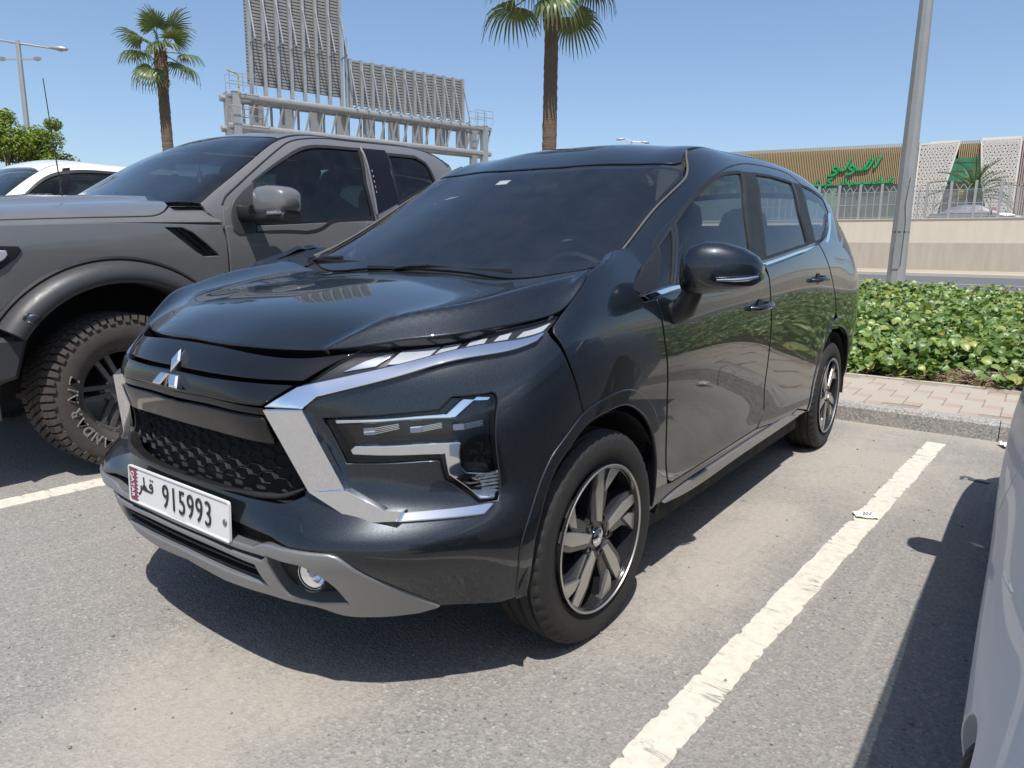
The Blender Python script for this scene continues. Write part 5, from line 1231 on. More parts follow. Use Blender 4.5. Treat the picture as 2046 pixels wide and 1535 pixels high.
def seat(x, y, w=.25):
    m = MB()
    bx = lambda cx, cz, rx, rz: ((cx, 0, cz), rx, rz)
    V, F = superloft([((x+.25-.02, y+t*w, .62), .27-.02*abs(t)**4, .085, X) for t in (-1, -.92, -.6, 0, .6, .92, 1)], 20, 3); m.add(V, F)
    ax = ((0, 1, 0), (1, 0, -.0))
    V, F = superloft([((x-.02-.17*t, y, .64+.56*t), ww*w, .075, ((0, 1, 0), (1, 0, .3))) for t, ww in ((0, .8), (.1, .96), (.5, 1), (.85, .86), (1, .55))], 20, 3); m.add(V, F)
    V, F = superloft([((x-.19-.05*t, y, 1.19+.22*t), ww, .05, ((0, 1, 0), (1, 0, .25))) for t, ww in ((0, .10), (.15, .135), (.6, .14), (.9, .12), (1, .08))], 20, 2.6); m.add(V, F)
    m.tube([(x-.18, y-.06, 1.12), (x-.19, y-.06, 1.24)], .007, 6); m.tube([(x-.18, y+.06, 1.12), (x-.19, y+.06, 1.24)], .007, 6)
    cpart('seat', m.mesh(True, 50), M_cloth)
seat(-1.25, .38); seat(-1.25, -.38); seat(-2.1, .42); seat(-2.1, -.42, .3)
m = MB(); V, F = superloft([((-.86, y, 1.44), .018, .03, X) for y in np.linspace(-.12, .12, 5)], 16, 2.6); m.add(V, F); m.tube([(-.84, 0, 1.46), (-.80, 0, 1.51)], .012, 8)
cpart('rear_view_mirror', m.mesh(), M_black)
q = T.at([.70, .70, .735, .735], [1.29, 1.35, 1.35, 1.29], -.009); cpart('permit_sticker', MB().add(list(q)+list(q-np.array([0, 0, .0006])), [(0, 1, 2, 3), (7, 6, 5, 4)]).mesh(False), M_plate)
# ------------------------------------------------------------------ grey pickup
M_tpaint = paint('flat_grey_paint', (.125, .123, .124), 0.0, .27, .05, coat=.9, dusty=.12)
M_tflare = plain('grey_flare_plastic', (.042, .042, .045), .45, var=.1, scale=120, bump=.05)
M_tglass = glass('pickup_glass', (.16, .2, .21), .9, 1.5)
M_twind = glass('pickup_windscreen', (.3, .36, .38), 1.0, 1.8)
M_brtyre = plain('dusty_brown_tyre', (.06, .05, .043), .85, var=.3, scale=18, bump=.3)
M_grim = plain('grey_rim', (.16, .16, .165), .35, .6, var=.1)
M_letter = plain('white_letter_rubber', (.30, .285, .26), .7)
M_pil = plain('smoked_pillar_film', (.008, .008, .012), .35, var=.05, spec=.25)
TRK = thing('pickup_truck', (-2.2, -3.03, 0), 'dark grey pickup truck with flared arches and lettered off-road tyres', 'truck')
TOFF = (2.2, 3.03, 0)
def tpart(name, me, mat, parent=None, both=False):
    o = put(name, me, mat, parent or TRK, TOFF if parent is None else None); r = [o]
    if both:
        m2 = me.copy(); m2.transform(Matrix.Translation((0, 3.03, 0))); m3 = mirror_mesh(m2); m3.transform(Matrix.Translation((0, -3.03, 0)))
        r.append(put(name, m3, mat, parent or TRK, TOFF if parent is None else None))
    return r if both else o
def tr_(k): return TR[k]
AX = .015; AZ = .412
circ = lambda r, a0, a1, n: [(-(AX+r*math.cos(a)), AZ+r*math.sin(a)-.55) for a in np.linspace(R(a0), R(a1), n)]
# wing below the crease, with the arch cut out
fend = [[(-.95, .74), (-.5, .74), (0, .74), (.600, .74)], [(.614, .66), (.622, .50), (.624, .14)], [q for q in circ(.69, 157, 26, 40)], [(-.66, .17), (-.95, .17)]]
tpart('front_wing', panel_mesh(TF, fend, 0, .03, .04, .004, .001, holes=[tr_('vent')], hole_gap=0), M_tpaint, both=True)
V1 = tpart('wing_vent', panel_mesh(TF, tr_('vent'), -.028, .01, .02, .002, 0), M_black, both=True)
for i in range(2):
    a = np.array([.33+.05*i, .715]); b_ = np.array([.50+.035*i, .585])
    tpart('vent_blade', panel_mesh(TF, [[tuple(a), tuple(b_)], [tuple(b_+[.012, 0]), tuple(a+[.016, 0])]], -.014, .012, .02, .003, 0), M_gloss, both=True)
dr = [[(.618, .735), (1.2, .735), (1.70, .735)], [(1.70, -.02)], [(.640, -.02)], [(.632, .50), (.625, .66)]]
tpart('front_door', panel_mesh(TF, dr, 0, .03, .05, .004, .001), M_tpaint, both=True)
tpart('rear_door', panel_mesh(TF, [[(1.708, .735), (2.75, .735)], [(2.75, -.02)], [(1.708, -.02)]], 0, .03, .06, .004, .001), M_tpaint, both=True)
tpart('cargo_bed', panel_mesh(TF, [[(2.80, .85)], [(5.3, .85)], [(5.3, .0)], [(4.2, .0)], [(2.80, .0)]], 0, .05, .08, .004, .001), M_tpaint, both=True)
tb = MB().box((-5.35, -4.0, .55), (-5.28, -2.06, 1.40)); tpart('tailgate', tb.mesh(False), M_tpaint)
# wing tops and bonnet
def both_v(segs): return [[(u, 2.02-v) for u, v in s[::-1]] for s in segs[::-1]]
wt = [[(-.95, 0.004), (-.4, .004), (0, .004), (.60, .004)], [(.60, .14)], [(.36, .143), (.29, .073), (.23, .045), (.19, .040), (-.3, .040), (-.95, .040)]]
tpart('wing_top', panel_mesh(TH, wt, 0, .02, .03, .003, .0005), M_tpaint)
tpart('wing_top', panel_mesh(TH, both_v(wt), 0, .02, .03, .003, .0005), M_tpaint)
hd = [[(-.95, .045), (-.3, .045), (.19, .045), (.23, .05), (.29, .08), (.355, .15)], [(.45, .41), (.40, .71), (.39, 1.01)]]
hd = hd+[[(u, 2.02-v) for u, v in s[::-1]] for s in hd[::-1]]
dome = lambda u, v: .022*np.clip((.62-np.abs(v-1.01))/.12, 0, 1)**2*(3-2*np.clip((.62-np.abs(v-1.01))/.12, 0, 1))
tpart('bonnet', panel_mesh(TH, hd, dome, .02, .04, .004, .001), M_tpaint)
for k in range(4):
    c_ = TH.at([.02+.045*k], [1.30], .03)[0]
    V, F = superloft([((c_[0]+.012*t, c_[1]+w, c_[2]), .02, .014, X) for t, w in ((0, -.14), (0, -.12), (0, 0), (0, .12), (0, .14))], 12, 2.2)
    tpart('bonnet_louvre', mk(V, F, True, sharp_deg=50), M_tpaint)
cw = MB(); cw.add([(-.35, -3.95, 1.39), (-.62, -3.95, 1.40), (-.62, -2.1, 1.40), (-.35, -2.1, 1.39)], [(3, 2, 1, 0)]); tpart('cowl', cw.mesh(False), M_blackm)
wp = MB(); wp.tube([(-.40, -2.95, 1.46), (-.44, -2.88, 1.475), (-.50, -2.70, 1.47)], [.02, .018, .01], 8); wp.bar((-.38, -3.35, 1.475), (-.56, -2.45, 1.435), .008, .02); wp.bar((-.42, -2.9, 1.49), (-.60, -2.35, 1.425), .012, .016)
tpart('wiper', wp.mesh(), M_black)
# cab
wf, wr, sl = tr_('wind_f'), tr_('wind_r'), tr_('sail')
fr = tr_('frame')
cab = [fr[0]+[(1.6, .715)], [(2.0, .715), (2.45, .705), (2.66, .66), (2.72, .60)], [(2.76, .2)], [(2.0, .09), (1.3, .08), (.70, .10)], [(.612, .20)]]
tpart('cab_frame', panel_mesh(TC, cab, 0, .02, .04, .004, .001, holes=[[wf[0]]+wf[1:], wr], hole_gap=-.001), M_tpaint, both=True)
tpart('cab_side', panel_mesh(TC, [[(.505, .575), (.606, .618), (.92, .680), (1.17, .742), (1.35, .76)], [(1.7, .775), (2.3, .775), (2.74, .72), (2.775, .6)], [(2.775, .2)], [(2.5, .10), (.66, .12)], [(.60, .20), (.53, .42)]], -.006, .02, .04, .004, .0, holes=[tr_('wind_f'), tr_('wind_r')], hole_gap=-.004), M_tpaint, both=True)
ring = [[q for q in fr[0]]+[(1.6, .715)], [(2.0, .715), (2.45, .705), (2.66, .66), (2.72, .60)]]
rc = np.vstack([cr(np.array(ring[0]), .03), cr(np.array(ring[1]), .03)])
P = TC.at(rc[:, 0], rc[:, 1]+.004, -.001); tpart('door_seal', MB().tube(P, .006, 6).mesh(), M_blackm)
tpart('door_window', panel_mesh(TC, wf, -.008, .004, .05, .001, -.004), M_tglass, both=True)
tpart('door_window', panel_mesh(TC, wr, -.008, .004, .05, .001, -.004), M_tglass, both=True)
for k in (wf, wr):
    O = outline(k, .02); O = O[::-1] if area(O) < 0 else O
    tpart('window_rubber', panel_mesh(TC, [[tuple(q) for q in inset_poly(O, -.012)]], .0015, .01, .03, .001, 0, holes=[inset_poly(O, .012)], hole_gap=0), M_blackm, both=True)
tpart('pillar_panel', panel_mesh(TC, tr_('bpil'), .004, .01, .04, .002, 0), M_pil, both=True)
b0, b1 = tr_('bpil')[0][0], tr_('bpil')[3][0]
uu = np.linspace(b0[0], b1[0], 8)-.008; vv = np.linspace(b0[1], b1[1], 8)
tpart('pillar_strip', MB().tube(TC.at(uu, vv, .010), .009, 8).mesh(), M_steel)
kp = MB(); d0 = np.array(tr_('bpil')[2][0]); 
for k in range(5):
    t = .36+.075*k; q = np.array(b0)*(1-t)+np.array(b1)*t+[.028, .0]
    P = TC.at([q[0]-.004, q[0]+.004, q[0]+.004, q[0]-.004], [q[1]-.006, q[1]-.006, q[1]+.006, q[1]+.006], .006); kp.add(list(P), [(0, 1, 2, 3)])
o = tpart('keypad_marks', kp.mesh(False), M_letter); o['kind'] = 'stuff'
tpart('sail_panel', panel_mesh(TC, sl, .008, .02, .03, .004, 0), M_tflare, both=True)
wsT = [[(.50, .574), (.606, .621), (.915, .685), (1.171, .747)], [(1.165, .86), (1.15, 1.15), (1.145, 1.5)]]
wsT = [[(.29, 1.5), (.29, 1.257), (.333, .878)]]+wsT
wsT = wsT+[[(u, 3.0-v) for u, v in s[::-1]] for s in wsT[::-1]]
tpart('windscreen', panel_mesh(TC, wsT, -.004, .005, .05, .001, .002), M_twind)
rf = [[(1.16, 1.5), (1.165, 1.15), (1.182, .86), (1.19, .765)], [(1.35, .78), (1.7, .79), (2.3, .79), (2.74, .735)], [(2.78, .85), (2.78, 1.5)]]
rf = rf+[[(u, 3.0-v) for u, v in s[::-1]] for s in rf[::-1]]
tpart('roof', panel_mesh(TC, rf, .001, .02, .05, .004, .001), M_tpaint)
vb = np.linspace(.2, 2.8, 30); top = TC(np.full(30, 2.775), vb); bk = MB(); bk.add(list(top), [tuple(range(30))[::-1]])
bkO = bk.mesh(False); tpart('cab_back_glass', bkO, M_tglass)
# flares and arches
fl = MB(); V = []; F = []
prof = [(.688, -.02), (.684, .035), (.665, .078), (.63, .098), (.60, .10), (.578, .088), (.572, .06), (.575, -.10)]
al = np.linspace(R(34), R(197), 48)
for a in al:
    for r, o_ in prof: V.append((AX+r*math.cos(a), -2.03+o_, AZ+r*math.sin(a)))
L = len(prof); F = [(i*L+j, i*L+j+1, (i+1)*L+j+1, (i+1)*L+j) for i in range(len(al)-1) for j in range(L-1)]+[tuple(range(L))[::-1]]
fl.add(V, [f[::-1] for f in F])
fme = fl.mesh(True, 40); FL = tpart('wheel_arch_flare', fme, M_tflare, both=True)
gp = MB().tube([(AX+.697*math.cos(a), -2.028, AZ+.697*math.sin(a)) for a in al], .014, 6); tpart('flare_gasket', gp.mesh(), M_black, both=True)
fm2 = fme.copy(); fm2.transform(Matrix.Translation((-3.7, 0, 0))); tpart('wheel_arch_flare', fm2, M_tflare, both=True)
mk_ = MB().lathe([(.0001, .012), (.02, .011), (.024, .006), (.030, .0)], 24, Matrix.Translation((AX+.60*math.cos(R(42)), -1.935, AZ+.63*math.sin(R(42)))) @ Matrix.Rotation(R(-90), 4, 'X') @ Matrix.Diagonal((1.15, .8, 1, 1)))
put('side_marker', mk_.mesh(), M_lens, FL[0]); 
ms = MB().lathe([(.0001, .004), (.034, .002), (.038, -.004)], 24, Matrix.Translation((AX+.60*math.cos(R(42)), -1.936, AZ+.63*math.sin(R(42)))) @ Matrix.Rotation(R(-90), 4, 'X') @ Matrix.Diagonal((1.1, .8, 1, 1)))
put('marker_bezel', ms.mesh(), M_black, FL[0])
wl_ = MB()
for wx in (AX, AX-3.7):
    V = []; n = 24
    for k in range(n+1):
        a = R(-5)+R(195)*k/n
        for y in (-2.0, -2.55): V.append((wx+.60*math.cos(a), y, AZ+.60*math.sin(a)))
    wl_.add(V, [(2*k, 2*k+2, 2*k+3, 2*k+1) for k in range(n)]); wl_.add([(wx-.65, -2.5, .45), (wx+.65, -2.5, .45), (wx+.65, -2.5, 1.1), (wx-.65, -2.5, 1.1)], [(0, 1, 2, 3)])
wl_.box((-5.2, -3.95, .45), (-.45, -2.1, .62)); wl_.box((-5.25, -3.6, .6), (.85, -2.48, 1.2)); wl_.box((-.5, -2.46, .4), (.8, -2.44, 1.15)); wl_.box((-.3, -2.6, .35), (.35, -2.35, .48))
tpart('underbody', wl_.mesh(False), M_liner)
# front end
bp = MB(); V, F = superloft([((.80-.06*abs((y+3.03)/1.0)**3*2, y, .645), .16-.03*abs((y+3.03)), .105, X) for y in np.linspace(-4.02, -2.04, 13)], 20, 3.5); bp.add(V, F)
tpart('bumper', bp.mesh(True, 45), M_tflare)
bs = MB().prism([(.46, .745), (.52, .55), (.70, .50), (.95, .50), (.95, .755)], -.10, .03, Matrix.Translation((0, -2.03, 0)) @ Matrix(((1, 0, 0, 0), (0, 0, 1, 0), (0, 1, 0, 0), (0, 0, 0, 1))), bevel=.02)
tpart('bumper_end', bs.mesh(True, 30), M_tflare, both=True)
gr = MB().box((.80, -3.75, .78), (.93, -2.31, 1.24)); tpart('grille', gr.mesh(False), M_black)
gb = MB()
for z in (.88, 1.0, 1.12): gb.box((.925, -3.7, z-.015), (.95, -2.36, z+.015))
for y in np.linspace(-3.6, -2.46, 9): gb.box((.925, y-.012, .8), (.945, y+.012, 1.2))
o = tpart('grille_bars', gb.mesh(False), M_tflare); o['kind'] = 'stuff'
hl = tr_('headl')
tpart('headlight', panel_mesh(TF, [[(-.90, .614), (-.457, .615)], [(-.446, .595), (-.473, .559)], [(-.54, .508), (-.90, .40)]], .006, .03, .03, .004, 0), M_lampd, both=True)
tpart('headlight_lens', panel_mesh(TF, [[(-.88, .595), (-.512, .595)], [(-.505, .575), (-.52, .555)], [(-.57, .522), (-.88, .43)]], .016, .01, .03, .006, 0), M_white, both=True)
tpart('antenna', MB().tube([(-.50, -3.86, 1.38), (-.50, -3.86, 1.44), (-.475, -3.875, 1.9), (-.46, -3.89, 2.30)], [.018, .006, .0035, .003], 6).mesh(), M_black)
# door mirror
hm = MB()
V, F = superloft([((-.80, y, 1.435), rx, rz, ((1, 0, 0), (0, 0, 1))) for y, rx, rz in ((-1.935, .05, .055), (-1.92, .075, .078), (-1.88, .09, .088), (-1.80, .098, .090), (-1.71, .092, .082), (-1.66, .075, .062), (-1.64, .05, .04))], 26, 3.6)
mi = [0 if sum(V[i][2] for i in f)/len(f) > 1.385 else 1 for f in F]
m1 = mk(V, F, True, sharp_deg=45, mi=mi)
MO = tpart('door_mirror', m1, [M_tpaint, M_black], both=True)
V, F = superloft([((-.80, y, 1.345), rx, .035, X) for y, rx in ((-1.95, .055), (-1.93, .075), (-1.8, .092), (-1.68, .085), (-1.65, .06))], 20, 3)
ma = MB().add(V, F); V, F = superloft([((-.76, y, 1.375), .06, rz, X) for y, rz in ((-2.06, .06), (-2.0, .05), (-1.92, .045))], 16, 3.5); ma.add(V, F)
mm = ma.mesh(True, 45); put('mirror_base', mm, M_black, MO[0])
put('indicator_lens', MB().box((-.735, -1.765, 1.352), (-.702, -1.66, 1.378)).mesh(False), M_lens, MO[0])
put('indicator', MB().box((-.735, -1.76, 1.356), (-.708, -1.665, 1.374)).mesh(False), M_white, MO[0])
# cabin: dark seats, roof lining, ornament under the mirror
cb = MB().box((-2.7, -3.95, .6), (-.5, -2.12, .70)); cb.box((-.62, -3.9, 1.0), (-.45, -2.15, 1.36)); tpart('cabin_floor', cb.mesh(False), M_cloth)
for sx, sy in ((-1.35, -2.55), (-1.35, -3.5), (-2.35, -2.55), (-2.35, -3.5)):
    m = MB(); V, F = superloft([((sx-.1*t, sy, .85+.62*t), w, .08, ((0, 1, 0), (1, 0, .2))) for t, w in ((0, .22), (.1, .26), (.6, .26), (.9, .21), (1, .15))], 18, 3); m.add(V, F)
    V, F = superloft([((sx-.12, sy, 1.50+.22*t), w, .055, ((0, 1, 0), (1, 0, .1))) for t, w in ((0, .10), (.2, .14), (.7, .14), (1, .09))], 18, 3); m.add(V, F)
    tpart('seat', m.mesh(True, 50), M_cloth)
om = MB().tube([(-1.06, -3.02, 1.78), (-1.06, -3.02, 1.70)], .003, 5)
for r0, r1, z0, z1 in ((.004, .03, 1.70, 1.64), (.03, .05, 1.64, 1.61), (.035, .035, 1.60, 1.585), (.03, .03, 1.57, 1.55), (.025, .012, 1.535, 1.51)): om.lathe([(r0+.0001, z0), (r1, z1)], 12, Matrix.Translation((-1.06, -3.02, 0)))
om.box((-1.04, -3.12, 1.78), (-1.02, -2.92, 1.84)); tpart('mirror_ornament', om.mesh(), M_black)
# wheels: knobbly tyres with white outlined letters
def knobby(ro, ri, w, n=62):
    m = MB(); hw = w/2
    prof = [(ri-.005, hw*.70), (ri+.012, hw*.88), (ri+.03, hw*.97), (ri+.07, hw*1.02), (ro-.075, hw*1.03), (ro-.045, hw*.99), (ro-.030, hw*.95), (ro-.022, hw*.86), (ro-.022, -hw*.86), (ro-.045, -hw*.99), (ri+.07, -hw*1.02), (ri-.005, -hw*.7)]
    m.lathe([p_ for p_ in prof], 96)
    def lug(a0, a1, h0, h1, r0, r1, sk=0.0):
        v = []
        for r in (r0, r1):
            for a, h in ((a0, h0), (a1, h0), (a1+sk, h1), (a0+sk, h1)): v.append((r*math.cos(a), r*math.sin(a), h))
        m.add(v, [(4, 5, 6, 7), (0, 1, 5, 4), (1, 2, 6, 5), (2, 3, 7, 6), (3, 0, 4, 7)])
    d = 2*math.pi/n
    for k in range(n):
        a = k*d; big = k % 2
        lug(a, a+d*.74, hw*(.90+.06*big), hw*.52, ro-.024, ro-.004, .03); lug(a+d*.3, a+d*1.04, -hw*(.90+.06*big), -hw*.52, ro-.024, ro-.004, -.03)
        lug(a+d*.2, a+d*.86, hw*.46, hw*.06, ro-.03, ro, .07); lug(a, a+d*.66, -hw*.04, -hw*.44, ro-.03, ro, .07)
        # side biters
        rr = ro-.032-.012*big
        v = []
        for h in (hw*.93, hw*1.05):
            for a2, r in ((a, ro-.006), (a+d*.74, ro-.006), (a+d*.70, rr), (a+d*.08, rr)): v.append((r*math.cos(a2), r*math.sin(a2), h if r < ro-.02 else hw*.93 if h < hw else hw*.985))
        m.add(v, [(4, 5, 6, 7), (0, 1, 5, 4), (1, 2, 6, 5), (2, 3, 7, 6), (3, 0, 4, 7)])
    return m.mesh(True, 30)
KT = knobby(.415, .235, .315)
def beadlock():
    a = MB(); a.lathe([(.248, .055), (.250, .075), (.243, .085), (.215, .085), (.207, .075), (.205, .0), (.20, -.1), (.23, -.15)], 72)
    for k in range(6):
        for sgn in (-1, 1):
            t0 = 60*k+sgn*8; P0 = Vector((.055*math.cos(R(60*k+sgn*22)), .055*math.sin(R(60*k+sgn*22)), .03)); P1 = Vector((.208*math.cos(R(t0)), .208*math.sin(R(t0)), .055)); a.bar(P0, P1, .024, .035)
    a.lathe([(.0001, .05), (.06, .05), (.085, .035), (.09, -.02)], 36); return a.mesh(True, 35)
BL = beadlock()
bolt = MB().lathe([(.0001, .093), (.007, .092), (.0085, .084)], 8).mesh()
def letters(parent, rad):
    txt = [('A', -59), ('N', -47.5), ('D', -36), ('A', -25.5), ('R', -14), ('A', 1), ('/', 9.5), ('T', 19)]
    for ch, ang in txt:
        # read clockwise round the tyre: letter tops point outwards
        th = R(ang)
        for nm, mt, wgt, dz in (('letter_outline', M_letter, .0022, .0), ('letter_fill', M_brtyre, -.0034, .0022)):
            # wheel-local: x flipped towards the rear, y up, z out
            pos = Vector((-rad*math.cos(th), rad*math.sin(th), 0)); out = pos.normalized(); right = Vector((out.y, -out.x, 0))
            Ml = Matrix((right, out, Vector((0, 0, 1)))).transposed().to_4x4()
            put(nm, font_mesh(ch, .064, .001, Matrix.Translation(pos+Vector((0, 0, .1575*1.028+dz))) @ Ml, 1.0, wgt), mt, parent)
for i, (wx, sd) in enumerate(((AX, 1), (AX-3.7, 1), (AX, -1), (AX-3.7, -1))):
    Mw = Matrix.Translation((wx, -3.03+sd*.885, AZ)) @ (Matrix.Rotation(math.pi, 4, 'Z') if sd < 0 else Matrix.Identity(4))
    B = Matrix(((-1, 0, 0, 0), (0, 0, 1, 0), (0, 1, 0, 0), (0, 0, 0, 1)))
    w = put('wheel', BL, M_grim, TRK); w.matrix_local = Matrix.Translation(TOFF) @ Mw @ B
    put('tyre', KT, M_brtyre, w)
    if sd > 0:
        for k in range(16): put('rim_bolt', bolt, M_steel, w, (.229*math.cos(R(22.5*k+3)), .229*math.sin(R(22.5*k+3)), 0))
    if i == 0: letters(w, .290)
# ------------------------------------------------------------------ white wagon beyond the pickup
M_wpaint = plain('white_car_paint', (.72, .72, .71), .3, var=.03, coat=.8)
WAG = thing('parked_car', (-1.5, -6.45, 0), 'white wagon with dark windows half hidden behind the grey pickup', 'car')
WOFF = (1.5, 6.45, 0)
def wpart(name, me, mat, both=False):
    put(name, me, mat, WAG, WOFF)
    if both:
        m2 = me.copy(); m2.transform(Matrix.Translation((0, 6.45, 0))); m3 = mirror_mesh(m2); m3.transform(Matrix.Translation((0, -6.45, 0))); put(name, m3, mat, WAG, WOFF)
ww = TR['wwin']; win = [[ww[0][0]]+ww[0][1:], [(2.9, ww[0][-1][1]+.015)], [(2.95, .42)], [(1.6, .37)], [(.70, .40)]]
win = [ww[0]+[(1.7, ww[0][-1][1]+.0), (2.6, ww[0][-1][1]+.005)], [(3.2, .62), (3.35, .50)], [(3.3, .42), (1.6, .40), (.66, .44)]]
bodyW = [[(.10, .75), (.5, .765), (.75, .775), (1.06, .775)], [(1.2, .79), (1.7, .80), (3.0, .80), (3.85, .79)], [(3.88, .0)], [(-.88, .0)], [(-.88, .55), (.0, .60)]]
wpart('body_side', panel_mesh(WC, bodyW, 0, .02, .06, .004, 0, holes=[win], hole_gap=0), M_wpaint, True)
wpart('side_window', panel_mesh(WC, win, -.006, .004, .06, .001, -.006), M_tglass, True)
O = outline(win, .03); O = O[::-1] if area(O) < 0 else O
wpart('window_frame', panel_mesh(WC, [[tuple(q) for q in inset_poly(O, -.02)]], .002, .012, .04, .002, 0, holes=[inset_poly(O, .014)], hole_gap=0), M_blackm, True)
for u0, u1 in ((1.18, .07), (2.25, .07)):
    wpart('window_pillar', panel_mesh(WC, [[(u0-.06, .42)], [(u0+.02, .42)], [(u0+.16, .715)], [(u0+.09, .715)]], .001, .01, .05, .001, 0), M_pil, True)
h_ = [[(.30, 1.45), (.30, 1.15), (.36, .95), (.44, .82)], [(.75, .785), (1.07, .79)], [(1.08, .95), (1.05, 1.15), (1.04, 1.45)]]
wpart('windscreen', panel_mesh(WC, h_+[[(u, 2.9-v) for u, v in s[::-1]] for s in h_[::-1]], -.003, .004, .06, .001, 0), M_twind)
h_ = [[(1.05, 1.45), (1.06, 1.15), (1.09, .95), (1.085, .79)], [(1.2, .805), (1.7, .81), (3.0, .81), (3.86, .80)], [(3.88, 1.45)]]
wpart('roof', panel_mesh(WC, h_+[[(u, 2.9-v) for u, v in s[::-1]] for s in h_[::-1]], .001, .02, .06, .004, 0), M_wpaint)
h_ = [[(-.88, 1.45), (-.88, .70)], [(.1, .70), (.38, .80)], [(.30, .95), (.25, 1.15), (.25, 1.45)]]
wpart('bonnet', panel_mesh(WC, h_+[[(u, 2.9-v) for u, v in s[::-1]] for s in h_[::-1]], .001, .02, .06, .004, 0), M_wpaint)
m = MB().box((-3.88, -7.36, .5), (.95, -5.54, 1.02)); m.box((.9, -7.3, .45), (1.05, -5.6, 1.05)); wpart('lower_body', m.mesh(False), M_wpaint)
ub = np.linspace(0, 2.9, 24); bk = MB(); bk.add(list(WC(np.full(24, 3.88), ub)), [tuple(range(24))]); wpart('rear_window', bk.mesh(False), M_tglass)
for x in (.1, -2.75):
    for y in (-5.62, -7.28):
        t = put('wheel', AL[0], M_alloyb, WAG); t.matrix_local = Matrix.Translation(WOFF) @ Matrix.Translation((x, y, .36)) @ Matrix.Rotation(0 if y > -6 else math.pi, 4, 'Z') @ Matrix(((-1, 0, 0, 0), (0, 0, 1, 0), (0, 1, 0, 0), (0, 0, 0, 1))); t.scale = (1.1, 1.1, 1)
        q = put('tyre', TY, M_rubber, t); put('rim_face', AL[1], M_alloy, t)
# ------------------------------------------------------------------ silver saloon at the right edge of the view
M_spaint = paint('silver_paint', (.45, .49, .545), .05, .5, .08, coat=.3, dusty=.02)
SAL = thing('parked_car', (-.5, 2.7, 0), 'silver car parked tight along the right edge of the view, only its flank showing', 'car')
SOFF = (.5, -2.7, 0)
YC = 2.673
def scol(dy, zt, zb=1.0):
    return [(-(.80-dy), .20), (-(.845-dy), .38), (-(.868-dy), .52), (-(.845-dy), .67*zb), (-(.79-dy), .82*zb), (-(.725-dy), .92*zb), (-(.60-dy), zt-.03), (-.3, zt-.005), (0, zt)]
SCC = {1.68: scol(.14, .98, .97), 1.45: scol(.05, 1.02), .9: scol(.022, 1.04), .4: scol(.020, 1.04), -.1: scol(.014, 1.04), -.5: scol(.005, 1.04), -1.1: scol(0, 1.03), -1.9: scol(.004, .99), -2.4: scol(.05, .94, .96), -2.72: scol(.14, .86, .92)}
SC = loftnet(YC, SCC, [0, .18, .34, .50, .64, .75, .95, 1.25, 1.55], True, -1)
def spart(name, me, mat, both=False):
    o = put(name, me, mat, SAL, SOFF)
    if both:
        m2 = me.copy(); m2.transform(Matrix.Translation((0, -YC, 0))); m3 = mirror_mesh(m2); m3.transform(Matrix.Translation((0, YC, 0))); put(name, m3, mat, SAL, SOFF)
    return o
RAX, FAX = 1.0, -1.80
def scirc(ax, r, a0, a1, n=30): return [(-(ax+r*math.cos(R(a))), .33+r*math.sin(R(a))-.20) for a in np.linspace(a0, a1, n)]
spart('rear_wing', panel_mesh(SC, [[(-1.62, .75), (-.8, .75), (.148, .75)], [(.150, .4), (.160, .0)], [(-.47, .0)], scirc(RAX, .37, 200, -18), [(-1.25, .02), (-1.62, .06)]], 0, .03, .03, .003, .001), M_spaint, True)
spart('front_door', panel_mesh(SC, [[(.154, .75), (1.20, .75)], [(1.22, .4), (1.18, .0)], [(.166, .0)], [(.156, .4)]], 0, .03, .04, .003, .0015), M_spaint, True)
spart('front_wing', panel_mesh(SC, [[(1.206, .75), (2.3, .75)], [(2.5, .08)], [(2.27, .02)], scirc(FAX, .37, 200, -18)[::1], [(1.186, .0)], [(1.226, .4)]][:3]+[scirc(FAX, .37, 190, -10)]+[[(1.186, .02)], [(1.226, .4)]], 0, .03, .04, .003, .0015), M_spaint, True)
spart('sill', panel_mesh(SC, [[(-.40, .03), (.4, .03), (1.40, .03)], [(1.40, -.03), (-.40, -.03)]], .006, .02, .04, .003, 0), M_spaint, True)
fullS = lambda h: h+[[(u, 3.1-v) for u, v in s[::-1]] for s in h[::-1]]
spart('bonnet', panel_mesh(SC, fullS([[(1.2, 1.55), (1.2, 1.1), (1.25, .756)], [(1.9, .756), (2.32, .756)], [(2.55, .95), (2.62, 1.55)]]), .001, .02, .06, .004, .001), M_spaint)
spart('boot', panel_mesh(SC, fullS([[(-1.66, 1.55), (-1.64, 1.0), (-1.60, .756)], [(-1.2, .756), (-.95, .756)], [(-.95, 1.1), (-.95, 1.55)]]), .001, .02, .06, .004, .001), M_spaint)
spart('shoulder', panel_mesh(SC, fullS([[(-.94, 1.55), (-.94, .756)], [(.2, .756), (1.19, .756)], [(1.19, 1.55)]]), -.002, .02, .08, .004, .001), M_spaint)
gh = MB(); secs = [(1.25, 1.0, .58, 1.02), (.75, 1.03, .52, 1.34), (.3, 1.03, .51, 1.41), (-.5, 1.03, .51, 1.41), (-.85, 1.02, .54, 1.34), (-1.5, 1.0, .60, 1.0)]
V = []; n = 12
for x, zb, hw, zt in secs:
    for k in range(n):
        prof_ = [(-.76, zb-.06), (-.73, zb), (-(hw+.06), zb+(zt-zb)*.55), (-hw, zb+(zt-zb)*.86), (-(hw-.12), zt-.02), (-.25, zt)]
        prof_ = prof_+[(-a, b) for a, b in prof_[::-1]]
        V.append((x, YC+prof_[k][0], prof_[k][1]))
F = [(i*n+k, i*n+k+1, (i+1)*n+k+1, (i+1)*n+k) for i in range(len(secs)-1) for k in range(n-1)]
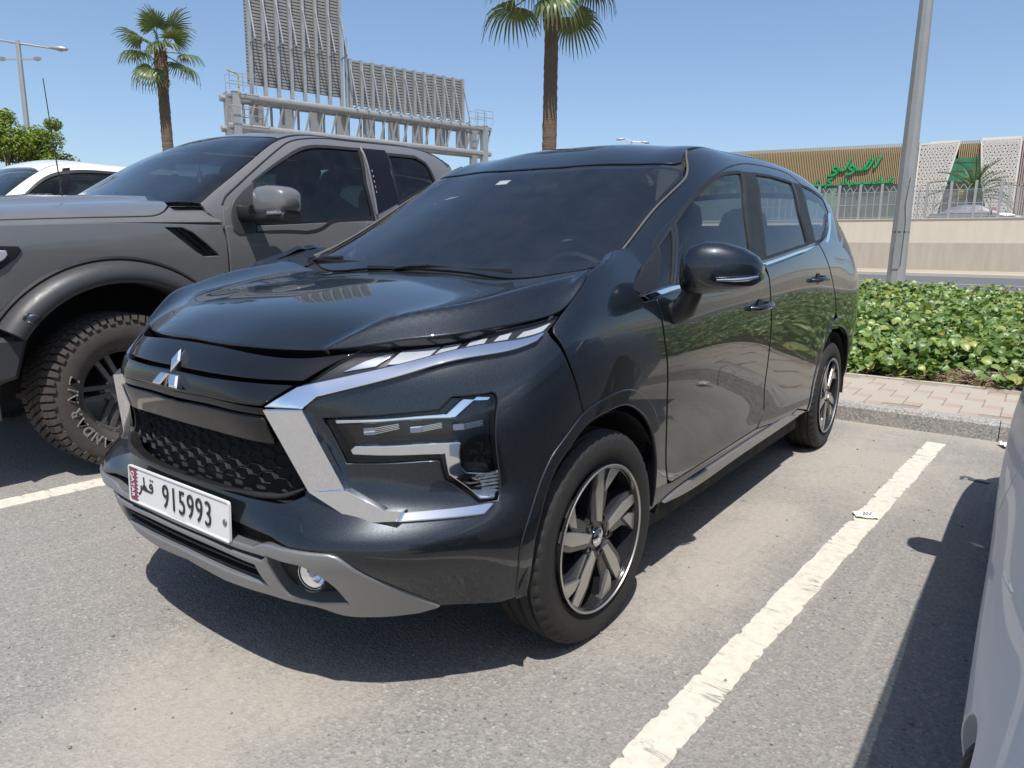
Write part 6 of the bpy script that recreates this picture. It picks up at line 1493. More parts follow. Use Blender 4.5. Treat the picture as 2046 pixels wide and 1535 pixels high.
mi = [0 if (f[0] % n) in (1, 9) and 0 < f[0]//n < 4 or f[0]//n in (0, 4) and 2 <= f[0] % n <= 8 else 1 for f in F]
spart('glasshouse', mk(V, [f[::-1] for f in F], True, sharp_deg=40, mi=mi), [M_tglass, M_spaint])
spart('bumper', MB().box((-2.74, YC-.62, .25), (-2.45, YC+.62, .80)).mesh(False), M_spaint)
spart('rear_bumper', MB().box((1.45, YC-.66, .25), (1.66, YC+.66, .92)).mesh(False), M_spaint)
spart('underbody', MB().box((1.25, YC-.68, .18), (1.45, YC+.68, .7)).box((-1.45, YC-.72, .18), (.45, YC+.72, .6)).box((-2.45, YC-.6, .25), (-1.45, YC+.6, .8)).mesh(False), M_liner)
V, F = superloft([((-1.05, y, 1.02), rx, rz, X) for y, rx, rz in ((1.98, .04, .03), (1.96, .075, .07), (1.91, .085, .078), (1.86, .08, .07), (1.83, .05, .045))], 24, 2.6)
mo = spart('door_mirror', mk(V, F, True, sharp_deg=50), M_spaint)
put('mirror_arm', MB().tube([(-1.03, 1.93, .97), (-1.03, 1.98, .95), (-1.03, 2.03, .95)], .03, 8).mesh(), M_black, mo)
for x in (RAX, FAX):
    for sd in (-1, 1):
        t = put('wheel', AL[0], M_alloyb, SAL); t.matrix_local = Matrix.Translation(SOFF) @ Matrix.Translation((x, YC+sd*.735, .328)) @ Matrix.Rotation(0 if sd > 0 else math.pi, 4, 'Z') @ Matrix(((-1, 0, 0, 0), (0, 0, 1, 0), (0, 1, 0, 0), (0, 0, 0, 1)))
        put('tyre', TY, M_rubber, t); put('rim_face', AL[1], M_alloy, t)
# ------------------------------------------------------------------ retaining wall, fence, mall, sedan on the upper road
WX = -42.0
def wall_mat():
    m = NT('beige_cast_wall'); c = m.coord()
    n = m.noise(m.mapping(c, (1, 1.2, .12)), 2.6, 7, .65); n2 = m.noise(c, .6, 5)
    col = m.mix(n2, m.ramp(n, [(.3, (.46, .41, .335)), (.7, (.58, .525, .435))]), (.56, .505, .425))
    m.set(Base_Color=col, Roughness=.9); m.bump(m.noise(m.mapping(c, (1, 14, .5)), 3, 4), .3, .02); return m.m
def wall_mat2():
    m = NT('grey_beige_plinth'); c = m.coord()
    n = m.noise(m.mapping(c, (1, 1.5, .2)), 2.2, 7, .65)
    m.set(Base_Color=m.ramp(n, [(.3, (.35, .315, .26)), (.7, (.42, .385, .32))]), Roughness=.9); return m.m
WALL = thing('retaining_wall', (WX, -10, .3), 'long beige retaining wall with a greyer lower band beyond the road', 'wall')
put('upper_wall', MB().box((WX-.6, -80, 1.72), (WX, 60, 2.93)).mesh(False), wall_mat(), WALL, (-WX, 10, -.3))
put('lower_band', MB().box((WX-.6, -80, .3), (WX+.03, 60, 1.72)).mesh(False), wall_mat2(), WALL, (-WX, 10, -.3))
put('coping', MB().box((WX-.62, -80, 2.93), (WX+.04, 60, 3.0)).mesh(False), M_concrete, WALL, (-WX, 10, -.3))
M_galv = plain('galvanised_steel', (.40, .40, .39), .45, .6, var=.12, scale=6)
M_galvd = plain('grey_steel', (.30, .30, .295), .5, .4, var=.15, scale=3)
setting('upper_road', mk([(WX-.6, -90, 2.5), (WX-.6, 70, 2.5), (-66, 70, 2.5), (-66, -90, 2.5)], [(0, 1, 2, 3)], False), M_road)
setting('mall_forecourt', mk([(-66, -90, 2.52), (-66, 70, 2.52), (-110, 70, 2.52), (-110, -90, 2.52)], [(0, 1, 2, 3)], False), M_sandg)
FEN = thing('security_fence', (WX-.3, -4, 3.0), 'grey steel mesh fence with forked tops along the beige wall', 'fence')
FO = (-(WX-.3), 4, -3.0); fx = WX-.3
bar = MB(); bar.bar((0, 0, 0), (0, 0, 1.45), .04, .04); bar.bar((0, 0, 1.42), (0, -.17, 1.70), .035, .035, up=(1, 0, 0)); bar.bar((0, 0, 1.42), (0, .17, 1.70), .035, .035, up=(1, 0, 0)); bme = bar.mesh(False)
post = MB().box((-.05, -.06, 0), (.05, .06, 1.85)); pme = post.mesh(False)
for k in range(58):
    y = -13.5+.36*k
    put('fence_post' if k % 3 == 0 else 'fence_bar', pme if k % 3 == 0 else bme, M_galv, FEN, (0, y+4, 0))
for z in (.08, .75, 1.42): put('rail', MB().bar((0, -9.6, z), (0, 11.5, z), .03, .03).mesh(False), M_galv, FEN)
ms = MB()
for k in range(26): ms.bar((.0, -9.6, .1+.052*k), (.0, 11.5, .1+.052*k), .009, .009)
for k in range(300): ms.bar((.0, -9.6+.07*k, .1), (.0, -9.6+.07*k, 1.42), .007, .007)
o = put('wire_mesh', ms.mesh(False), M_galv, FEN); o['kind'] = 'stuff'
for k in range(70):
    pass
ff = MB(); ff.box((fx-.05, -80, 3.0), (fx+.05, -13.8, 3.1)); 
# mall
A = np.array([-73.5, -25.1]); Bv = np.array([-77.1, -1.35]); t = (Bv-A)/np.linalg.norm(Bv-A)
MALL = thing('shopping_mall', (A[0], A[1], 2.25), 'low mall clad in brown slats and white lattice with green Arabic lettering', 'building', rz=math.atan2(t[1], t[0]))
# local: x along the front (s), y away from the viewer side, z up
def mall_s(u, v):
    # metres along the front for a picture point measured earlier
    return u
zt = 11.2-2.25; zb = 7.55-2.25
M_sl = [plain('tan_slat', (.33, .245, .13), .6, var=.1), plain('brown_slat', (.24, .165, .085), .6, var=.1), plain('mauve_slat', (.36, .29, .27), .6, var=.1)]
M_white_p = plain('white_lattice', (.60, .575, .53), .6, var=.05)
M_dark = plain('dark_cladding', (.10, .085, .06), .7, var=.2)
M_gg = plain('green_glass', (.02, .16, .075), .12, var=.25, scale=.6, coat=.4)
M_dg = plain('grey_shop_glass', (.085, .10, .095), .12, var=.3, scale=.4, coat=.4)
M_green = plain('green_sign', (.01, .27, .09), .4, var=.05)
put('building_core', MB().box((-12, .35, 0), (34, 26, zt-.25)).mesh(False), M_dark, MALL)
put('shopfront_glazing', MB().box((-12, .15, 0), (34, .34, zb)).mesh(False), M_dg, MALL)
def slats(s0, s1, z0, z1, mats, fr, name='slat_screen'):
    m = MB(); k = int((s1-s0)/.155)
    for i in range(k):
        s = s0+(i+.5)*(s1-s0)/k; q = fr(i/k)
        m.box((s-.045, -.12, z0), (s+.045, .10, z1), q)
    o = put(name, m.mesh(False), mats, MALL); o['kind'] = 'stuff'
slats(-12, 15.2, zb, zt, M_sl, lambda f: 2 if .79 < f < .93 else (0 if random.random() < .75 else 1))
slats(15.2, 16.2, zb, zt, M_sl, lambda f: 1)
slats(19.3, 22.0, zb+.0, zt-.05, M_sl, lambda f: 2 if random.random() < .5 else 0)
slats(23.9, 33, 0, zt+.05, [M_sl[2], M_galv], lambda f: 1 if random.random() < .7 else 0)
def lattice(poly, d):
    m = MB(); P = np.array(poly); sx = .62; sz = sx*.866
    lo, hi = P.min(0), P.max(0); ins = lambda q: inside(P, np.array([q]))[0]
    def bar(a, b, w=.085):
        if ins(a) and ins(b): m.bar((a[0], -d, a[1]), (b[0], -d, b[1]), w, .1, up=(0, 1, 0))
    for j in range(int((hi[1]-lo[1])/sz)+2):
        for i in range(int((hi[0]-lo[0])/sx)+2):
            c = (lo[0]+i*sx+(j % 2)*sx/2, lo[1]+j*sz)
            ring = [(c[0]+.21*math.cos(R(60*k)), c[1]+.21*math.sin(R(60*k))) for k in range(6)]
            for k in range(6):
                bar(ring[k], ring[(k+1) % 6]); e = (c[0]+.36*math.cos(R(60*k+30)), c[1]+.36*math.sin(R(60*k+30)))
                bar(ring[k], e, .07); bar(ring[(k+1) % 6], e, .07)
                bar(c, ring[k], .05)
    return m
for k, poly in enumerate(([(16.2, 0), (16.2, zt-.2), (19.3, zt-.1), (17.6, 0)], [(21.4, zt*.55), (20.95, zt-.1), (23.9, zt-.05), (23.9, 0), (22.9, 0)])):
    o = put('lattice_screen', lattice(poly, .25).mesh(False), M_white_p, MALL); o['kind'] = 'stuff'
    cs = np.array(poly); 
    put('lattice_backing', MB().prism([(x, z) for x, z in poly], -.02, .0, Matrix(((1, 0, 0, 0), (0, 0, -1, -.03), (0, 1, 0, 0), (0, 0, 0, 1)))).mesh(False), plain('screen_backing_panel', (.26, .23, .19), .8), MALL)  # plain taupe sheet set behind the lattice bars
    e = MB()
    for a, b in zip(poly, poly[1:]+poly[:1]): e.bar((a[0], -.25, a[1]), (b[0], -.25, b[1]), .14, .12, up=(0, 1, 0))
    put('lattice_frame', e.mesh(False), M_white_p, MALL)
put('lattice_parapet', MB().box((17.0, -.28, zt-.4), (19.33, -.2, zt+.0)).box((20.93, -.28, zt-.4), (23.9, -.2, zt+.12)).mesh(False), M_white_p, MALL)
put('green_window', MB().prism([(17.9, zb+.1), (18.95, zt-1.55), (22.2, zt-1.5), (22.2, zb+.1)], -.02, .04, Matrix(((1, 0, 0, 0), (0, 0, -1, -.10), (0, 1, 0, 0), (0, 0, 0, 1)))).mesh(False), M_gg, MALL)
gm = MB()
for z in (zb+1.0, zb+1.75): gm.box((18.2, -.18, z-.025), (22.2, -.13, z+.025))
for s in (19.4, 20.5, 21.6): gm.box((s-.025, -.18, zb+.1), (s+.025, -.13, zt-1.5))
put('window_bars', gm.mesh(False), M_dark, MALL)
put('green_shopfront', MB().box((6.2, .0, 0), (9.6, .14, zb-.2)).mesh(False), plain('pale_green_glass', (.10, .20, .13), .12, var=.2, scale=.6, coat=.4), MALL)
# green lettering, written with a broad pen (Arabic: the mall's name in two lines)
Ms = Matrix(((1, 0, 0, 0), (0, 0, -1, -.12), (0, 1, 0, 0), (0, 0, 0, 1)))
def zz(x, y):
    # sign sketch units -> metres along the front / height
    return (7.25+(x-490)*.0136*.87, 7.25-2.25+(485-y)*.0131)
sg = MB()
L1 = [[(985, 270), (962, 312), (940, 352)], [(940, 275), (915, 320), (893, 352), (860, 357)], [(905, 285), (880, 330), (858, 357), (805, 358)], [(805, 358), (790, 332), (770, 330), (758, 345), (770, 358), (800, 358)], [(800, 350), (785, 378), (762, 388), (738, 388)],
      [(762, 282), (742, 325), (722, 357), (685, 360)], [(685, 360), (668, 335), (648, 335), (634, 350), (648, 362), (678, 360)], [(676, 354), (660, 382), (636, 394), (603, 396)]]
L2 = [[(1085, 430), (1068, 440), (1060, 458), (1078, 462), (1085, 445)], [(1070, 462), (960, 463)], [(1000, 425), (1000, 462)], [(968, 446), (965, 463), (935, 463), (930, 448)], [(935, 463), (880, 464), (868, 455)], [(872, 464), (862, 484), (848, 490)], [(870, 464), (800, 464), (792, 450), (778, 458), (790, 468), (800, 464)], [(780, 466), (772, 484), (768, 490)],
      [(740, 425), (738, 464), (730, 466)], [(760, 464), (690, 468)], [(712, 456), (708, 474), (690, 490)], [(640, 425), (606, 438), (628, 455), (640, 468), (580, 470)], [(600, 468), (590, 492)], [(585, 470), (500, 472), (488, 466), (490, 452)]]
dots = [[(940, 484), (946, 488)], [(880, 484), (886, 488)], [(520, 440), (526, 443)], [(540, 440), (546, 443)], [(825, 484), (831, 488)]]
L2 = [[(x, y-14) for x, y in q] for q in L2]; L1 = [[(x, y-6) for x, y in q] for q in L1]; dots = [[(x, y-14) for x, y in q] for q in dots]
for w, LL in ((.20, L1), (.17, L2), (.16, dots)):
    for st in LL:
        q = stroke([zz(*p_) for p_ in st], w, 0, .22, Ms); sg.add(q.v, q.f)
put('arabic_sign', sg.mesh(False), M_green, MALL)
put('red_notice', MB().box((20.3, -3.0, 2.2), (22.5, -2.9, 2.9)).mesh(False), plain('red_notice', (.42, .10, .08), .6, var=.3, scale=4), MALL)
# silver hatchback on the upper road, only the upper half shows over the wall
SED = thing('passing_car', (-47.5, -1.9, 2.5), 'silver saloon on the road behind the mesh fence', 'car')
M_sed = plain('silver_car_paint', (.22, .22, .235), .3, .4, var=.05, coat=.6); 
sd = [(-2.28, .62, .86, .52), (-2.2, .72, .95, .9), (-1.5, .80, .98, .93), (-.5, .84, 1.0, .93), (.9, .84, .98, .93), (1.7, .78, .90, .90), (2.2, .66, .78, .72), (2.3, .5, .6, .5)]
V = []; n = 12
for y, zm, zt2, hw in sd:
    for xx, z in ((-.86*hw, .28), (-.92*hw, .5), (-.93*hw, zm), (-.85*hw, zt2-.03), (-.5*hw, zt2), (-.2*hw, zt2), (.2*hw, zt2), (.5*hw, zt2), (.85*hw, zt2-.03), (.93*hw, zm), (.92*hw, .5), (.86*hw, .28)): V.append((xx, y, z))
F = [(i*n+k, i*n+(k+1) % n, (i+1)*n+(k+1) % n, (i+1)*n+k) for i in range(len(sd)-1) for k in range(n)]+[tuple(range(n))[::-1], tuple((len(sd)-1)*n+k for k in range(n))]
put('body', mk(V, F, True, sharp_deg=35), M_sed, SED)
ca = [(-1.75, .94, .98, .72), (-1.2, 1.0, 1.28, .66), (-.5, 1.0, 1.42, .62), (.1, 1.0, 1.42, .62), (.7, 1.0, 1.22, .66), (1.15, .95, .98, .72)]
V = []; n = 8
for y, z0, z1, hw in ca:
    for xx, z in ((-.84, z0-.06), (-(hw+.10), z0+(z1-z0)*.35), (-hw, z0+(z1-z0)*.85), (-hw*.7, z1), (hw*.7, z1), (hw, z0+(z1-z0)*.85), (hw+.10, z0+(z1-z0)*.35), (.84, z0-.06)): V.append((xx, y, z))
F = [(i*n+k, i*n+k+1, (i+1)*n+k+1, (i+1)*n+k) for i in range(len(ca)-1) for k in range(n-1)]
mi = [1 if (f[0] % n) in (1, 5) and 0 < f[0]//n < 4 or f[0]//n in (0, 4) and 1 < f[0] % n < 5 else 0 for f in F]
put('cabin', mk(V, F, True, sharp_deg=35, mi=mi), [M_sed, M_gloss], SED)
put('tail_light', MB().box((.55, -2.3, .62), (.82, -2.16, .74)).mesh(False), plain('red_lens', (.35, .02, .02), .2), SED)
put('door_mirror', MB().box((.86, .72, .96), (1.05, .86, 1.08)).mesh(), M_sed, SED)
for x in (-.8, .8):
    for y in (-1.4, 1.4): put('wheel', MB().lathe([(.0001, .1), (.22, .1), (.32, .08), (.32, -.1)], 24, Matrix.Translation((x, y, .32)) @ Matrix.Rotation(R(90 if x > 0 else -90), 4, 'Y')).mesh(), M_rubber, SED)
# ------------------------------------------------------------------ lamp posts
def octo(name, base, top, r0, r1, mat, parent=None, n=8):
    return put(name, MB().tube([base, top], [r0, r1], n).mesh(True, 20), mat, parent)
PX, PY = -17.2, -1.02
POLE = thing('lamp_post', (PX, PY, .27), 'tall tapered grey steel lamp post standing at the back of the planted bed', 'street lamp', 'street lamp posts')
octo('shaft', (0, 0, 0), (0, 0, 12.0), .20, .085, M_galvd, POLE, 10)
put('base_plate', MB().box((-.28, -.28, -.05), (.28, .28, .06)).mesh(False), M_concrete, POLE)
put('access_door', MB().box((.16, -.07, .55), (.205, .07, 1.15)).mesh(False), M_galvd, POLE)
cbl = MB(); cbl.tube([(.19, .09, .6), (.17, .10, 1.6), (.19, .06, 2.0), (.17, .10, 2.6)], .006, 5); cbl.lathe([(.186, 1.38), (.186, 1.40)], 12); put('tie_wire', cbl.mesh(), M_black, POLE)
def lamp_head(parent, p0, p1, s=1.0):
    a = Vector(p0); b = Vector(p1); put('arm', MB().tube([a, a*.5+b*.5, b], [.05*s, .045*s, .04*s], 8).mesh(), M_galv, parent)
    d = (b-a).normalized(); d.z = 0; d.normalize(); q = d.to_track_quat('X', 'Z').to_matrix().to_4x4()
    V, F = superloft([((0, 0, 0), .05*s, .04*s, ((0, 1, 0), (0, 0, 1))), ((.15*s, 0, 0), .12*s, .07*s, ((0, 1, 0), (0, 0, 1))), ((.5*s, 0, -.03*s), .17*s, .10*s, ((0, 1, 0), (0, 0, 1))), ((.75*s, 0, -.05*s), .12*s, .08*s, ((0, 1, 0), (0, 0, 1))), ((.82*s, 0, -.05*s), .03*s, .03*s, ((0, 1, 0), (0, 0, 1)))], 14, 2.3)
    me = mk(V, F, True, sharp_deg=50); me.transform(Matrix.Translation(b) @ q)
    h = put('lamp_head', me, M_galv, parent)
    bo_ = MB().lathe([(.0001, -.17*s), (.09*s, -.14*s), (.12*s, -.07*s)], 14, Matrix.Translation(b) @ q @ Matrix.Translation((.5*s, 0, 0))); put('lamp_bowl', bo_.mesh(), M_lens, h)
lamp_head(POLE, (0, 0, 11.9), (1.6, .3, 12.2)); lamp_head(POLE, (0, 0, 11.9), (-1.6, -.3, 12.2))
LP = thing('lamp_post', (-12.3, -36.1, 0), 'slim grey lamp post with two long arms rising behind the small tree', 'street lamp', 'street lamp posts')
octo('shaft', (0, 0, 0), (0, 0, 9.95), .16, .10, M_galv, LP)
lamp_head(LP, (0, 0, 9.85), (-.80, 1.15, 9.66), 1.0); lamp_head(LP, (0, 0, 9.85), (.85, -1.3, 10.1), 1.0)
fdl = MB(); fdl.bar((.5, -.75, 9.18), (-.5, .75, 9.18), .05, .06)
for k in (-1, 1): fdl.box((k*.45-.10, -k*.68-.16, 9.14), (k*.45+.10, -k*.68+.16, 9.26))
put('floodlight_bracket', fdl.mesh(False), M_galv, LP)
FLP = thing('lamp_post', (-73.2, -37.4, 2.2), 'small far off street lamp with two heads seen over the car roof', 'street lamp', 'street lamp posts')
octo('shaft', (0, 0, 0), (0, 0, 10.9), .14, .09, M_galv, FLP)
lamp_head(FLP, (0, 0, 10.85), (.35, -.62, 11.15), 1.2); lamp_head(FLP, (0, 0, 10.85), (-.55, .85, 10.8), 1.2)
# ------------------------------------------------------------------ sign gantry seen from behind
GA = np.array([-16.5, -26.55]); GB = np.array([-29.3, -22.95]); gt = (GB-GA)/np.linalg.norm(GB-GA); GL = np.linalg.norm(GB-GA)
GAN = thing('sign_gantry', (GB[0], GB[1], 0), 'grey steel road sign gantry seen from behind, a tall and a wide ribbed panel', 'gantry', rz=math.atan2(-gt[1], -gt[0]))
Sg = lambda s: GL-s
# local x along the beam, +y towards the camera side of the beam, z up
for y in (0, -1.0):
    for z in (7.35, 6.1):
        put('chord', MB().tube([(-.15, y, z), (GL+.15, y, z)], .14, 12).mesh(), M_galv, GAN)
for s in np.arange(.1, GL+.1, .62):
    put('truss_strut', MB().bar((Sg(s), .0, 6.1), (Sg(s+.34), .0, 7.35), .07, .07, up=(0, 1, 0)).mesh(False), M_galvd, GAN)
    put('truss_strut', MB().bar((Sg(s+.1), -1.0, 6.1), (Sg(s+.1), -1.0, 7.35), .09, .09, up=(0, 1, 0)).mesh(False), M_galvd, GAN)
wk = MB()
for s in np.arange(1.0, GL-.6, 1.35): put('light_board', MB().box((Sg(s+.62), -.75, 6.15), (Sg(s), -.70, 7.2)).mesh(False), M_galvd if int(s*3) % 2 else M_white_p, GAN)
for s in (.25, GL-.2):
    put('support_leg', MB().box((s-.16, -1.15, 0), (s+.16, -.85, 7.6)).mesh(False), M_galv, GAN)
    put('support_leg', MB().box((s-.16, -.15, 0), (s+.16, .15, 7.5)).mesh(False), M_galv, GAN)
    put('leg_brace', MB().bar((s, -1.0, 4.2), (s, 0, 6.0), .12, .12).mesh(False), M_galvd, GAN)
M_dkst = plain('dark_panel_steel', (.09, .09, .095), .6, .2)
def sign_panel(s0, s1, z0, z1, npost, brace):
    m = MB(); k = int((z1-z0)/.13)
    for i in range(k):
        z = z0+(z1-z0)*i/k; m.box((Sg(s1), -.62, z+.022), (Sg(s0), -.56, z+.105))
    m.box((Sg(s1), -.66, z0), (Sg(s0), -.62, z1), 1)
    o = put('ribbed_panel', m.mesh(False), [M_galvd, M_dkst], GAN)
    for i in range(npost):
        s = s0+.12+(s1-s0-.24)*i/(npost-1)
        put('panel_post', MB().box((Sg(s)-.07, -.555, 7.3), (Sg(s)+.07, -.38, z1)).mesh(False), M_galv, GAN)
        b0_, b1_ = brace
        put('panel_brace', MB().bar((Sg(s), .25, b0_), (Sg(s), -.42, b1_), .05, .05).mesh(False), M_galv, GAN)
        put('brace_tie', MB().bar((Sg(s), .27, b0_), (Sg(s), -.42, b0_-.06), .05, .05).mesh(False), M_galvd, GAN)
sign_panel(.95, 5.35, 8.0, 13.8, 8, (9.7, 11.6))
sign_panel(5.55, 12.1, 7.75, 9.75, 12, (7.55, 9.5))
put('panel_post', MB().box((Sg(5.52), -.5, 7.3), (Sg(5.42), -.36, 10.6)).mesh(False), M_galv, GAN)
for s0, s1, z in ((-.1, 1.0, 7.5), (GL-1.0, GL+.1, 7.5), (-.1, 1.4, 6.2)):
    for yy in (.3, -.3):
        rl = MB(); q0, q1 = Sg(s1), Sg(s0); n = 3
        pts = [(q0, yy, z)]+[(q0, yy, z+.7), (q1, yy, z+.7), (q1, yy, z)]; rl.tube(pts, .018, 5)
        rl.bar((q0, yy, z+.36), (q1, yy, z+.36), .03, .03); rl.bar(((q0+q1)/2, yy, z), ((q0+q1)/2, yy, z+.7), .03, .03)
        put('guard_rail', rl.mesh(False), M_galv, GAN)
put('davit', MB().tube([(Sg(.3), .2, 7.4), (Sg(.3), .2, 8.15), (Sg(-.25), .4, 8.25)], .03, 8).mesh(), plain('yellow_steel', (.5, .36, .08), .5), GAN)
# ------------------------------------------------------------------ palms and trees
def bark():
    m = NT('palm_bark'); c = m.coord()
    n = m.noise(m.mapping(c, (9, 9, 2.2)), 3, 6, .65); r = m.noise(m.mapping(c, (1, 1, 16)), 1.6, 5, .6)
    col = m.mix(r, m.ramp(n, [(.3, (.07, .046, .032)), (.7, (.20, .135, .09))]), (.135, .098, .072))
    m.set(Base_Color=col, Roughness=.95); m.bump(m.math('ADD', n, r), 1.0, .03); return m.m
M_bark = bark()
M_frond = leaf_mat('palm_leaf', (.06, .095, .03), (.15, .20, .075), .25)
M_petiole = plain('palm_stalk', (.14, .15, .05), .6, var=.2)
def fan_leaf(seed, L=.95, pet=1.0, droop=.5):
    r = np.random.default_rng(seed); V = []; F = []; tone = []
    n = 30
    # stalk along +x, fan at its end
    for k in range(n):
        a = R(-118+236*k/(n-1)); l = L*(1-.28*abs(a)/2.06)*r.uniform(.9, 1.05)
        w = .030*L/.95; dx, dy = math.cos(a), math.sin(a); px_, py_ = -dy, dx
        b = len(V); tt = r.uniform(.15, .75)
        fold = .02*(1 if k % 2 else -1)
        for t_, ww, dz in ((.03, .3, 0), (.35, .95, .015+fold*.5), (.62, 1.0, -.05*droop), (.82, .6, -.22*droop*(1+.4*r.random())), (1.0, .1, -.52*droop*(1+.5*r.random()))):
            rr = l*t_*(1-.13*droop*max(0, t_-.6)*2)
            for sgn in (-1, 1):
                V.append((pet+dx*rr+px_*w*ww*sgn, dy*rr+py_*w*ww*sgn, dz*l+.10*math.cos(a)*0-abs(math.sin(a))*.10*t_+fold*(sgn)*t_*.6)); tone.append(tt)
        for q in range(4): F.append((b+2*q, b+2*q+1, b+2*q+3, b+2*q+2))
    m = MB().tube([(0, 0, 0), (pet*.5, 0, .05), (pet+.12, 0, 0)], [.028, .02, .012], 5)
    b = len(V); V += m.v; F += [tuple(b+i for i in f) for f in m.f]; tone += [.3]*len(m.v)
    me = mk(V, F, True); at = me.attributes.new('tone', 'FLOAT', 'POINT'); at.data.foreach_set('value', np.array(tone, np.float32)); return me
FANS = [fan_leaf(s, droop=d) for s, d in ((1, .35), (2, .55), (3, .8), (4, 1.0))]
def palm(x, y, z0, hgt, r0, lean, label, seed, nf, fs, tiltlist=None):
    r = np.random.default_rng(seed)
    P = thing('fan_palm', (x, y, z0), label, 'palm tree', 'fan palms')
    m = MB(); V = []; n = 20; rings = int(hgt/.07)
    for i in range(rings+1):
        t_ = i/rings; rad = r0*(1.12-.18*t_)*(1+.03*math.sin(i*1.9)+r.uniform(-.02, .02))
        if t_ > .86: rad *= 1.0+.14*math.sin((t_-.86)/.14*math.pi)
        for k in range(n):
            a = 2*math.pi*k/n; q = rad*(1+r.uniform(-.035, .035)); V.append((lean[0]*t_+q*math.cos(a), lean[1]*t_+q*math.sin(a), hgt*t_))
    F = [(i*n+k, i*n+(k+1) % n, (i+1)*n+(k+1) % n, (i+1)*n+k) for i in range(rings) for k in range(n)]+[tuple(rings*n+k for k in range(n))]
    put('trunk', mk(V, F, True, sharp_deg=60), M_bark, P)
    bt = MB()
    for k in range(70):
        a = k*2.4; h = hgt*(.84+.16*k/70); t_ = h/hgt; b0_ = Vector((lean[0]*t_+r0*.9*math.cos(a), lean[1]*t_+r0*.9*math.sin(a), h)); d = Vector((math.cos(a), math.sin(a), 0))
        bt.bar(b0_, b0_+d*r0*.28+Vector((0, 0, r0*.75)), r0*.34, r0*.10, up=(-math.sin(a), math.cos(a), 0))
    o = put('leaf_bases', bt.mesh(False), plain('brown_leaf_base', (.17, .095, .055), .9, var=.3), P); o['kind'] = 'stuff'
    for k in range(nf):
        a = k*2.39996+r.uniform(-.2, .2); f = k/(nf-1)
        el = R(78-108*f**.85+r.uniform(-9, 9))
        q = (Matrix.Rotation(a, 4, 'Z') @ Matrix.Rotation(-el, 4, 'Y') @ Matrix.Rotation(r.uniform(-.5, .5), 4, 'X'))
        o = put('frond', FANS[min(3, int(f*2.6+r.random()*1.2))], M_frond, P); s = fs*r.uniform(.85, 1.1)
        o.matrix_local = Matrix.Translation((lean[0], lean[1], hgt+.05-.18*f)) @ q @ Matrix.Diagonal((s, s, s, 1))
    return P
palm(-13.75, -8.58, .2, 7.45, .175, (-.28, -.20), 'large fan palm rising behind the car roof, its crown cut by the frame', 21, 18, 1.08)
palm(-11.33, -22.26, .2, 7.3, .175, (-.28, -.62), 'smaller fan palm with full crown standing beyond the pickup', 33, 17, .84)
# date palm before the mall
DP = thing('date_palm', (-58, -2.95, 2.2), 'date palm with arching feather fronds in front of the white lattice', 'palm tree')
put('trunk', MB().tube([(0, 0, 0), (0, 0, 2.75)], [.32, .28], 14).mesh(), M_bark, DP)
def feather(seed, L=3.0):
    r = np.random.default_rng(seed); V = []; F = []; tone = []
    pts = [Vector((L*t_*(1-.12*t_*t_), 0, L*(.32*t_-.62*t_*t_))) for t_ in np.linspace(0, 1, 26)]
    for i in range(1, 26):
        for sgn in (-1, 1):
            for e in (0,):
                p0 = pts[i]; l = .48*(1-.55*(i/25)**2)*r.uniform(.85, 1.1); d = Vector((.65, sgn*.75, .12)).normalized()
                b = len(V); w = Vector((.022, 0, .0)); V += [p0-w, p0+w, p0+d*l*.6+w*.8+Vector((0, 0, -.01)), p0+d*l+Vector((0, 0, -.10*l)), p0+d*l*.6-w*.8]; F.append((b, b+1, b+2, b+3, b+4)); tone += [r.uniform(.2, .8)]*5
    m = MB().tube(pts, .025, 4); b = len(V); V += m.v; F += [tuple(b+i for i in f) for f in m.f]; tone += [.3]*len(m.v)
    me = mk(V, F, False); at = me.attributes.new('tone', 'FLOAT', 'POINT'); at.data.foreach_set('value', np.array(tone, np.float32)); return me
FE = [feather(s) for s in (5, 6)]
for k in range(34):
    a = k*2.39996; f = k/33; el = R(82-88*f); o = put('frond', FE[k % 2], M_frond, DP); s = random.uniform(.85, 1.1)
    o.matrix_local = Matrix.Translation((0, 0, 2.7)) @ Matrix.Rotation(a, 4, 'Z') @ Matrix.Rotation(-el, 4, 'Y') @ Matrix.Diagonal((s, s, s, 1))
put('date_cluster', MB().lathe([(.0001, .35), (.2, .25), (.28, 0), (.2, -.25), (.0001, -.35)], 10, Matrix.Translation((.5, -.75, 3.0))).mesh(), plain('yellow_dates', (.38, .26, .05), .7, var=.5, scale=6, bump=1), DP)
# leafy tree at the left
TREE = thing('leafy_tree', (-6.5, -21.95, .1), 'bushy bright green tree at the left behind the white wagon', 'tree')
tm = MB(); tm.tube([(0, 0, 0), (.05, .02, .9), (.0, .1, 1.7)], [.12, .10, .08], 9)
rt = np.random.default_rng(5); cl = []
blobs = []
for k in range(46):
    a = rt.uniform(0, 6.28); h = rt.uniform(1.5, 4.35); rr = 1.75*math.sqrt(max(.05, 1-((h-2.7)/1.95)**2))*rt.uniform(.45, 1.0)
    c = Vector((rr*math.cos(a), rr*math.sin(a), h)); blobs.append((c, rt.uniform(.32, .55)))
    tm.tube([(0, .08, 1.5), c*.5+Vector((0, 0, .75)), c], [.05, .03, .01], 5, cap=False)
for q_ in ((.2, .6, 4.75, .3), (-.1, -.9, 4.9, .35), (-.75, 1.35, 4.6, .25)): blobs.append((Vector(q_[:3]), q_[3])); tm.tube([(0, 0, 2.5), Vector(q_[:3])], [.03, .01], 4)
put('trunk', tm.mesh(), plain('tree_bark', (.16, .12, .085), .9, var=.3), TREE)
CC = []; NN = []
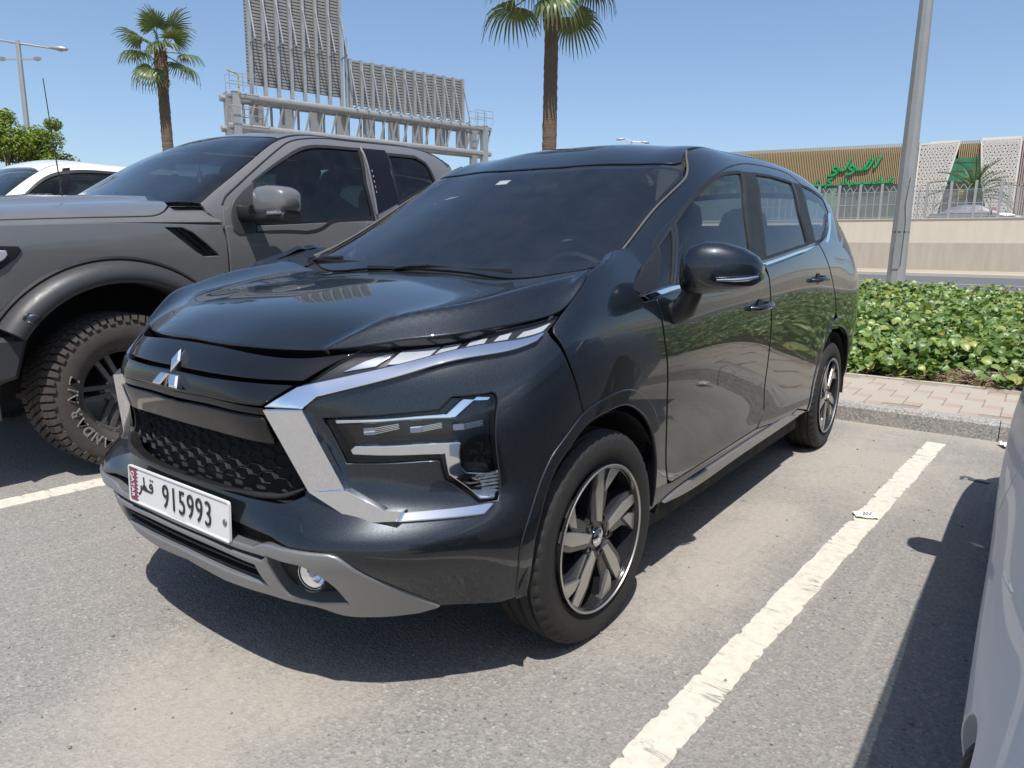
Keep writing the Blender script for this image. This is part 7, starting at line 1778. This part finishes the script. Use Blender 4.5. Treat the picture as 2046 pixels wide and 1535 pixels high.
for c, rr in blobs:
    n = int(1500*rr); d = rt.normal(size=(n, 3)); d /= np.linalg.norm(d, axis=1)[:, None]; rad = rr*rt.random(n)**.45
    CC.append(np.array(c)+d*rad[:, None]*[1, 1, .8]); NN.append(d*.7+rt.normal(0, .5, (n, 3))+[0, 0, .5])
CC = np.vstack(CC); NN = np.vstack(NN)
M_tleaf = leaf_mat('tree_leaf', (.10, .165, .018), (.23, .32, .045), .4)
TREE.scale = (.95, .95, .93)
o = leaves('crown', CC, NN, rt.uniform(.07, .125, len(CC)), M_tleaf, rt, .25, 'narrow', TREE)
# ------------------------------------------------------------------ litter
def crumple(cx, cy, w, h, rot, seed, lift):
    r = np.random.default_rng(seed); g = 7; V = []
    for i in range(g+1):
        for j in range(g+1):
            x, y = (i/g-.5)*w, (j/g-.5)*h; V.append((cx+x*math.cos(rot)-y*math.sin(rot), cy+x*math.sin(rot)+y*math.cos(rot), .006+lift*r.random()*(.3+abs(i/g-.5))))
    return mk(V, [(i*(g+1)+j, (i+1)*(g+1)+j, (i+1)*(g+1)+j+1, i*(g+1)+j+1) for i in range(g) for j in range(g)], False)
M_paper = plain('waste_paper', (.68, .67, .65), .8, var=.06)
o = put('paper_scrap', crumple(0, 0, .075, .095, 0, 2, .012), M_paper, None, (-1.64, 1.315, .004)); o.rotation_euler.z = R(25); tag(o, 'small torn white paper lying on the painted bay line', 'paper')
mk2 = MB()
for k in range(3): mk2.box((-.012, -.02+.014*k, 0), (.010-.004*k, -.012+.014*k, .001))
put('print_mark', mk2.mesh(False), plain('grey_print', (.12, .12, .14), .7), o, (0, .01, .017))
o = put('paper_scrap', crumple(0, 0, .10, .06, .4, 4, .035), M_paper, None, (-3.50, 1.77, .002)); tag(o, 'crumpled white paper against the kerb stones', 'paper')
o = put('paper_scrap', crumple(0, 0, .14, .06, .9, 9, .03), M_paper, None, (-5.10, 1.70, .135)); tag(o, 'white wrapper at the edge of the leafy bed beside dry stems', 'paper')
hk = MB().tube([(.0, .035, .012), (-.012, .015, .014), (-.008, -.01, .014), (.012, -.02, .014), (.022, -.005, .014)], .005, 8); hk.bar((-.008, .015, .008), (.012, .11, .008), .016, .008)
o = put('plastic_hook', hk.mesh(), plain('grey_hook_plastic', (.13, .13, .14), .35, var=.1), None, (-2.58, 1.625, 0)); tag(o, 'dark hooked plastic piece lying on the asphalt near the silver saloon', 'hook')
rs = np.random.default_rng(4)
pb_ = MB()
for k in range(420):
    x = rs.uniform(-3.55, 1.5); y = rs.uniform(-1.6, 1.75); r_ = abs(rs.normal(0, .0022))+.0014
    V, F = superloft([((x, y, r_*.2), r_*.7, r_*.7, ((1, 0, 0), (0, 1, 0))), ((x+r_*.1, y, r_*.8), r_, r_*.8, ((1, 0, 0), (0, 1, 0))), ((x, y, r_*1.4), r_*.4, r_*.4, ((1, 0, 0), (0, 1, 0)))], 6, 2); pb_.add(V, F)
tag(pb_.build('pebbles', plain('pebble', (.22, .19, .155), .9, var=.4, scale=2), smooth=False), kind='stuff')
